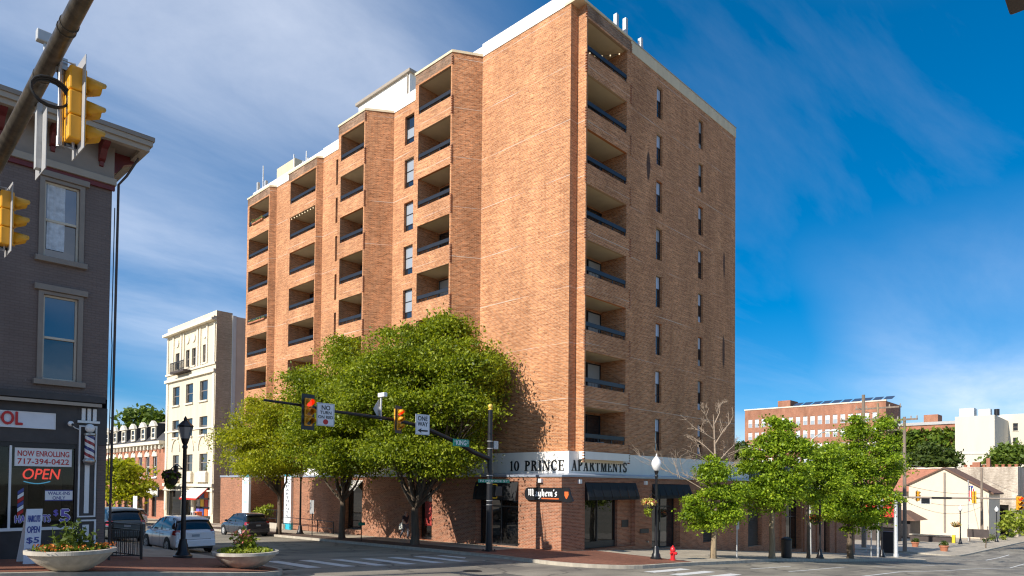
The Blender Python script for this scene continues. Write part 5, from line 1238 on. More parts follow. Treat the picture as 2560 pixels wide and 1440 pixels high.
# sign seen from behind between the two
pS = atu(92, 350, NU+.1); hS = (atu(92, 268, NU+.1).z-atu(92, 440, NU+.1).z)/2
o = thing('road_sign', 'grey metal back of a road sign hung under the bronze mast arm', 'sign', (NU+.1, pS.y, pS.z))
obj('panel', MB().box(NU+.16, NU+.172, pS.y-.36, pS.y+.36, pS.z-hS*.92, pS.z+hS*.82), 'grey_plate', o)
obj('channel', MB().box(NU+.08, NU+.158, pS.y-.07, pS.y+.07, pS.z-hS*.8, pS.z+hS*1.05), 'galvanised', o)
pV = atu(97, 128, NU-.1); o = thing('detector_camera', 'small grey detector standing on top of the bronze mast arm', 'camera', cA(pV.y)); zt = cA(pV.y)[2]
obj('post', MB().cyl((NU, pV.y, zt+.05), (NU-.02, pV.y, zt+.42), .025, n=8), 'galvanised', o); soft(obj('housing', MB().box(NU-.14, NU+.06, pV.y-.06, pV.y+.06, zt+.40, zt+.58), 'galvanised', o), .015)
cw = MB(); cw.tube([(NU+.1, 8.1, cA(8.1)[2]+.05), (NU+.16, 8.5, cA(8.5)[2]-.05), (NU+.12, 9.0, cA(9)[2]-.13), (NU+.12, 9.5, cA(9.5)[2]-.14)], .014, 6)
tag(obj('signal_cable', cw, 'rubber', None, True, org=cA(8.5)), 'loose black cable drooping under the bronze mast arm', 'cable')
# ================================================================ LAMPS
lampL = make_lantern_lamp('street_lamp', 'black lantern street lamp in front of the white parked car')
pL = Vector((9.05, 23.95, G(9.05, 23.95)+.008)); place(lampL, pL, rad(40), (atv(458, 1040, pL.y).z-pL.z)/4.72)
aL = make_acorn_lamp('street_lamp', 'white acorn lamp on black post beside the red hydrant')
def lamp_at(px, py, top, label, first=False, kind=None):
    p_ = onground(px, py); p_.z += .008; d_ = math.hypot(p_.x, p_.y); zt = (ray(px, top)*(d_/math.hypot(ray(px, top).x, ray(px, top).y))).z
    sc = (zt-p_.z)/5.0
    return (place(aL, p_, 0, sc) if first else dup(aL, p_, label, 0, sc)), p_
_, pl1 = lamp_at(1640, 1398, 1134, '', True)
_, pl2 = lamp_at(2050, 1396, 1212, 'acorn street lamp with orange flower basket among the right-hand trees')
_, pl3 = lamp_at(2205, 1393, 1243, 'acorn street lamp between the grey posts at the far corner')
_, pl4 = lamp_at(2401, 1360, 1262, 'acorn street lamp with flower basket in front of the cream gable house')
_, pl5 = lamp_at(2492, 1355, 1265, 'distant round-globed street lamp beside the tall right-hand shrub')
_, pl6 = lamp_at(750, 1335, 1165, 'black street lamp post under the leaves near the teal-footed banner')
# hanging baskets
def basket(label, p, mats, r=.32, trail=.0, n=420, bracket=None, bowl=True):
    o = thing('hanging_basket', label, 'flower basket', p, 'hanging flower baskets'); p = Vector(p)
    if bowl: obj('bowl', MB().lathe([(.04, -.28), (r*.6, -.22), (r*.85, -.06), (r*.9, .02)], 14, p), 'soil', o, True)
    for k, m_ in enumerate(mats):
        c = lobe_points((p.x, p.y, p.z+.1, r*1.15, r*1.15, r*.75), n//len(mats), .3); 
        if k == 0 and trail: c = np.concatenate([c, lobe_points((p.x-.05, p.y, p.z-trail*.6, r*.7, r*.7, trail), n//2, .3)])
        v, f = leaf_cloud(c, .075); cloud_obj('flowers' if k else 'foliage', v, f, m_, o)
    if bracket: obj('bracket', MB().tube([bracket, Vector(bracket).lerp(p, .5)+Vector((0, 0, .35)), p+Vector((0, 0, .35)), p+Vector((0, 0, .1))], .018, 6), 'black_metal', o)
    return o
pb = atv(1622, 1262, pl1.y); basket('flower basket with yellow and pink blooms on the acorn lamp by the hydrant', pb, ['leaf_lime', 'petal_yellow', 'petal_pink'], .3, .35, 460, (pl1.x-.07, pl1.y, pb.z+.4))
pb = atv(2037, 1300, pl2.y); basket('orange flower basket on the lamp among the right-hand trees', pb, ['leaf_mid', 'petal_orange'], .4, .2, 380, (pl2.x-.07, pl2.y, pb.z+.4))
pb = atv(2390, 1313, pl4.y); basket('small orange-brown flower basket on the lamp by the cream house', pb, ['leaf_mid', 'petal_orange', 'petal_yellow'], .55, .1, 300, (pl4.x-.07, pl4.y, pb.z+.4))
pb = atv(428, 1196, 25.6); basket('purple and green hanging basket left of the black lantern lamp', pb, ['leaf_lime', 'petal_purple', 'leaf_mid'], .27, .25, 420, (pL.x-.05, pL.y, pb.z+.3))
# ================================================================ PLANTERS
def planter(label, px, py, D, flowers, seed):
    p = onground(px, py); p.z += .008; o = thing('planter_bowl', label, 'planter', p, 'stone planter bowls'); R_ = D/2
    obj('bowl', MB().lathe([(R_*.38, 0), (R_*.42, .02), (R_*.5, .05), (R_*.74, .2), (R_*.9, .36), (R_*.93, .41), (R_*1.0, .42), (R_*1.0, .50), (R_*.92, .51), (R_*.88, .46)], 40, p), 'planter_stone', o, True)
    obj('soil', MB().lathe([(R_*.9, .465), (.02, .5)], 24, p), 'soil', o)
    c = lobe_points((p.x, p.y, p.z+.53, R_*.86, R_*.86, .1), 1500, .1); v, f = leaf_cloud(c, .05); cloud_obj('ground_cover', v, f, 'leaf_lime' if flowers else 'leaf_mid', o)
    sh = []; st_ = MB(); rr_ = random.Random(seed)
    for k in range(26):
        a = rr_.random()*6.28; q = R_*.45*rr_.random(); hgt = rr_.uniform(.35, .85)*(1-.5*q/R_); b0 = Vector((p.x+q*math.cos(a), p.y+q*math.sin(a), p.z+.47)); b1 = b0+Vector((rr_.uniform(-.2, .2), rr_.uniform(-.2, .2), hgt)); st_.tube([b0, b1], [.012, .005], 4, False)
        for t_ in range(16): u_ = b0.lerp(b1, rr_.random()); sh.append((u_.x+rr_.gauss(0, .06), u_.y+rr_.gauss(0, .06), u_.z+rr_.gauss(0, .04)))
    obj('stem', st_, 'leaf_mid', o); v, f = leaf_cloud(sh, .065); cloud_obj('foliage', v, f, 'leaf_lime' if flowers else 'leaf_dark', o)
    fl = [(p.x+rr_.uniform(-.75, .1)*R_*.55, p.y+rr_.uniform(-.6, .6)*R_*.4, p.z+rr_.uniform(.75, 1.15)) for _ in range(60)] if flowers else [(p.x+rr_.uniform(-.85, .85)*R_, p.y+rr_.uniform(-.85, .2)*R_, p.z+rr_.uniform(.52, .64)) for _ in range(240)]
    v, f = leaf_cloud(fl, .055 if flowers else .03); cloud_obj('flowers', v, f, 'petal_pink' if flowers else 'petal_orange', o); return o
planter('stone planter bowl with pink flowers at the kerb corner', 614, 1420, 1.88, True, 3)
planter('stone planter bowl with low orange flowers in front of the barber shop', 177, 1426, 1.86, False, 8)
# ================================================================ FENCE beside the barber shop
fe = thing('metal_fence', 'black metal guard fence at the corner of the barber shop', 'fence', (6.3, 23.2, G(6.3, 23.2)))
fp = [(UC+.10, 24.6), (6.98, 24.2), (7.3, 22.55), (UC+.10, 22.35)]
zf = lambda x, y: G(x, y)
for (x, y) in fp: obj('post', MB().box(x-.03, x+.03, y-.03, y+.03, zf(x, y), zf(x, y)+1.08), 'black_metal', fe)
for i in range(3):
    (x0, y0), (x1, y1) = fp[i], fp[i+1]
    for hgt in (.12, 1.05, .88): obj('rail', MB().bar((x0, y0, zf(x0, y0)+hgt), (x1, y1, zf(x1, y1)+hgt), .035, .035), 'black_metal', fe)
    n = int(math.hypot(x1-x0, y1-y0)/.115)
    for k in range(1, n): t_ = k/n; x, y = x0+(x1-x0)*t_, y0+(y1-y0)*t_; obj('picket', MB().box(x-.008, x+.008, y-.008, y+.008, zf(x, y)+.12, zf(x, y)+.88), 'black_metal', fe)
# ================================================================ HYDRANT, BIN, POSTS
hp = onground(1682, 1401); hp.z += .004
hy = thing('fire_hydrant', 'red fire hydrant on the pavement beside the acorn lamp', 'hydrant', hp)
obj('barrel', MB().lathe([(.15, 0), (.15, .04), (.11, .05), (.105, .42), (.135, .43), (.135, .48), (.10, .49)], 16, hp), 'hydrant_red', hy, True)
obj('bonnet', MB().lathe([(.125, .485), (.12, .54), (.085, .62), (.04, .66), (.03, .66), (.03, .71), (.005, .71)], 16, hp), 'hydrant_red', hy, True)
for d_, rr_, ln in (((1, 0), .055, .19), ((-1, 0), .055, .19), ((0, -1), .075, .2)): e_ = Vector((d_[0]*ln, d_[1]*ln, .34)); obj('outlet', MB().tube([hp+Vector((0, 0, .34)), hp+e_, hp+e_*1.0+Vector((d_[0]*.03, d_[1]*.03, 0))], [rr_*.85, rr_, rr_*.6], 12), 'hydrant_red', hy)
def bin_(name, label, px, py, hgt, w):
    p = onground(px, py); p.z += .004; o = thing(name, label, 'litter bin', p)
    obj('body', MB().lathe([(w*.42, 0), (w*.48, .05), (w*.5, hgt*.85), (w*.52, hgt*.87)], 16, p), 'black_metal', o); obj('lid', MB().lathe([(w*.53, hgt*.88), (w*.5, hgt*.92), (w*.25, hgt), (.02, hgt)], 16, p), 'black_metal', o, True); return o
bin_('litter_bin', 'black litter bin between the two right-hand tree trunks', 1966, 1395, 1.25, .62)
def post(label, px, py, top, r=.03, m_='galvanised', panel=None, cat='post', name='sign_post', text=None, group=None):
    p = onground(px, py); p.z += .003; d_ = math.hypot(p.x, p.y); rt = ray(px, top); zt = rt.z*d_/math.hypot(rt.x, rt.y); o = thing(name, label, cat, p, group)
    obj('post', MB().cyl(p, (p.x, p.y, zt), r, n=8), m_, o)
    if panel:
        w, h0, h1, mm, face = panel; f = FV(p.y-r-.012) if face == 'v' else FU(p.x-r-.012); a_ = p.x if face == 'v' else p.y
        obj('panel', MB().fbox(f, a_-w/2, a_+w/2, zt-h1, zt-h0, 0, .01), mm, o)
        if text:
            t = MB(); n = len(text)
            for k, s in enumerate(text): zq = zt-h0-(h1-h0)*(k+.85)/n; put_text(t, s, f, a_-w*.4, a_+w*.4, zq, zq+(h1-h0)*.62/n, -.004, face != 'v')
            obj('lettering', t, 'letter_black', o)
    return o
post('thin grey sign post left of the mottled tree trunk', 1842, 1398, 1300, .035, 'galvanised', (.35, 0, .5, 'grey_plate', 'v'))
post('short post with a small green plate on the shaded pavement', 903, 1353, 1305, .03, 'black_metal', (.45, .02, .2, 'sign_green', 'v'))
post('black sign post behind the ramp railing', 780, 1340, 1250, .03, 'black_metal', (.5, 0, .9, 'grey_plate', 'u'))
post('white-footed grey post at the far street corner', 2195, 1393, 1235, .09, 'galvanised')
post('thin white post in front of the dark right-hand trunk', 2178, 1393, 1290, .05, 'galvanised')
post('thin grey post left of the dark right-hand shop doorway', 2167, 1378, 1290, .03, 'galvanised')
post('parking sign post beside the turning street tree far left', 338, 1330, 1240, .035, 'galvanised', (.75, 0, .85, 'sign_white', 'u'))
# ramp railing by the teal-footed banner
rl = thing('ramp_railing', 'black pipe railing along the ramp beside the teal-footed banner', 'railing', (26.0, 44, G(26, 44)))
rp_ = [(25.9, 49.0), (25.9, 46.5), (25.9, 44.0), (25.9, 41.9)]
for (x, y) in rp_: obj('post', MB().cyl((x, y, G(x, y)-.02), (x, y, G(x, y)+1.0-.16*(rp_[0][1]-y)/2.4*.3), .035, n=8), 'black_metal', rl)
for hgt in (.98, .5):
    for i in range(3): (x0, y0), (x1, y1) = rp_[i], rp_[i+1]; obj('rail', MB().cyl((x0, y0, G(x0, y0)+hgt-.05*i), (x1, y1, G(x1, y1)+hgt-.05*(i+1)), .025, n=8), 'black_metal', rl)
# courtyard iron railing and pot
cr = thing('courtyard_railing', 'low dark railing across the courtyard between the banners', 'railing', (U0+.4, 53, G(U0, 53)))
for y in (50.2, 52.2, 54.2, 56.2): obj('post', MB().box(U0+.37, U0+.43, y-.03, y+.03, G(U0, y), G(U0, y)+1.5), 'black_metal', cr)
for z_ in (.75, 1.45): obj('rail', MB().box(U0+.38, U0+.42, 50.2, 56.2, G(U0, 53)+z_-.025, G(U0, 53)+z_+.025), 'black_metal', cr)
for k in range(40): y = 50.3+5.8*k/39; obj('picket', MB().box(U0+.392, U0+.408, y-.008, y+.008, G(U0, 53)+.7, G(U0, 53)+1.45), 'black_metal', cr)
# ================================================================ CARS
wc = make_car('parked_car', 'white hatchback parked at the kerb behind the black lantern lamp', 'car_white', 3.95, 1.74, 1.54)
place(wc, (11.55, 31.2, G(11.55, 31.2)-.136))
gc = make_car('parked_car', 'dark grey hatchback driving past the first street tree', 'car_grey', 4.15, 1.70, 1.55, thickC=False)
place(gc, (20.95, 45.0, G(20.95, 45)-.136))
sv = make_car('parked_car', 'dark sport utility car behind the black guard fence', 'car_teal', 4.6, 1.85, 1.75, thickC=False, boxy=1)
place(sv, (11.6, 40.2, G(11.6, 40.2)-.136))
c4 = make_car('parked_car', 'pale silver saloon with red tail lights beyond the dark sport utility car', 'car_silver', 4.5, 1.78, 1.48, thickC=False); place(c4, (20.1, 65.5, G(20.1, 65)-.136))
c5 = make_car('parked_car', 'tan car in the traffic lane ahead of the pale silver saloon', 'car_tan', 4.4, 1.78, 1.5, thickC=False); place(c5, (20.1, 72.0, G(20.1, 72)-.136))
c6 = make_car('parked_car', 'orange-red car just showing beyond the dark sport utility car', 'car_orange', 4.3, 1.76, 1.5, thickC=False); place(c6, (11.6, 46.6, G(11.6, 46)-.136))
c7 = make_car('parked_car', 'pale blue-grey car far down the street behind the white hatchback roof', 'car_silver', 4.4, 1.78, 1.5, thickC=False); place(c7, (20.1, 86, G(20, 86)-.136))
# ================================================================ PERSON walking
pp = onground(1013, 1349); pp.z += .02
pe = thing('person', 'person in dark top and grey trousers walking with a pale shoulder bag', 'person', pp)
def skin(name, edges, verts, mat, par, sub=2):
    me = bpy.data.meshes.new(name); me.from_pydata([tuple(v[:3]) for v in verts], edges, []); o = bpy.data.objects.new(name, me); COL.objects.link(o); o.parent = par; ORG[o.name] = ORG[par.name]
    sk = o.modifiers.new('skin', 'SKIN'); 
    for i, v in enumerate(verts): me.skin_vertices[0].data[i].radius = (v[3], v[3]*(v[4] if len(v) > 4 else 1)); me.skin_vertices[0].data[i].use_root = (i == 0)
    ss = o.modifiers.new('sub', 'SUBSURF'); ss.levels = sub; ss.render_levels = sub; me.materials.append(MAT[mat]); return o
# local frame: walking toward -Y (to the right in the picture), mid-stride
V_ = [(0, 0, .93, .135), (0, -.01, 1.12, .125), (0, -.03, 1.34, .15), (0, -.04, 1.47, .062), (0, -.06, 1.56, .085), (0, -.075, 1.64, .098), (0, -.07, 1.72, .07),
      (.09, 0, .88, .095), (.10, -.16, .50, .065), (.10, -.13, .10, .042), (.10, -.26, .045, .04), (-.09, 0, .88, .095), (-.10, .10, .50, .065), (-.10, .36, .16, .042), (-.10, .30, .05, .038),
      (.18, -.03, 1.40, .06), (.23, .10, 1.14, .045), (.24, .0, .92, .035), (.24, -.03, .83, .035), (-.18, -.03, 1.40, .06), (-.22, -.10, 1.14, .045), (-.2, -.27, .98, .035), (-.19, -.33, .92, .035)]
E_ = [(0, 1), (1, 2), (2, 3), (3, 4), (4, 5), (5, 6), (0, 7), (7, 8), (8, 9), (9, 10), (0, 11), (11, 12), (12, 13), (13, 14), (2, 15), (15, 16), (16, 17), (17, 18), (2, 19), (19, 20), (20, 21), (21, 22)]
skin('body', E_, V_, 'skin', pe)
skin('trousers', [(0, 1), (1, 2), (2, 3), (0, 4), (4, 5), (5, 6)], [(0, 0, .95, .15), (.09, 0, .87, .105), (.10, -.16, .50, .078), (.10, -.13, .14, .06), (-.09, 0, .87, .105), (-.10, .10, .50, .078), (-.10, .34, .19, .06)], 'jeans', pe)
skin('top', [(0, 1), (1, 2), (2, 3), (3, 4), (2, 5), (5, 6)], [(0, 0, .96, .155), (0, -.01, 1.14, .142), (0, -.03, 1.36, .165), (.18, -.03, 1.41, .075), (.22, .07, 1.2, .06), (-.18, -.03, 1.41, .075), (-.215, -.08, 1.2, .06)], 'shirt', pe)
skin('hair', [(0, 1), (1, 2)], [(0, -.055, 1.70, .095), (0, -.02, 1.62, .085), (0, .02, 1.52, .06)], 'hair', pe)
fc = MB(); fc.ball((-.033, -.165, 1.655), .012, 6, 4); fc.ball((.033, -.165, 1.655), .012, 6, 4); fc.v = [(x+pp.x, y+pp.y, z+pp.z) for x, y, z in fc.v]; obj('eyes', fc, 'hair', pe)
bg_ = thing('shoulder_bag', 'pale cloth shoulder bag hanging at the walking person\'s side', 'bag', (pp.x-.24, pp.y+.1, pp.z+.7))
m_ = MB().hexa([(pp.x-.30, pp.y-.06, pp.z+.62), (pp.x-.18, pp.y-.06, pp.z+.62), (pp.x-.18, pp.y+.3, pp.z+.60), (pp.x-.30, pp.y+.3, pp.z+.60), (pp.x-.28, pp.y-.02, pp.z+.98), (pp.x-.20, pp.y-.02, pp.z+.98), (pp.x-.20, pp.y+.24, pp.z+.96), (pp.x-.28, pp.y+.24, pp.z+.96)])
soft(obj('pouch', m_, 'bag_cloth', bg_), .03, 3); obj('strap', MB().tube([(pp.x-.24, pp.y+.0, pp.z+.97), (pp.x-.21, pp.y-.0, pp.z+1.3), (pp.x-.12, pp.y-.02, pp.z+1.51), (pp.x+.1, pp.y+.12, pp.z+1.3), (pp.x-.2, pp.y+.2, pp.z+.96)], .015, 5), 'bag_cloth', bg_)
# newspaper boxes by the cream building
for k, (px_, mm, lb) in enumerate(((541, 'sign_orange', 'orange newspaper box beside the brick banner pier'), (547, 'letter_white', 'white newspaper box beside the brick banner pier'))):
    p = Vector((24.3-.0*k, 61.0+.9*k, G(24.3, 61))); o = thing('newspaper_box', lb, 'newspaper box', p)
    soft(obj('cabinet', MB().box(p.x-.22, p.x+.22, p.y-.25, p.y+.25, p.z+.35, p.z+1.15), mm, o), .02); obj('window', MB().box(p.x-.226, p.x-.221, p.y-.18, p.y+.18, p.z+.65, p.z+1.05), 'glass', o); obj('pedestal', MB().box(p.x-.15, p.x+.15, p.y-.15, p.y+.15, p.z, p.z+.349), 'black_metal', o)
# ================================================================ TREES
def ell(px, py, rx, ry, u=None, base=None, dep=None, k=None):
    """photo ellipse -> lobe relative to base, at the base's distance (plus dep metres)"""
    d_ = base.x*RY+base.y*RX+(dep or 0)          # depth along the view
    r = ray(px, py); d1 = r.x*RY+r.y*RX; p = r*(d_/d1); s = d_/F_PX
    return (p.x-base.x, p.y-base.y, p.z-base.z, rx*s, rx*s*.95, ry*s)
def T(px, py, off=0): p = onground(px, py, off); p.z = G(p.x, p.y); return p
b3 = T(1037, 1361)
tree('street_tree', 'largest leafy street tree in front of the tower, nearest the signal pole', b3,
     [ell(1000, 905, 105, 90, base=b3), ell(1110, 870, 95, 75, base=b3, dep=.6), ell(940, 980, 95, 80, base=b3, dep=-.5), ell(1090, 985, 130, 95, base=b3, dep=-1), ell(1190, 940, 62, 70, base=b3), ell(1150, 1060, 75, 60, base=b3), ell(1010, 1085, 95, 65, base=b3, dep=-1.2), ell(1000, 1010, 110, 80, base=b3, dep=2.0), ell(1110, 1120, 60, 45, base=b3, dep=.8), ell(1120, 820, 50, 35, base=b3), ell(1215, 900, 36, 40, base=b3), ell(1200, 985, 55, 75, base=b3, dep=1.8), ell(1230, 930, 30, 45, base=b3, dep=1.5), ell(1085, 1140, 80, 42, base=b3, dep=-2.0), ell(985, 1125, 70, 46, base=b3, dep=-2.2), ell(1160, 1120, 50, 40, base=b3, dep=-1.2), ell(1165, 950, 62, 75, base=b3, dep=-2.7), ell(1190, 1015, 52, 66, base=b3, dep=-2.4), ell(1140, 885, 58, 55, base=b3, dep=-2.3), ell(1060, 1165, 85, 26, base=b3, dep=-1.2)],
     1000, 250, .48, .078, 'leaf_zelkova', .24, 2.0, gap=.2, group='street trees along the shaded pavement', twigs=9)
b2 = T(855, 1346); b2 = b2*(max(b2.x, 22.6)/b2.x); b2.z = G(b2.x, b2.y)
tree('street_tree', 'middle leafy street tree overlapping the tower balconies', b2,
     [ell(850, 950, 85, 62, base=b2), ell(780, 975, 70, 60, base=b2), ell(890, 1040, 95, 75, base=b2, dep=1), ell(800, 1060, 85, 70, base=b2, dep=-1), ell(880, 880, 60, 45, base=b2, dep=1), ell(770, 1110, 70, 50, base=b2), ell(900, 1120, 85, 45, base=b2, dep=-1), ell(850, 1010, 90, 70, base=b2, dep=-2), ell(840, 1130, 85, 44, base=b2, dep=-2.2), ell(920, 1135, 60, 40, base=b2, dep=-1.5), ell(865, 1160, 70, 26, base=b2, dep=-.8)],
     640, 250, .48, .078, 'leaf_zelkova', .2, 2.3, gap=.2, group='street trees along the shaded pavement', twigs=9)
b1 = T(697, 1341); b1 = b1*(max(b1.x, 22.45)/b1.x); b1.z = G(b1.x, b1.y)
tree('street_tree', 'yellowing round street tree in front of the white-capped brick pier', b1,
     [ell(665, 1035, 75, 48, base=b1), ell(620, 1075, 58, 55, base=b1), ell(715, 1060, 75, 60, base=b1), ell(650, 1120, 85, 60, base=b1, dep=-.8), ell(735, 1130, 65, 50, base=b1), ell(690, 1090, 85, 60, base=b1, dep=1.5), ell(600, 1115, 42, 42, base=b1), ell(670, 1165, 75, 32, base=b1), ell(655, 1150, 72, 38, base=b1, dep=-2)],
     480, 220, .44, .072, 'leaf_turning', .17, 2.6, gap=.2, group='street trees along the shaded pavement', twigs=9)
# right-hand row
r1 = T(1783, 1396)
t1 = tree('street_tree', 'young street tree with a bare dead top above dense green lower leaves', r1,
     [ell(1780, 1205, 36, 50, base=r1), ell(1742, 1262, 34, 30, base=r1), ell(1812, 1255, 34, 38, base=r1), ell(1765, 1300, 52, 22, base=r1), ell(1838, 1232, 20, 36, base=r1), ell(1782, 1160, 18, 26, base=r1), ell(1833, 1285, 20, 22, base=r1), ell(1722, 1290, 18, 14, base=r1)],
     230, 140, .22, .068, 'leaf_ginkgo', .15, 2.4, 'bark_pale', twigs=4, shell=.35, gap=.3, group='street trees in the right-hand row')
dw = MB(); dr = random.Random(4); d0 = r1+Vector((.1, .05, 2.2)); dep1 = r1.x*RY+r1.y*RX
def P1(px, py, dd=0.0):
    r = ray(px, py); d1 = r.x*RY+r.y*RX; return r*((dep1+dd)/d1)
dw.tube([P1(1789, 1290), P1(1790, 1180), P1(1787, 1120), P1(1785, 1062), P1(1783, 1035)], [.075, .065, .05, .035, .008], 7)
def dead(a, b, r0, lv):
    a, b = Vector(a), Vector(b); m_ = a.lerp(b, .5)+Vector((dr.uniform(-.12, .12), dr.uniform(-.12, .12), dr.uniform(-.02, .14)))
    dw.tube([a, m_, b], [r0, r0*.7, r0*.3], 5, False)
    if lv:
        for q in range(5):
            st = a.lerp(b, dr.uniform(.25, .95)); ln = (b-a).length*dr.uniform(.3, .55); d_ = ((b-a).normalized()+Vector((dr.uniform(-.9, .9), dr.uniform(-.9, .9), dr.uniform(-.5, .9)))).normalized(); dead(st, st+d_*ln, max(.008, r0*.45), lv-1)
for (x0, y0, x1, y1) in ((1788, 1100, 1728, 1064), (1788, 1110, 1830, 1052), (1790, 1170, 1705, 1120), (1790, 1160, 1845, 1105), (1785, 1075, 1760, 1030), (1786, 1060, 1800, 1012), (1785, 1240, 1640, 1165), (1790, 1200, 1850, 1150), (1788, 1140, 1735, 1095), (1787, 1230, 1700, 1180)):
    dead(P1(x0, y0), P1(x1, y1, dr.uniform(-.8, .8)), .036, 2)
obj('dead_branches', dw, 'dead_wood', t1)
r2 = T(1930, 1396)
tree('street_tree', 'tall green street tree whose pale mottled trunk stands left of the litter bin', r2,
     [ell(1950, 1075, 36, 45, base=r2), ell(1910, 1120, 48, 42, base=r2), ell(1965, 1120, 52, 45, base=r2), ell(1900, 1190, 62, 55, base=r2), ell(1965, 1185, 60, 55, base=r2), ell(1880, 1240, 55, 38, base=r2), ell(1935, 1250, 52, 32, base=r2), ell(1995, 1110, 34, 26, base=r2), ell(1947, 1050, 16, 22, base=r2), ell(1948, 1090, 30, 30, base=r2)],
     360, 140, .27, .078, 'leaf_ginkgo', .17, 2.9, 'bark_pale', twigs=4, shell=.3, gap=.3, group='street trees in the right-hand row')
r3 = T(2020, 1396)
tree('street_tree', 'thin-trunked street tree left of the orange-basket lamp', r3,
     [ell(2050, 1150, 42, 42, base=r3), ell(2025, 1195, 46, 40, base=r3), ell(2075, 1190, 44, 42, base=r3), ell(2030, 1230, 40, 26, base=r3), ell(2060, 1120, 24, 22, base=r3)],
     170, 140, .27, .08, 'leaf_ginkgo', .11, 3.4, 'bark', twigs=3, shell=.3, gap=.3, group='street trees in the right-hand row')
r4 = T(2125, 1396)
tree('street_tree', 'broad bright green street tree in front of the brick warehouse', r4,
     [ell(2150, 1090, 40, 45, base=r4), ell(2205, 1095, 30, 50, base=r4), ell(2115, 1150, 58, 55, base=r4), ell(2185, 1165, 62, 60, base=r4), ell(2105, 1225, 60, 50, base=r4), ell(2175, 1230, 68, 45, base=r4), ell(2100, 1280, 62, 40, base=r4), ell(2165, 1285, 50, 36, base=r4), ell(2235, 1170, 28, 34, base=r4), ell(2142, 1065, 20, 28, base=r4), ell(2060, 1265, 32, 26, base=r4), ell(2212, 1060, 14, 26, base=r4), ell(2130, 1310, 28, 20, base=r4)],
     520, 160, .34, .09, 'leaf_ginkgo', .22, 3.0, 'bark', twigs=4, shell=.3, gap=.3, group='street trees in the right-hand row')
# left background street tree, garden tree behind the mansard houses
l1 = Vector((23.2, 72, G(23, 72)))
tree('street_tree', 'small orange-tinged street tree in front of the red brick terrace', l1,
     [ell(310, 1175, 50, 45, base=l1), ell(345, 1200, 36, 40, base=l1), ell(285, 1220, 42, 48, base=l1), ell(325, 1245, 42, 32, base=l1), ell(290, 1160, 26, 28, base=l1)],
     220, 34, .45, .2, 'leaf_turning', .16, 2.4, twigs=4, shell=.35)
l2 = Vector((38, 108, G(38, 80)))
tree('garden_tree', 'dark green tree rising behind the slate mansard roof', l2, [ell(362, 1050, 42, 30, base=l2), ell(395, 1060, 30, 24, base=l2), ell(340, 1062, 26, 20, base=l2), ell(375, 1085, 50, 40, base=l2)], 200, 34, .8, .4, 'leaf_mid', .35, 6, twigs=2, shell=.3)
# courtyard shrub
cs_ = Vector((U0+1.5, 53.2, G(U0, 53)))
tree('courtyard_shrub', 'bright lime shrub in the courtyard behind the grey hatchback', cs_, [ell(657, 1270, 16, 12, base=cs_), ell(650, 1290, 14, 12, base=cs_), ell(668, 1282, 12, 10, base=cs_)], 60, 30, .2, .11, 'leaf_lime', .04, .5, twigs=2)
# ================================================================ LEFT BACKGROUND (Prince Street)
UL = 27.0; fl = FU(UL)
def zpx(px, py, u=UL): return atu(px, py, u).z
def vpx(px, py=1000, u=UL): return atu(px, py, u).y
def std_window(par, f, a0, a1, z0, z1, din, fm, pm, sillm=None, split=True, w=.07):
    fr = MB(); fr.fbox(f, a0, a0+w, z0, z1, din-.06, din); fr.fbox(f, a1-w, a1, z0, z1, din-.06, din); fr.fbox(f, a0+w, a1-w, z0, z0+w, din-.06, din); fr.fbox(f, a0+w, a1-w, z1-w, z1, din-.06, din)
    zm = (z0+z1)/2; am = (a0+a1)/2
    if split: fr.fbox(f, a0+w, a1-w, zm-.04, zm+.04, din-.05, din)
    o = obj('window', fr, fm, par)
    if split: obj('pane', MB().fbox(f, a0+w, a1-w, z0+w, zm-.04, din-.025, din-.015), pm, o); obj('pane', MB().fbox(f, a0+w, a1-w, zm+.04, z1-w, din-.025, din-.015), pm, o)
    else: obj('pane', MB().fbox(f, a0+w, a1-w, z0+w, z1-w, din-.025, din-.015), pm, o)
    if sillm: obj('sill', MB().fbox(f, a0-.1, a1+.1, z0-.16, z0-.003, -.14, din-.062), sillm, o)
    return o
ca, cb_ = vpx(538), vpx(416); CZT = zpx(535, 778)
cb = thing('cream_building', 'narrow five-storey cream building with stone cornice and balconette', 'building', (UL, ca, G(UL, ca)))
K = lambda x, y: (400+x*.375, 760+y*.375)
def rk(x0, y0, x1, y1): (p, q), (r, s) = K(x0, y0), K(x1, y1); return rectU(UL, p, q, r, s)
w4 = [rk(285, 265, 315, 388), rk(212, 292, 238, 408), rk(172, 310, 196, 428), rk(103, 330, 129, 440)]
w3 = [rk(265, 508, 318, 640), rk(172, 530, 220, 660), rk(85, 555, 130, 678)]
w2 = [rk(262, 748, 315, 872), rk(172, 762, 216, 880), rk(82, 778, 125, 892)]
w1 = [rk(262, 995, 315, 1120), rk(172, 1003, 216, 1118), rk(85, 1010, 125, 1112)]
shop = [(ca+.6, ca+4.6, G(UL, ca)+.3, zpx(500, 1215)), (ca+5.2, ca+7.0, G(UL, ca), zpx(480, 1222)), (ca+7.8, cb_-.7, G(UL, ca)+.3, zpx(440, 1215))]
def lvl(ws):
    z0 = sum(w[2] for w in ws)/len(ws); z1 = sum(w[3] for w in ws)/len(ws); return [(w[0], w[1], z0, z1) for w in ws]
w4, w3, w2, w1 = lvl(w4), lvl(w3), lvl(w2), lvl(w1)
mw = MB(); wall_holes(mw, fl, ca, cb_, -6, CZT, w4+w3+w2+w1+shop, .22); obj('wall', mw, 'cream_stucco', cb)
for w in w4+w3+w2+w1: std_window(cb, fl, *w, .2, 'taupe', 'glass', 'cream_trim')
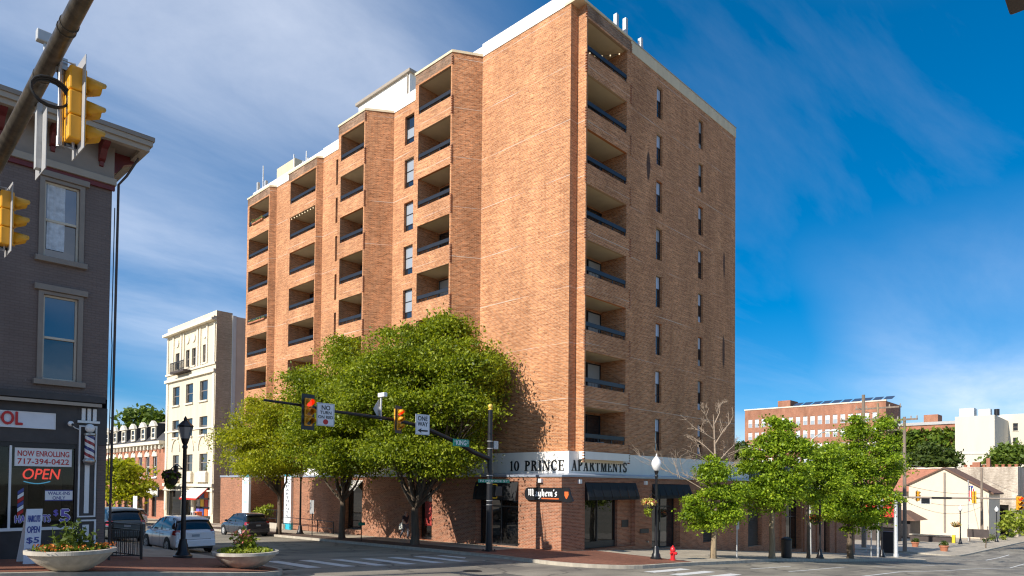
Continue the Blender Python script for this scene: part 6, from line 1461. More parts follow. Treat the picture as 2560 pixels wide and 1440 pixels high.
for k, w in enumerate(shop):
    std_window(cb, fl, *w, .3, 'dark_frame', 'glass_shop', None, False, .12)
tr = MB()
for z0, z1, pr in ((CZT-.95, CZT-.7, .5), (CZT-.68, CZT-.55, .3), (w3[0][3]+.55, w3[0][3]+.85, .22), (w3[0][3]+1.3, w3[0][3]+1.5, .12), (w1[0][3]+2.4, w1[0][3]+2.55, .1), (w1[0][2]-1.5, w1[0][2]-1.2, .2), (w1[0][2]-1.95, w1[0][2]-1.8, .15)):
    tr.fbox(fl, ca-.02, cb_+.15, z0, z1, -pr, -.004)
obj('string_course', tr, 'cream_trim', cb)
for v in (ca+.3, ca+2.0, w4[0][1]+.55, w4[1][0]-.5, w4[2][1]+.5, w4[3][0]-.55, w4[3][1]+.5, cb_-.3): obj('pilaster', MB().fbox(fl, v-.16, v+.16, w4[0][2]-.3, CZT-1.1, -.1, -.003), 'cream_trim', cb)
for v in (ca+.35, cb_-.35): obj('quoin_pilaster', MB().fbox(fl, v-.25, v+.25, -3, w3[0][3]+.5, -.08, -.003), 'cream_trim', cb)
for w in w4:
    m_ = MB(); c_ = (w[0]+w[1])/2; z_ = w[3]+1.0
    m_.prism(fl, [(c_+.42*math.cos(rad(30*q)), z_+.42*math.sin(rad(30*q))) for q in range(12)], -.09, -.003); obj('medallion', m_, 'cream_trim', cb)
for w in w1:
    c_ = (w[0]+w[1])/2; r_ = (w[1]-w[0])/2+.25; pts_o = [(c_+r_*math.cos(rad(15*q)), w[3]+.35+r_*1.25*math.sin(rad(15*q))) for q in range(13)]; m_ = MB()
    for q in range(12):
        (x0, z0), (x1, z1) = pts_o[q], pts_o[q+1]; m_.bar(fl(x0, z0, -.05), fl(x1, z1, -.05), .1, .16)
    obj('arch', m_, 'cream_trim', cb)
    obj('balustrade', MB().fbox(fl, w[0]-.3, w[1]+.3, w[2]-1.05, w[2]-.1, -.28, -.02), 'cream_trim', cb)
bc0, bc1 = w4[3][0]-.2, w4[1][1]+.1; zz_ = w4[0][2]
bl = obj('balconette', MB().fbox(fl, min(bc0, bc1)-.1, max(bc0, bc1)+.6, zz_-.55, zz_-.35, -.8, -.003), 'dark_brown', cb); rl_ = MB(); A_, B_ = min(bc0, bc1)-.1, max(bc0, bc1)+.6
for q in range(24): v = A_+(B_-A_)*q/23; rl_.fbox(fl, v-.015, v+.015, zz_-.349, zz_+.55, -.78, -.75)
rl_.fbox(fl, A_, B_, zz_+.5, zz_+.56, -.79, -.74); obj('railing', rl_, 'black_metal', bl)
obj('side_wall', MB().quad((UL, ca, -6), (UL+1.5, ca, -6), (UL+1.5, ca, CZT-.02), (UL, ca, CZT-.02)), 'side_brick', cb)
obj('side_pipe', MB().box(UL+1.5, UL+1.85, ca-.1, ca+.2, -6, CZT-.25), 'white_paint', cb)
obj('side_wing', MB().box(UL+1.86, UL+20, ca-.03, ca+12, -6, CZT-.3), 'beige_stucco', cb)
obj('roof', MB().box(UL+.2, UL+3.29, ca+.05, cb_, CZT-.5, CZT-.3), 'slate', cb)
aw = thing('shop_awning', 'red-edged awning with painted lettering on the cream building', 'awning', (UL-.5, ca+3, zpx(495, 1240))); z_t, z_b = zpx(495, 1220), zpx(490, 1245)
aw0, aw1 = vpx(519, 1235), vpx(478, 1235); obj('cloth', MB().quad((UL-.05, aw0, z_t), (UL-.05, aw1, z_t), (UL-1.1, aw1, z_b), (UL-1.1, aw0, z_b)), 'fabric_pale', aw); obj('valance', MB().box(UL-1.13, UL-1.105, aw0-.05, aw1+.05, z_b-.14, z_b+.03).prism(lambda a, z, d: (UL+a, aw0-.06+d, z), [(-1.1, z_b), (-.05, z_t), (-.05, z_t-.12), (-1.1, z_b-.12)], -.05, .05), 'red_paint', aw)
t = MB(); put_text(t, 'PIZZA', lambda a, z, d: (UL-1.1+1.05*(z-z_b)/(z_t-z_b)+d, a, z), aw0+.5, aw1-.5, z_b+.3, z_t-.35, -.03, True, bold=.03)
bs_ = thing('shop_display', 'colourful posters filling the shop window of the cream building', 'posters', (UL, ca+1, G(UL, ca)+.5))
cols = ['letter_white', 'sign_purple', 'yellow_paint', 'sign_orange', 'letter_white', 'poster_mix', 'sign_blue', 'poster_red']
for k in range(12): v = ca+.8+.95*(k % 4); z_ = G(UL, ca)+.6+.85*(k//4); obj('poster', MB().fbox(fl, v, v+.8, z_, z_+.7, .215, .235), cols[(k*3) % 8], bs_)
# ---- red brick mansard terrace
v0_, v1_ = cb_+.02, vpx(240); fz0 = zpx(413, 1102); mz = zpx(415, 1053)
mt = thing('mansard_terrace', 'red brick terrace with slate mansard roof and white dormers', 'building', (UL, v0_, G(UL, v0_)))
K2 = lambda x, y: (260+x*.2222, 1020+y*.2222)
zt2, zb2 = zpx(*K2(585, 545)), zpx(*K2(585, 775)); hs2 = []; n2 = 9
for k in range(n2): c_ = vpx(K2(588, 0)[0])+ (vpx(K2(505, 0)[0])-vpx(K2(588, 0)[0]))*k; hs2.append((c_-.6, c_+.6, zb2, zt2))
hs2 = [h for h in hs2 if h[1] < v1_-.3]; lo2 = [(h[0]-.1, h[1]+.1, G(UL, 80)+.2, G(UL, 80)+3.0) for h in hs2]
m_ = MB(); wall_holes(m_, fl, v0_, v1_, -6, fz0, hs2+lo2, .2); obj('wall', m_, 'red_brick', mt)
for h in hs2: std_window(mt, fl, *h, .18, 'white_paint', 'glass', 'white_paint'); obj('lintel', MB().prism(fl, [(h[0]-.15, h[3]+.02)]+[((h[0]+h[1])/2-.75*math.cos(rad(20*q)), h[3]+.02+.6*math.sin(rad(20*q))) for q in range(10)], -.1, -.003), 'cream_trim', mt)
for h in lo2: std_window(mt, fl, *h, .18, 'dark_frame', 'glass_shop', None, False)
obj('cornice', MB().fbox(fl, v0_, v1_, fz0-.35, fz0, -.65, .1).fbox(fl, v0_, v1_, fz0-.7, fz0-.36, -.25, -.003), 'cream_trim', mt)
for k in range(22): v = v0_+.4+(v1_-v0_-.8)*k/21; obj('modillion', MB().fbox(fl, v-.14, v+.14, fz0-.9, fz0-.352, -.5, -.255), 'cream_trim', mt)
rf = MB(); rf.quad((UL-.1, v0_, fz0+.01), (UL-.1, v1_, fz0+.01), (UL+1.6, v1_, mz), (UL+1.6, v0_, mz)); rf.quad((UL+1.6, v0_, mz), (UL+1.6, v1_, mz), (UL+9, v1_, mz+.3), (UL+9, v0_, mz+.3)); rf.poly([(UL-.1, v0_, fz0+.01), (UL+1.6, v0_, mz), (UL+9, v0_, mz+.3), (UL+9, v0_, fz0)])
ro_ = obj('roof', rf, 'slate', mt); obj('ridge_moulding', MB().box(UL+1.3, UL+1.7, v0_, v1_, mz-.05, mz+.25), 'taupe', ro_)
for x in (565, 450, 338, 232, 135, 45):
    c_ = vpx(K2(x, 0)[0]); d0 = fz0+.3; d1 = mz-.35; dm = MB().fbox(fl, c_-.66, c_-.46, d0, d1, -.05, .12).fbox(fl, c_+.46, c_+.66, d0, d1, -.05, .12).fbox(fl, c_-.46, c_+.46, d0, d0+.2, -.05, .12).fbox(fl, c_-.46, c_+.46, d1-.2, d1, -.05, .12)
    dm.prism(fl, [(c_-1.0, d1+.003), (c_+1.0, d1+.003), (c_+.55, d1+.42), (c_, d1+.62), (c_-.55, d1+.42)], -.2, .1); do = obj('dormer', dm, 'cream_trim', mt); obj('cheek', MB().fbox(fl, c_-.64, c_+.64, d0, d1+.35, .121, 1.9), 'slate', do); obj('pane', MB().fbox(fl, c_-.46, c_+.46, d0+.2, d1-.2, .05, .08), 'glass', do); obj('glazing_bar', MB().fbox(fl, c_-.5, c_+.5, (d0+d1)/2-.05, (d0+d1)/2+.05, .02, .049), 'white_paint', do)
# projecting shop sign and a pale stone shopfront between the two
o = thing('hanging_sign', 'dark hanging sign with a pale panel on the red brick terrace', 'sign', (UL-1, v0_+1.5, zpx(378, 1232)))
a0, a1, z0, z1 = rectU(UL-.6, 363, 1222, 394, 1238); fz_ = FU(UL-.6); obj('frame', MB().fbox(fz_, a0-.15, a1+.15, z0-.15, z1+.25, .01, .12), 'black_metal', o); obj('panel', MB().fbox(fz_, a0, a1, z0, z1, -.01, .009), 'fabric_pale', o); obj('bracket', MB().box(UL-.48, UL-.01, (a0+a1)/2-.05, (a0+a1)/2+.05, z1+.05, z1+.15), 'black_metal', o)
# ================================================================ RIGHT BACKGROUND
def wbuild(name, label, u, px0, px1, top_px, depth, mat, cat='building', base=-9.0, roofm='slate'):
    a0 = atu(px1, 1150, u).y; a1 = atu(px0, 1150, u).y; zt = atu(top_px[0], top_px[1], u).z
    o = thing(name, label, cat, (u, a0, base)); return o, min(a0, a1), max(a0, a1), zt
# ---- brick warehouse
WU = 205.0; wo_, a0, a1, zt = wbuild('brick_warehouse', 'long red brick warehouse with rows of white windows and rooftop solar panels', WU, 1862, 2215, (2214, 1002), 16, 'warehouse_brick')
fw = FU(WU); rows = [(atu(2060, 1038, WU).z, atu(2060, 1060, WU).z), (atu(2060, 1073, WU).z, atu(2060, 1093, WU).z), (atu(2060, 1107, WU).z, atu(2060, 1127, WU).z), (atu(2060, 1142, WU).z, atu(2060, 1160, WU).z)]
sp = (atu(2029, 1050, WU).y-atu(2047.5, 1050, WU).y); c0 = atu(2087.5, 1050, WU).y; cs_w = [c0+sp*k for k in range(-9, 14)]; cs_w = [c for c in cs_w if a0+1.2 < c < a1-1.2]
holes = [(c-.62, c+.62, r[1], r[0]) for c in cs_w for r in rows]
m_ = MB(); wall_holes(m_, fw, a0, a1, -9, zt, holes, .3)
m_.quad((WU, a0, -9), (WU+14, a0, -9), (WU+14, a0, zt), (WU, a0, zt)); m_.quad((WU, a1, -9), (WU+14, a1, -9), (WU+14, a1, zt), (WU, a1, zt)); m_.box(WU+14, WU+14.3, a0, a1, -9, zt)
obj('wall', m_, 'warehouse_brick', wo_)
for h in holes:
    fr = MB().fbox(fw, h[0], h[0]+.1, h[2], h[3], .1, .25).fbox(fw, h[1]-.1, h[1], h[2], h[3], .1, .25).fbox(fw, h[0]+.1, h[1]-.1, (h[2]+h[3])/2-.07, (h[2]+h[3])/2+.07, .1, .25)
    o = obj('window', fr, 'white_paint', wo_); obj('pane', MB().fbox(fw, h[0]+.1, h[1]-.1, h[2], (h[2]+h[3])/2-.07, .2, .22), 'glass_blind', o); obj('pane', MB().fbox(fw, h[0]+.1, h[1]-.1, (h[2]+h[3])/2+.07, h[3], .2, .22), 'letter_white', o)
obj('roof', MB().box(WU+.3, WU+14, a0+.2, a1-.2, zt-.6, zt-.4), 'slate', wo_); obj('coping', MB().box(WU-.15, WU+.4, a0-.15, a1+.15, zt+.003, zt+.35), 'cream_trim', wo_)
obj('lift_housing', MB().box(WU+3, WU+9, a1-13, a1-9.2, zt-.5, zt+2.6), 'warehouse_brick', wo_)
for k in range(10): v = a1-14.5-2.75*k; obj('solar_panel', MB().hexa([(WU+1, v-2.2, zt+.5), (WU+1, v, zt+.5), (WU+4, v, zt+1.6), (WU+4, v-2.2, zt+1.6), (WU+1, v-2.2, zt+.58), (WU+1, v, zt+.58), (WU+4, v, zt+1.68), (WU+4, v-2.2, zt+1.68)]), 'solar', wo_)
# ---- ivy-covered block and flat roofs behind
IU = 215.0; io, a0, a1, zt = wbuild('ivy_building', 'low flat-roofed building wholly covered in dark green ivy', IU, 2222, 2392, (2330, 1062), 10, 'red_brick')
obj('wall', MB().box(IU, IU+18, a0, a1, -9, zt), 'red_brick', io); obj('roof_edge', MB().box(IU-.3, IU+18.2, a0-.3, a1+.3, zt+.003, zt+.8), 'grey_plate', io); obj('roof_house', MB().box(IU+4, IU+9, atu(2336, 1050, IU).y, atu(2300, 1050, IU).y, zt+.9, zt+3.2), 'warehouse_brick', io)
n = 5200; c = np.stack([np.full(n, IU-.4)+RNG.normal(size=n)*.5, a0+(a1-a0)*RNG.random(n), -9+(zt+8.2)*RNG.random(n)], 1); c[:, 2] -= 1.0*RNG.random(n); v, f = leaf_cloud(c, .75, 0.0); cloud_obj('ivy', v, f, 'leaf_ivy', io)
# ---- white block
HU = 178.0; ho, a0, a1, zt = wbuild('white_block', 'tall plain white-rendered block behind the cream gable house', HU, 2388, 2487, (2440, 1062), 10, 'white_wall')
zt2 = atu(2487, 1037, HU).z
obj('wall', MB().box(HU, HU+30, a0, a1, -9, zt2), 'white_wall', ho); obj('string_course', MB().box(HU-.12, HU-.004, a0, a1, atu(2440, 1133, HU).z-.2, atu(2440, 1133, HU).z+.2), 'cream_trim', ho)
obj('air_unit', MB().box(HU+1, HU+4, a1-3.4, a1-.6, zt2+.003, zt2+1.9).box(HU+1, HU+3, a1-6.4, a1-4.2, zt2+.003, zt2+1.5), 'galvanised', ho); obj('vent', MB().cyl((HU+2, a1-7.4, zt2), (HU+2, a1-7.4, zt2+1.4), .5, n=10), 'black_metal', ho)
QU = 196.0; qo, a0, a1, zt = wbuild('cream_block', 'pale cream block with a column of dark windows at the right edge', QU, 2497, 2700, (2555, 1034), 10, 'white_wall')
fq = FU(QU); qh = [rectU(QU, 2532, 1058+36*k, 2545, 1077+36*k) for k in range(3)]; m_ = MB(); wall_holes(m_, fq, a0, a1, -9, zt, qh, .3); m_.quad((QU, a1, -9), (QU+10, a1, -9), (QU+10, a1, zt), (QU, a1, zt)); obj('wall', m_, 'white_wall', qo); obj('roof', MB().box(QU+.1, QU+10, a0, a1-.1, zt-.5, zt-.2), 'slate', qo)
for h in qh: std_window(qo, fq, *h, .25, 'taupe', 'glass', 'cream_trim')
# ---- cream gable house
CU = 132.0; fc_ = FU(CU); ga, gb = atu(2475, 1250, CU).y, atu(2272, 1250, CU).y; gm_ = atu(2360, 1172, CU).y; gzt = atu(2360, 1172, CU).z; gze = atu(2475, 1232, CU).z; gzl = atu(2275, 1212, CU).z; gzb = G(CU, 24)-.2
gh = thing('gable_house', 'cream-walled gable house with clay-red roof beyond the far crossing', 'house', (CU, ga, gzb))
obj('wall', MB().prism(fc_, [(ga, gzb), (gb, gzb), (gb, gzl), (gm_, gzt), (ga, gze)], 0, .3), 'yellow_cream', gh); obj('side_wall', MB().box(CU+.31, CU+9, gb-.3, gb, gzb, gzl-.05), 'yellow_cream', gh); obj('side_wall', MB().box(CU+.31, CU+9, ga, ga+.3, gzb, gze-.05), 'yellow_cream', gh)
rf = MB(); e_ = .35
for (va, za, vb, zb__) in ((gm_, gzt, gb+e_*1.2, gzl-.25), (gm_, gzt, ga-e_*1.5, gze-.3)): rf.hexa([(CU-e_, va, za+.03), (CU+9.2, va, za+.03), (CU+9.2, vb, zb__+.03), (CU-e_, vb, zb__+.03), (CU-e_, va, za+.28), (CU+9.2, va, za+.28), (CU+9.2, vb, zb__+.28), (CU-e_, vb, zb__+.28)])
obj('roof', rf, 'brown_roof', gh); obj('gable_pipe', MB().box(CU-.16, CU-.004, gm_-.25, gm_+.05, gzb+1, gzt-.6), 'taupe', gh)
wv = rectU(CU, 2302, 1248, 2326, 1256); std_window(gh, FU(CU-.004), wv[0], wv[1], wv[2]-.3, wv[3]+.3, 0.0, 'white_paint', 'glass', None, False)
# clay-roofed row behind it
RU = 140.0; ra, rb_ = atu(2362, 1200, RU).y, atu(2262, 1200, RU).y; rzt = atu(2310, 1170, RU).z; rzb = atu(2310, 1215, RU).z
rr_o = thing('clay_roof_house', 'house with a broad clay-red roof left of the cream gable', 'house', (RU, ra, -8.5)); obj('roof', MB().quad((RU, ra, rzb-1), (RU, rb_+2, rzb-1), (RU+8, rb_+2, rzt), (RU+8, ra, rzt)).quad((RU+8, ra, rzt), (RU+8, rb_+2, rzt), (RU+16, rb_+2, rzb), (RU+16, ra, rzb)), 'clay_roof', rr_o); obj('wall', MB().box(RU+1.5, RU+14.5, ra, rb_+1.8, -8.5, rzb-.7), 'yellow_cream', rr_o); obj('ridge', MB().box(RU+7.8, RU+8.2, ra, rb_+2, rzt+.003, rzt+.3), 'cream_trim', rr_o)
for k in range(9): v = ra-1.5-k*.95; obj('chimney_pot', MB().lathe([(.3, 0), (.25, .9), (.32, .95), (.3, 1.05)], 8, (RU+9, v, rzt-.3)), 'terracotta', rr_o)
# old weathered party wall right of the house
OU = 146.0; oa, ob_ = atu(2545, 1200, OU).y, atu(2462, 1200, OU).y; ozt = atu(2510, 1167, OU).z
ow = thing('weathered_building', 'old building with flaking whitewashed brick wall at the right', 'building', (OU, oa, -8.5)); m_ = MB(); dh = [rectU(OU, 2480, 1262, 2522, 1352)]
wall_holes(m_, FU(OU), oa, ob_+4, -8.5, ozt, dh, .4); m_.quad((OU, oa, -8.5), (OU+12, oa, -8.5), (OU+12, oa, ozt), (OU, oa, ozt)); obj('wall', m_, 'old_wall', ow); obj('roof', MB().box(OU+.1, OU+12, oa+.1, ob_+4, ozt-.5, ozt-.2), 'slate', ow)
obj('chimney', MB().box(OU+1, OU+2.2, atu(2472, 1160, OU).y, atu(2463, 1160, OU).y, ozt-.2, ozt+1.6), 'red_brick', ow); obj('chimney', MB().box(OU+1, OU+2.2, atu(2447, 1160, OU).y, atu(2428, 1160, OU).y, ozt-2.5, ozt+.9), 'red_brick', ow)
d_ = dh[0]; std_window(ow, FU(OU), d_[0], d_[1], d_[2], d_[3], .38, 'dark_brown', 'glass_shop', None, False)
EU_ = 158.0; eo = thing('red_brick_house', 'dark red brick house at the right picture edge behind the shrub', 'house', (EU_, atu(2600, 1250, EU_).y, -8.5)); ea, eb = atu(2640, 1200, EU_).y, atu(2546, 1200, EU_).y; obj('wall', MB().box(EU_, EU_+10, ea, eb, -8.5, atu(2552, 1178, EU_).z), 'red_brick', eo); std_window(eo, FU(EU_-.01), eb-1.9, eb-.7, .5, 2.2, 0, 'white_paint', 'glass', 'white_paint')
# red restaurant and low brown-eaved shop left of the gable house
BU = 108.0; fbu = FU(BU); ba, bb2 = atu(2244, 1300, BU).y, atu(2110, 1300, BU).y; bzt = atu(2230, 1240, BU).z
ro2 = thing('red_restaurant', 'low shop with bright red awning and upper windows behind the street trees', 'shop', (BU, ba, -7.6)); m_ = MB(); rh = [rectU(BU, 2232, 1262, 2240, 1280), rectU(BU, 2218, 1262, 2226, 1280), rectU(BU, 2190, 1318, 2238, 1372)]
wall_holes(m_, fbu, ba, bb2, -8, bzt+.5, rh, .3); obj('wall', m_, 'dark_brown', ro2); obj('awning', MB().quad((BU-.02, ba, atu(2230, 1262, BU).z), (BU-.02, bb2, atu(2230, 1262, BU).z), (BU-1.4, bb2, atu(2230, 1285, BU).z), (BU-1.4, ba, atu(2230, 1285, BU).z)).box(BU-1.42, BU-1.39, ba, bb2, atu(2230, 1292, BU).z, atu(2230, 1285, BU).z), 'red_paint', ro2); obj('upper_front', MB().fbox(fbu, ba-.05, bb2, atu(2230, 1260, BU).z, bzt+.6, -.06, -.003), 'red_paint', ro2)
for h in rh: std_window(ro2, FU(BU-.07 if h[2] > -5 else BU), *h, .0 if h[2] > -5 else .28, 'dark_brown', 'glass_shop', None, False, .1)
obj('back', MB().box(BU+.5, BU+2, ba, bb2, -8, bzt+.4), 'dark_brown', ro2)
lo_ = thing('low_lodge', 'small dark lodge with a brown hipped eave against the cream house', 'building', (120, atu(2275, 1320, 120).y, -7.9)); la, lb_ = atu(2283, 1320, 120).y, atu(2228, 1320, 120).y; lz = atu(2280, 1302, 120).z
obj('wall', MB().box(120, 126, la+.4, lb_, -7.9, lz), 'dark_brown', lo_); obj('roof', MB().hexa([(119.2, la-.5, lz), (127, la-.5, lz), (127, lb_+.5, lz), (119.2, lb_+.5, lz), (121, la+1.6, lz+1.5), (125, la+1.6, lz+1.5), (125, lb_, lz+1.5), (121, lb_, lz+1.5)]), 'brown_roof', lo_); obj('door', MB().box(119.9, 119.99, la+.8, la+1.7, -7.8, -5.8), 'dark_frame', lo_)
# garden wall, terracotta pots, low hedges at the far corner
gw = thing('garden_wall', 'low stone and timber wall in front of the cream gable house', 'wall', (112, atu(2350, 1350, 112).y, G(112, 22)))
w0, w1_ = atu(2378, 1350, 112).y, atu(2275, 1350, 112).y; obj('wall', MB().box(112, 112.4, w0, w1_, G(112, 22)-.2, atu(2330, 1340, 112).z), 'dark_brown', gw); obj('coping', MB().box(111.9, 112.5, w0-.1, w1_+.1, atu(2330, 1340, 112).z+.003, atu(2330, 1340, 112).z+.18), 'pale_concrete', gw); obj('yellow_post', MB().box(111.8, 112.2, w0-.5, w0-.12, G(112, 20)-.1, atu(2330, 1335, 112).z), 'yellow_paint', gw)
def pot(label, px, py, w_px, first=None):
    p = onground(px, py); s = math.hypot(p.x, p.y)*.92/F_PX*w_px; o = thing('flower_pot', label, 'flower pot', p, 'terracotta pots'); obj('pot', MB().lathe([(s*.34, 0), (s*.45, s*.5), (s*.52, s*.52), (s*.52, s*.66), (s*.44, s*.66)], 14, p), 'terracotta', o); c = lobe_points((p.x, p.y, p.z+s*.85, s*.5, s*.5, s*.4), 120, .2); v, f = leaf_cloud(c, s*.14); cloud_obj('plant', v, f, 'leaf_dark', o)
pot('large terracotta pot with dark plant on the far corner', 2360, 1378, 20); pot('terracotta pot against the low garden wall', 2288, 1367, 17)
# far traffic signals and mast arm across the next crossing
mp_ = onground(2240, 1393); mp_.z += .003; az_ = atu(2300, 1244, mp_.x).z
ma = thing('signal_mast', 'pale grey signal pole with long straight arm at the far right crossing', 'signal pole', mp_)
obj('pole', MB().lathe([(.24, 0), (.22, .3), (.18, .35), (.16, az_-mp_.z+.4)], 14, mp_), 'galvanised', ma, True); obj('mast_arm', MB().tube([(mp_.x, mp_.y, az_), (mp_.x, mp_.y-5, az_+.03), (mp_.x, mp_.y-13.5, az_+.05)], [.10, .085, .055], 10), 'taupe', ma, True)
def far_signal(px, py, label, rz, sc=1.0, uu=None):
    p = atu(px, py, uu or mp_.x+.0); return dup(sig, p+Vector((.3, 0, 0)), label, rz, sc)
sig2 = make_signal('traffic_light', 'yellow traffic light hanging on the pale far-right mast arm', False, group='signals on the far mast arm'); place(sig2, atu(2437, 1243, mp_.x)+Vector((-.3, 0, 0)), rad(100), 1.0)
dup(sig2, atu(2551, 1258, mp_.x)+Vector((-.3, 0, 0)), 'traffic light with red lens at the right picture edge', rad(-50), 1.1); dup(sig2, atu(2297, 1240, mp_.x+14)+Vector((-.3, 0, 0)), 'small yellow traffic light left of the cream gable window', rad(70), 1.0)
o = thing('road_sign', 'dark narrow sign panel on the pale far-right mast arm', 'sign', (mp_.x, mp_.y-3.5, az_)); obj('panel', MB().box(mp_.x-.16, mp_.x-.135, atu(2380, 1247, mp_.x).y, atu(2330, 1247, mp_.x).y, az_-.1, az_+.09), 'black_metal', o); obj('bracket', MB().box(mp_.x-.134, mp_.x-.1, atu(2360, 1247, mp_.x).y-.05, atu(2360, 1247, mp_.x).y+.05, az_-.05, az_+.05), 'steel', o)
cbx = onground(2228, 1390); o = thing('control_cabinet', 'dark signal control cabinet beside the far corner lamp', 'cabinet', cbx+Vector((1.2, .6, 0))); q = cbx+Vector((1.2, .6, 0)); soft(obj('cabinet', MB().box(q.x-.35, q.x+.35, q.y-.55, q.y+.55, q.z+.2, q.z+2.3), 'rail_metal', o), .03); obj('plinth', MB().box(q.x-.4, q.x+.4, q.y-.6, q.y+.6, q.z-.05, q.z+.2), 'concrete', o)
dq = lambda px, py: ray(px, py)*((r4.x*RY+r4.y*RX+2.0)/(ray(px, py).x*RY+ray(px, py).y*RX))
bq = dq(2026, 1396); bq.z = G(bq.x, bq.y)
o = thing('street_light', 'curved street light arm with long pale head above the warehouse trees', 'street lamp', bq)
obj('pole', MB().tube([bq, dq(2024, 1120), dq(2030, 1098), dq(2052, 1082), dq(2076, 1077)], [.09, .07, .05, .045, .04], 8), 'galvanised', o, True); obj('head', MB().tube([dq(2074, 1077), dq(2086, 1076), dq(2098, 1078)], [.05, .12, .08], 8), 'letter_white', o, True)
# utility poles and wires
def upole(label, px, py, top, r, arms, mat='wood_pole', bx=None):
    p = onground(px, py) if bx is None else Vector(bx); d_ = p.x*RY+p.y*RX; zt = (ray(px, top)*(d_/(ray(px, top).x*RY+ray(px, top).y*RX))).z; p = Vector((p.x, p.y, p.z)); o = thing('utility_pole', label, 'utility pole', p, 'utility poles')
    obj('pole', MB().cyl(p, (p.x, p.y, zt), r, r*.7, 10), mat, o)
    for k, (dz, w) in enumerate(arms):
        obj('crossarm', MB().box(p.x-.08, p.x+.08, p.y-w, p.y+w, zt-dz-.1, zt-dz+.1), 'wood_pole', o)
        for s in (-.95, -.5, .5, .95): obj('insulator', MB().cyl((p.x, p.y+w*s, zt-dz+.1), (p.x, p.y+w*s, zt-dz+.38), .07, n=6), 'taupe_light', o)
    return p, zt
pA, zA_ = upole('wooden utility pole standing right of the broad green tree', 2262, 1378, 1042, .22, [(.3, 1.3)])
bB = pA+Vector((20, 7.5, 0)); bB.z = G(bB.x, bB.y)
pB, zB_ = upole('tall yellowish utility pole rising behind the broad green tree', 2159, 1370, 987, .26, [(3.0, 2.6), (6.0, 2.4)], bx=(88.0, atu(2159, 1200, 88).y, G(88, 30)))
pC, zC_ = upole('pale utility pole with wide crossarms in front of the warehouse corner', 2195, 1370, 1008, .2, [(.6, 2.6), (3.4, 2.4)], 'bark_pale', bx=(92.0, atu(2195, 1200, 92).y, G(92, 28)))
pD, zD_ = upole('grey wooden utility pole in front of the weathered wall at the right', 2455, 1350, 1170, .22, [])
obj_n = 0
def wire(label, a, b, sag, r=.022, m_='wire'):
    a, b = Vector(a), Vector(b); pts = [a.lerp(b, t/10)-Vector((0, 0, sag*4*(t/10)*(1-t/10))) for t in range(11)]
    tag(obj('power_line', MB().tube(pts, r, 4), m_, None, False, org=a), label, 'wire', 'overhead power lines')
wire('overhead line from the pale crossarm pole down to the wooden pole', (pC.x, pC.y-2.4, zC_-.4), (pA.x, pA.y+.6, zA_-.1), .4)
wire('upper overhead line between the two tall poles by the warehouse', (pB.x, pB.y-2.4, zB_-2.7), (pC.x, pC.y+2.2, zC_-.4), .2)
wire('sagging line from the wooden pole toward the gable apex', (pA.x, pA.y-.1, zA_-5.2), (CU-.5, gm_-3, gzt+.4), .5, .03, 'wire_pale')
wire('sagging line crossing the cream gable at mid height', (pA.x, pA.y, atv(2262, 1240, pA.y).z), (pD.x, pD.y, atv(2455, 1255, pD.y).z), .8)
wire('lowest sagging line crossing in front of the cream gable', (pA.x, pA.y, atv(2262, 1252, pA.y).z), (pD.x, pD.y, atv(2455, 1266, pD.y).z), 1.3)
wire('steep line running down from the right-hand pole', (pD.x, pD.y, zD_-1.4), (150, 17.0, atu(2530, 1240, 150).z), .4, .025, 'wire_pale')
wire('line under the eaves between the wooden pole and the gable', (pA.x, pA.y, atv(2262, 1213, pA.y).z), (CU-.5, ga+.5, gze), .5)
# flag on a pole, shrubs and trees on the right
fpx = onground(2421, 1352); o = thing('flag', 'striped flag hanging from a thin pole before the gable house', 'flag', fpx); zt = (ray(2421, 1200)*((fpx.x*RY+fpx.y*RX)/(ray(2421, 1200).x*RY+ray(2421, 1200).y*RX))).z
obj('pole', MB().cyl(fpx, (fpx.x, fpx.y, zt), .07, n=6), 'galvanised', o)
for k in range(6): obj('stripe', MB().box(fpx.x-.05-.03*(k % 2), fpx.x+.05, fpx.y-.1-.13*(k+1), fpx.y-.1-.13*k, zt-3.2+.12*k, zt-.9-.1*k), 'sign_red' if k % 2 == 0 else 'letter_white', o)
obj('canton', MB().box(fpx.x-.05, fpx.x+.05, fpx.y-.62, fpx.y-.09, zt-1.6, zt-.85), 'sign_blue', o)
e1 = Vector((168, 33, -8.3)); tree('garden_tree', 'round dark green tree in front of the ivy wall', Vector((150, 40.0, -8.2)), [ell(2325, 1140, 40, 32, base=Vector((150, 40, -8.2))), ell(2290, 1150, 34, 26, base=Vector((150, 40, -8.2))), ell(2365, 1150, 26, 26, base=Vector((150, 40, -8.2)))], 260, 34, .8, .38, 'leaf_dark', .3, 5, twigs=2, shell=.4)
tb = Vector((160, 17.0, -8.2)); tree('garden_tree', 'bushy tree rising above the weathered wall at the far right', tb, [ell(2530, 1140, 42, 34, base=tb), ell(2500, 1152, 28, 22, base=tb), ell(2555, 1130, 26, 26, base=tb)], 240, 34, .75, .36, 'leaf_mid', .3, 6, twigs=2, shell=.4)
sb_ = Vector((100, 13.4, G(100, 16))); tree('pavement_shrub', 'loose yellow-green shrub at the right picture edge', Vector((105, 16.6, G(105, 16.6))), [ell(2540, 1290, 26, 22, base=Vector((105, 16.6, -7.5))), ell(2556, 1315, 20, 22, base=Vector((105, 16.6, -7.5))), ell(2520, 1315, 18, 16, base=Vector((105, 16.6, -7.5)))], 90, 26, .35, .2, 'leaf_lime', .07, 1.2, twigs=3)
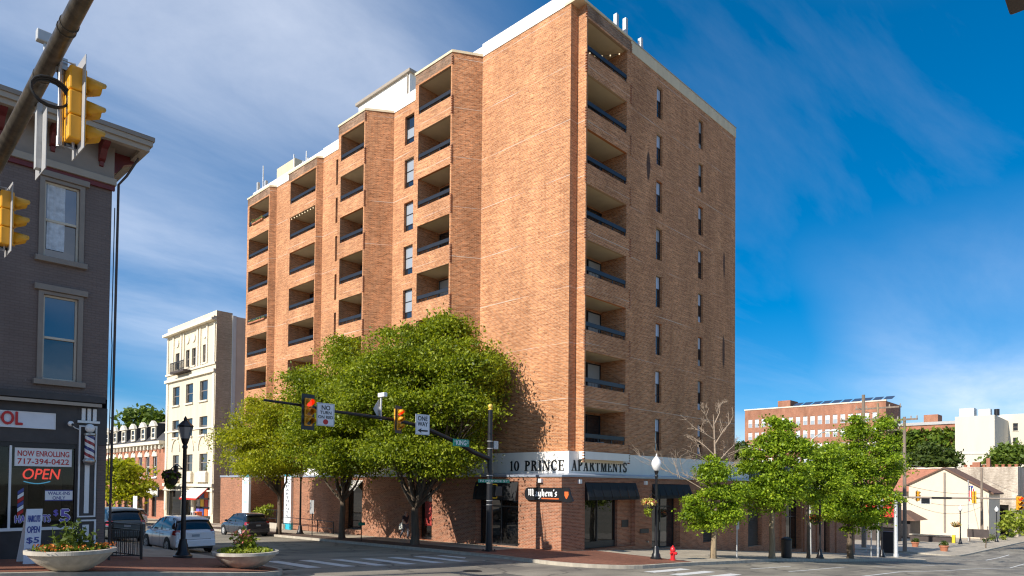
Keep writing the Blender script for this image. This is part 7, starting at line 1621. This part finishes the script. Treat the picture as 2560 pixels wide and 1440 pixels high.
bgT = Vector((120, 62, -8.0)); tree('garden_tree', 'dark tree filling the gap between tower and warehouse', bgT, [ell(1850, 1130, 20, 30, base=bgT), ell(1838, 1160, 24, 24, base=bgT), ell(1862, 1165, 20, 24, base=bgT)], 160, 30, .7, .34, 'leaf_dark', .3, 5, twigs=2, shell=.4)
# rooftop antennas on the tower
def antenna(label, u, v, z, hgt, panels):
    o = thing('roof_antenna', label, 'antenna', (u, v, z), 'rooftop phone antennas'); obj('mast', MB().cyl((u, v, z), (u, v, z+hgt), .05, n=8), 'galvanised', o)
    for (du, dv, h0, h1) in panels: obj('panel', MB().box(u+du-.11, u+du+.11, v+dv-.12, v+dv+.12, z+h0, z+h1), 'galvanised', o); obj('arm', MB().bar((u, v, z+(h0+h1)/2), (u+du*.8, v+dv*.8, z+(h0+h1)/2), .05, .05), 'galvanised', o)
vA = atu(658, 440, 29.5).y; zA2 = ZT-.05; antenna('cluster of white panel antennas on the far end of the tower roof', 29.5, vA, zA2, atu(658, 415, 29.5).z-zA2, [(-.1, .75, 1.1, 2.5), (-.1, -.8, .9, 2.2), (.1, -1.4, .8, 1.6)])
vA = atu(766, 395, 29.8).y; antenna('white lattice antenna behind the tower parapet', 29.8, vA, zA2, atu(766, 378, 29.8).z-zA2, [(0, .4, .9, 2.2), (0, -.4, .9, 2.2)])
vA = atu(735, 395, 29.8).y; antenna('slim white antenna left of the lattice one', 29.8, vA, zA2, atu(735, 386, 29.8).z-zA2, [])
for k, (x, y0) in enumerate(((1540, 36), (1563, 47))):
    uA_ = atv(x, 70, VW+1.2).x; zt = atv(x, y0, VW+1.2).z; antenna(['left white box antenna above the top corner balcony', 'right white box antenna above the top corner balcony'][k], uA_, VW+1.2, zA2, zt-zA2-.1, [(0, 0, zt-zA2-1.6, zt-zA2)])
uA_ = atv(1601, 110, VW+1.0).x; zt = atv(1601, 97, VW+1).z; antenna('small white antennas on the south parapet of the tower', uA_, VW+1.0, zA2, zt-zA2-.05, [(0, 0, zt-zA2-.9, zt-zA2), (.5, .3, zt-zA2-.9, zt-zA2-.1)])
# house beside the camera: only the tip of its eave enters the picture
A_ = ray(2524, 42)*5.2
hb = thing('near_house', 'dark brown eave corner entering the upper right of the picture', 'house', (A_.x-1, -6, -2.3))
soft(obj('eave', MB().box(A_.x-3.4, A_.x, -6.4, A_.y, A_.z, A_.z+.32), 'dark_brown', hb), .02); obj('wall', MB().box(-12, A_.x-.5, -12, -6, -3.2, A_.z+2.5), 'red_brick', hb)
for x in (A_.x-3.1, A_.x-.3): obj('eave_bracket', MB().bar((x, -6.0, A_.z-1.6), (x, -3.6, A_.z-.02), .14, .14), 'dark_brown', hb)
# low plants along the far pavement, bench panel
for k, (px, py, w, mm) in enumerate(((2480, 1352, 16, 'leaf_mid'), (2508, 1350, 14, 'leaf_lime'), (2465, 1357, 12, 'leaf_dark'), (2530, 1344, 16, 'leaf_mid'))):
    p = onground(px, py); s_ = math.hypot(p.x, p.y)*.92/F_PX*w; o = thing('pavement_plant', ['low green plant left of the round-globed far lamp', 'small lime plant right of the round-globed far lamp', 'low dark plant at the foot of the grey wooden pole', 'green plant below the right-edge shrub'][k], 'plant', p, 'low plants on the far pavement'); c = lobe_points((p.x, p.y, p.z+s_*.4, s_*.6, s_*.6, s_*.5), 160, .2); v, f = leaf_cloud(c, s_*.12); cloud_obj('foliage', v, f, mm, o); obj('stem', MB().cyl(p, p+Vector((0, 0, s_*.5)), .05, n=5), 'bark', o)
p = onground(2445, 1356); o = thing('notice_panel', 'dark notice panel on two posts below the flag', 'panel', p); obj('panel', MB().box(p.x-.06, p.x+.06, p.y-1.3, p.y+1.3, p.z+.7, p.z+1.9), 'dark_brown', o)
for dy in (-1.0, 1.0): obj('post', MB().box(p.x-.05, p.x+.05, p.y+dy-.06, p.y+dy+.06, p.z-.05, p.z+.7), 'dark_brown', o)
# flower boxes hung on a few balcony rails
for (u, a, b, z, lb) in ((27.80, 56.6, 59.6, ZS[3]-OPEN, 'flowering box along a balcony rail low on the farthest balcony stack'), (27.80, 57.2, 59.2, ZS[0]-OPEN, 'green box on the top balcony rail of the farthest stack'), (26.47, 40.2, 41.8, ZS[5]-OPEN, 'plant box on a low balcony of the second tall stack')):
    o = thing('balcony_planter', lb, 'planter', (u, a, z), 'balcony flower boxes'); obj('box', MB().box(u-.04, u+.16, a, b, z+.004, z+.13), 'terracotta', o); n = 260
    c = np.stack([u+.06+RNG.normal(size=n)*.07, a+(b-a)*RNG.random(n), z+.18+RNG.normal(size=n)*.07], 1); v, f = leaf_cloud(c, .05); cloud_obj('foliage', v, f, 'leaf_mid', o); v, f = leaf_cloud(c[:60]+np.array([-.05, 0, .03]), .04); cloud_obj('flowers', v, f, 'petal_yellow', o)
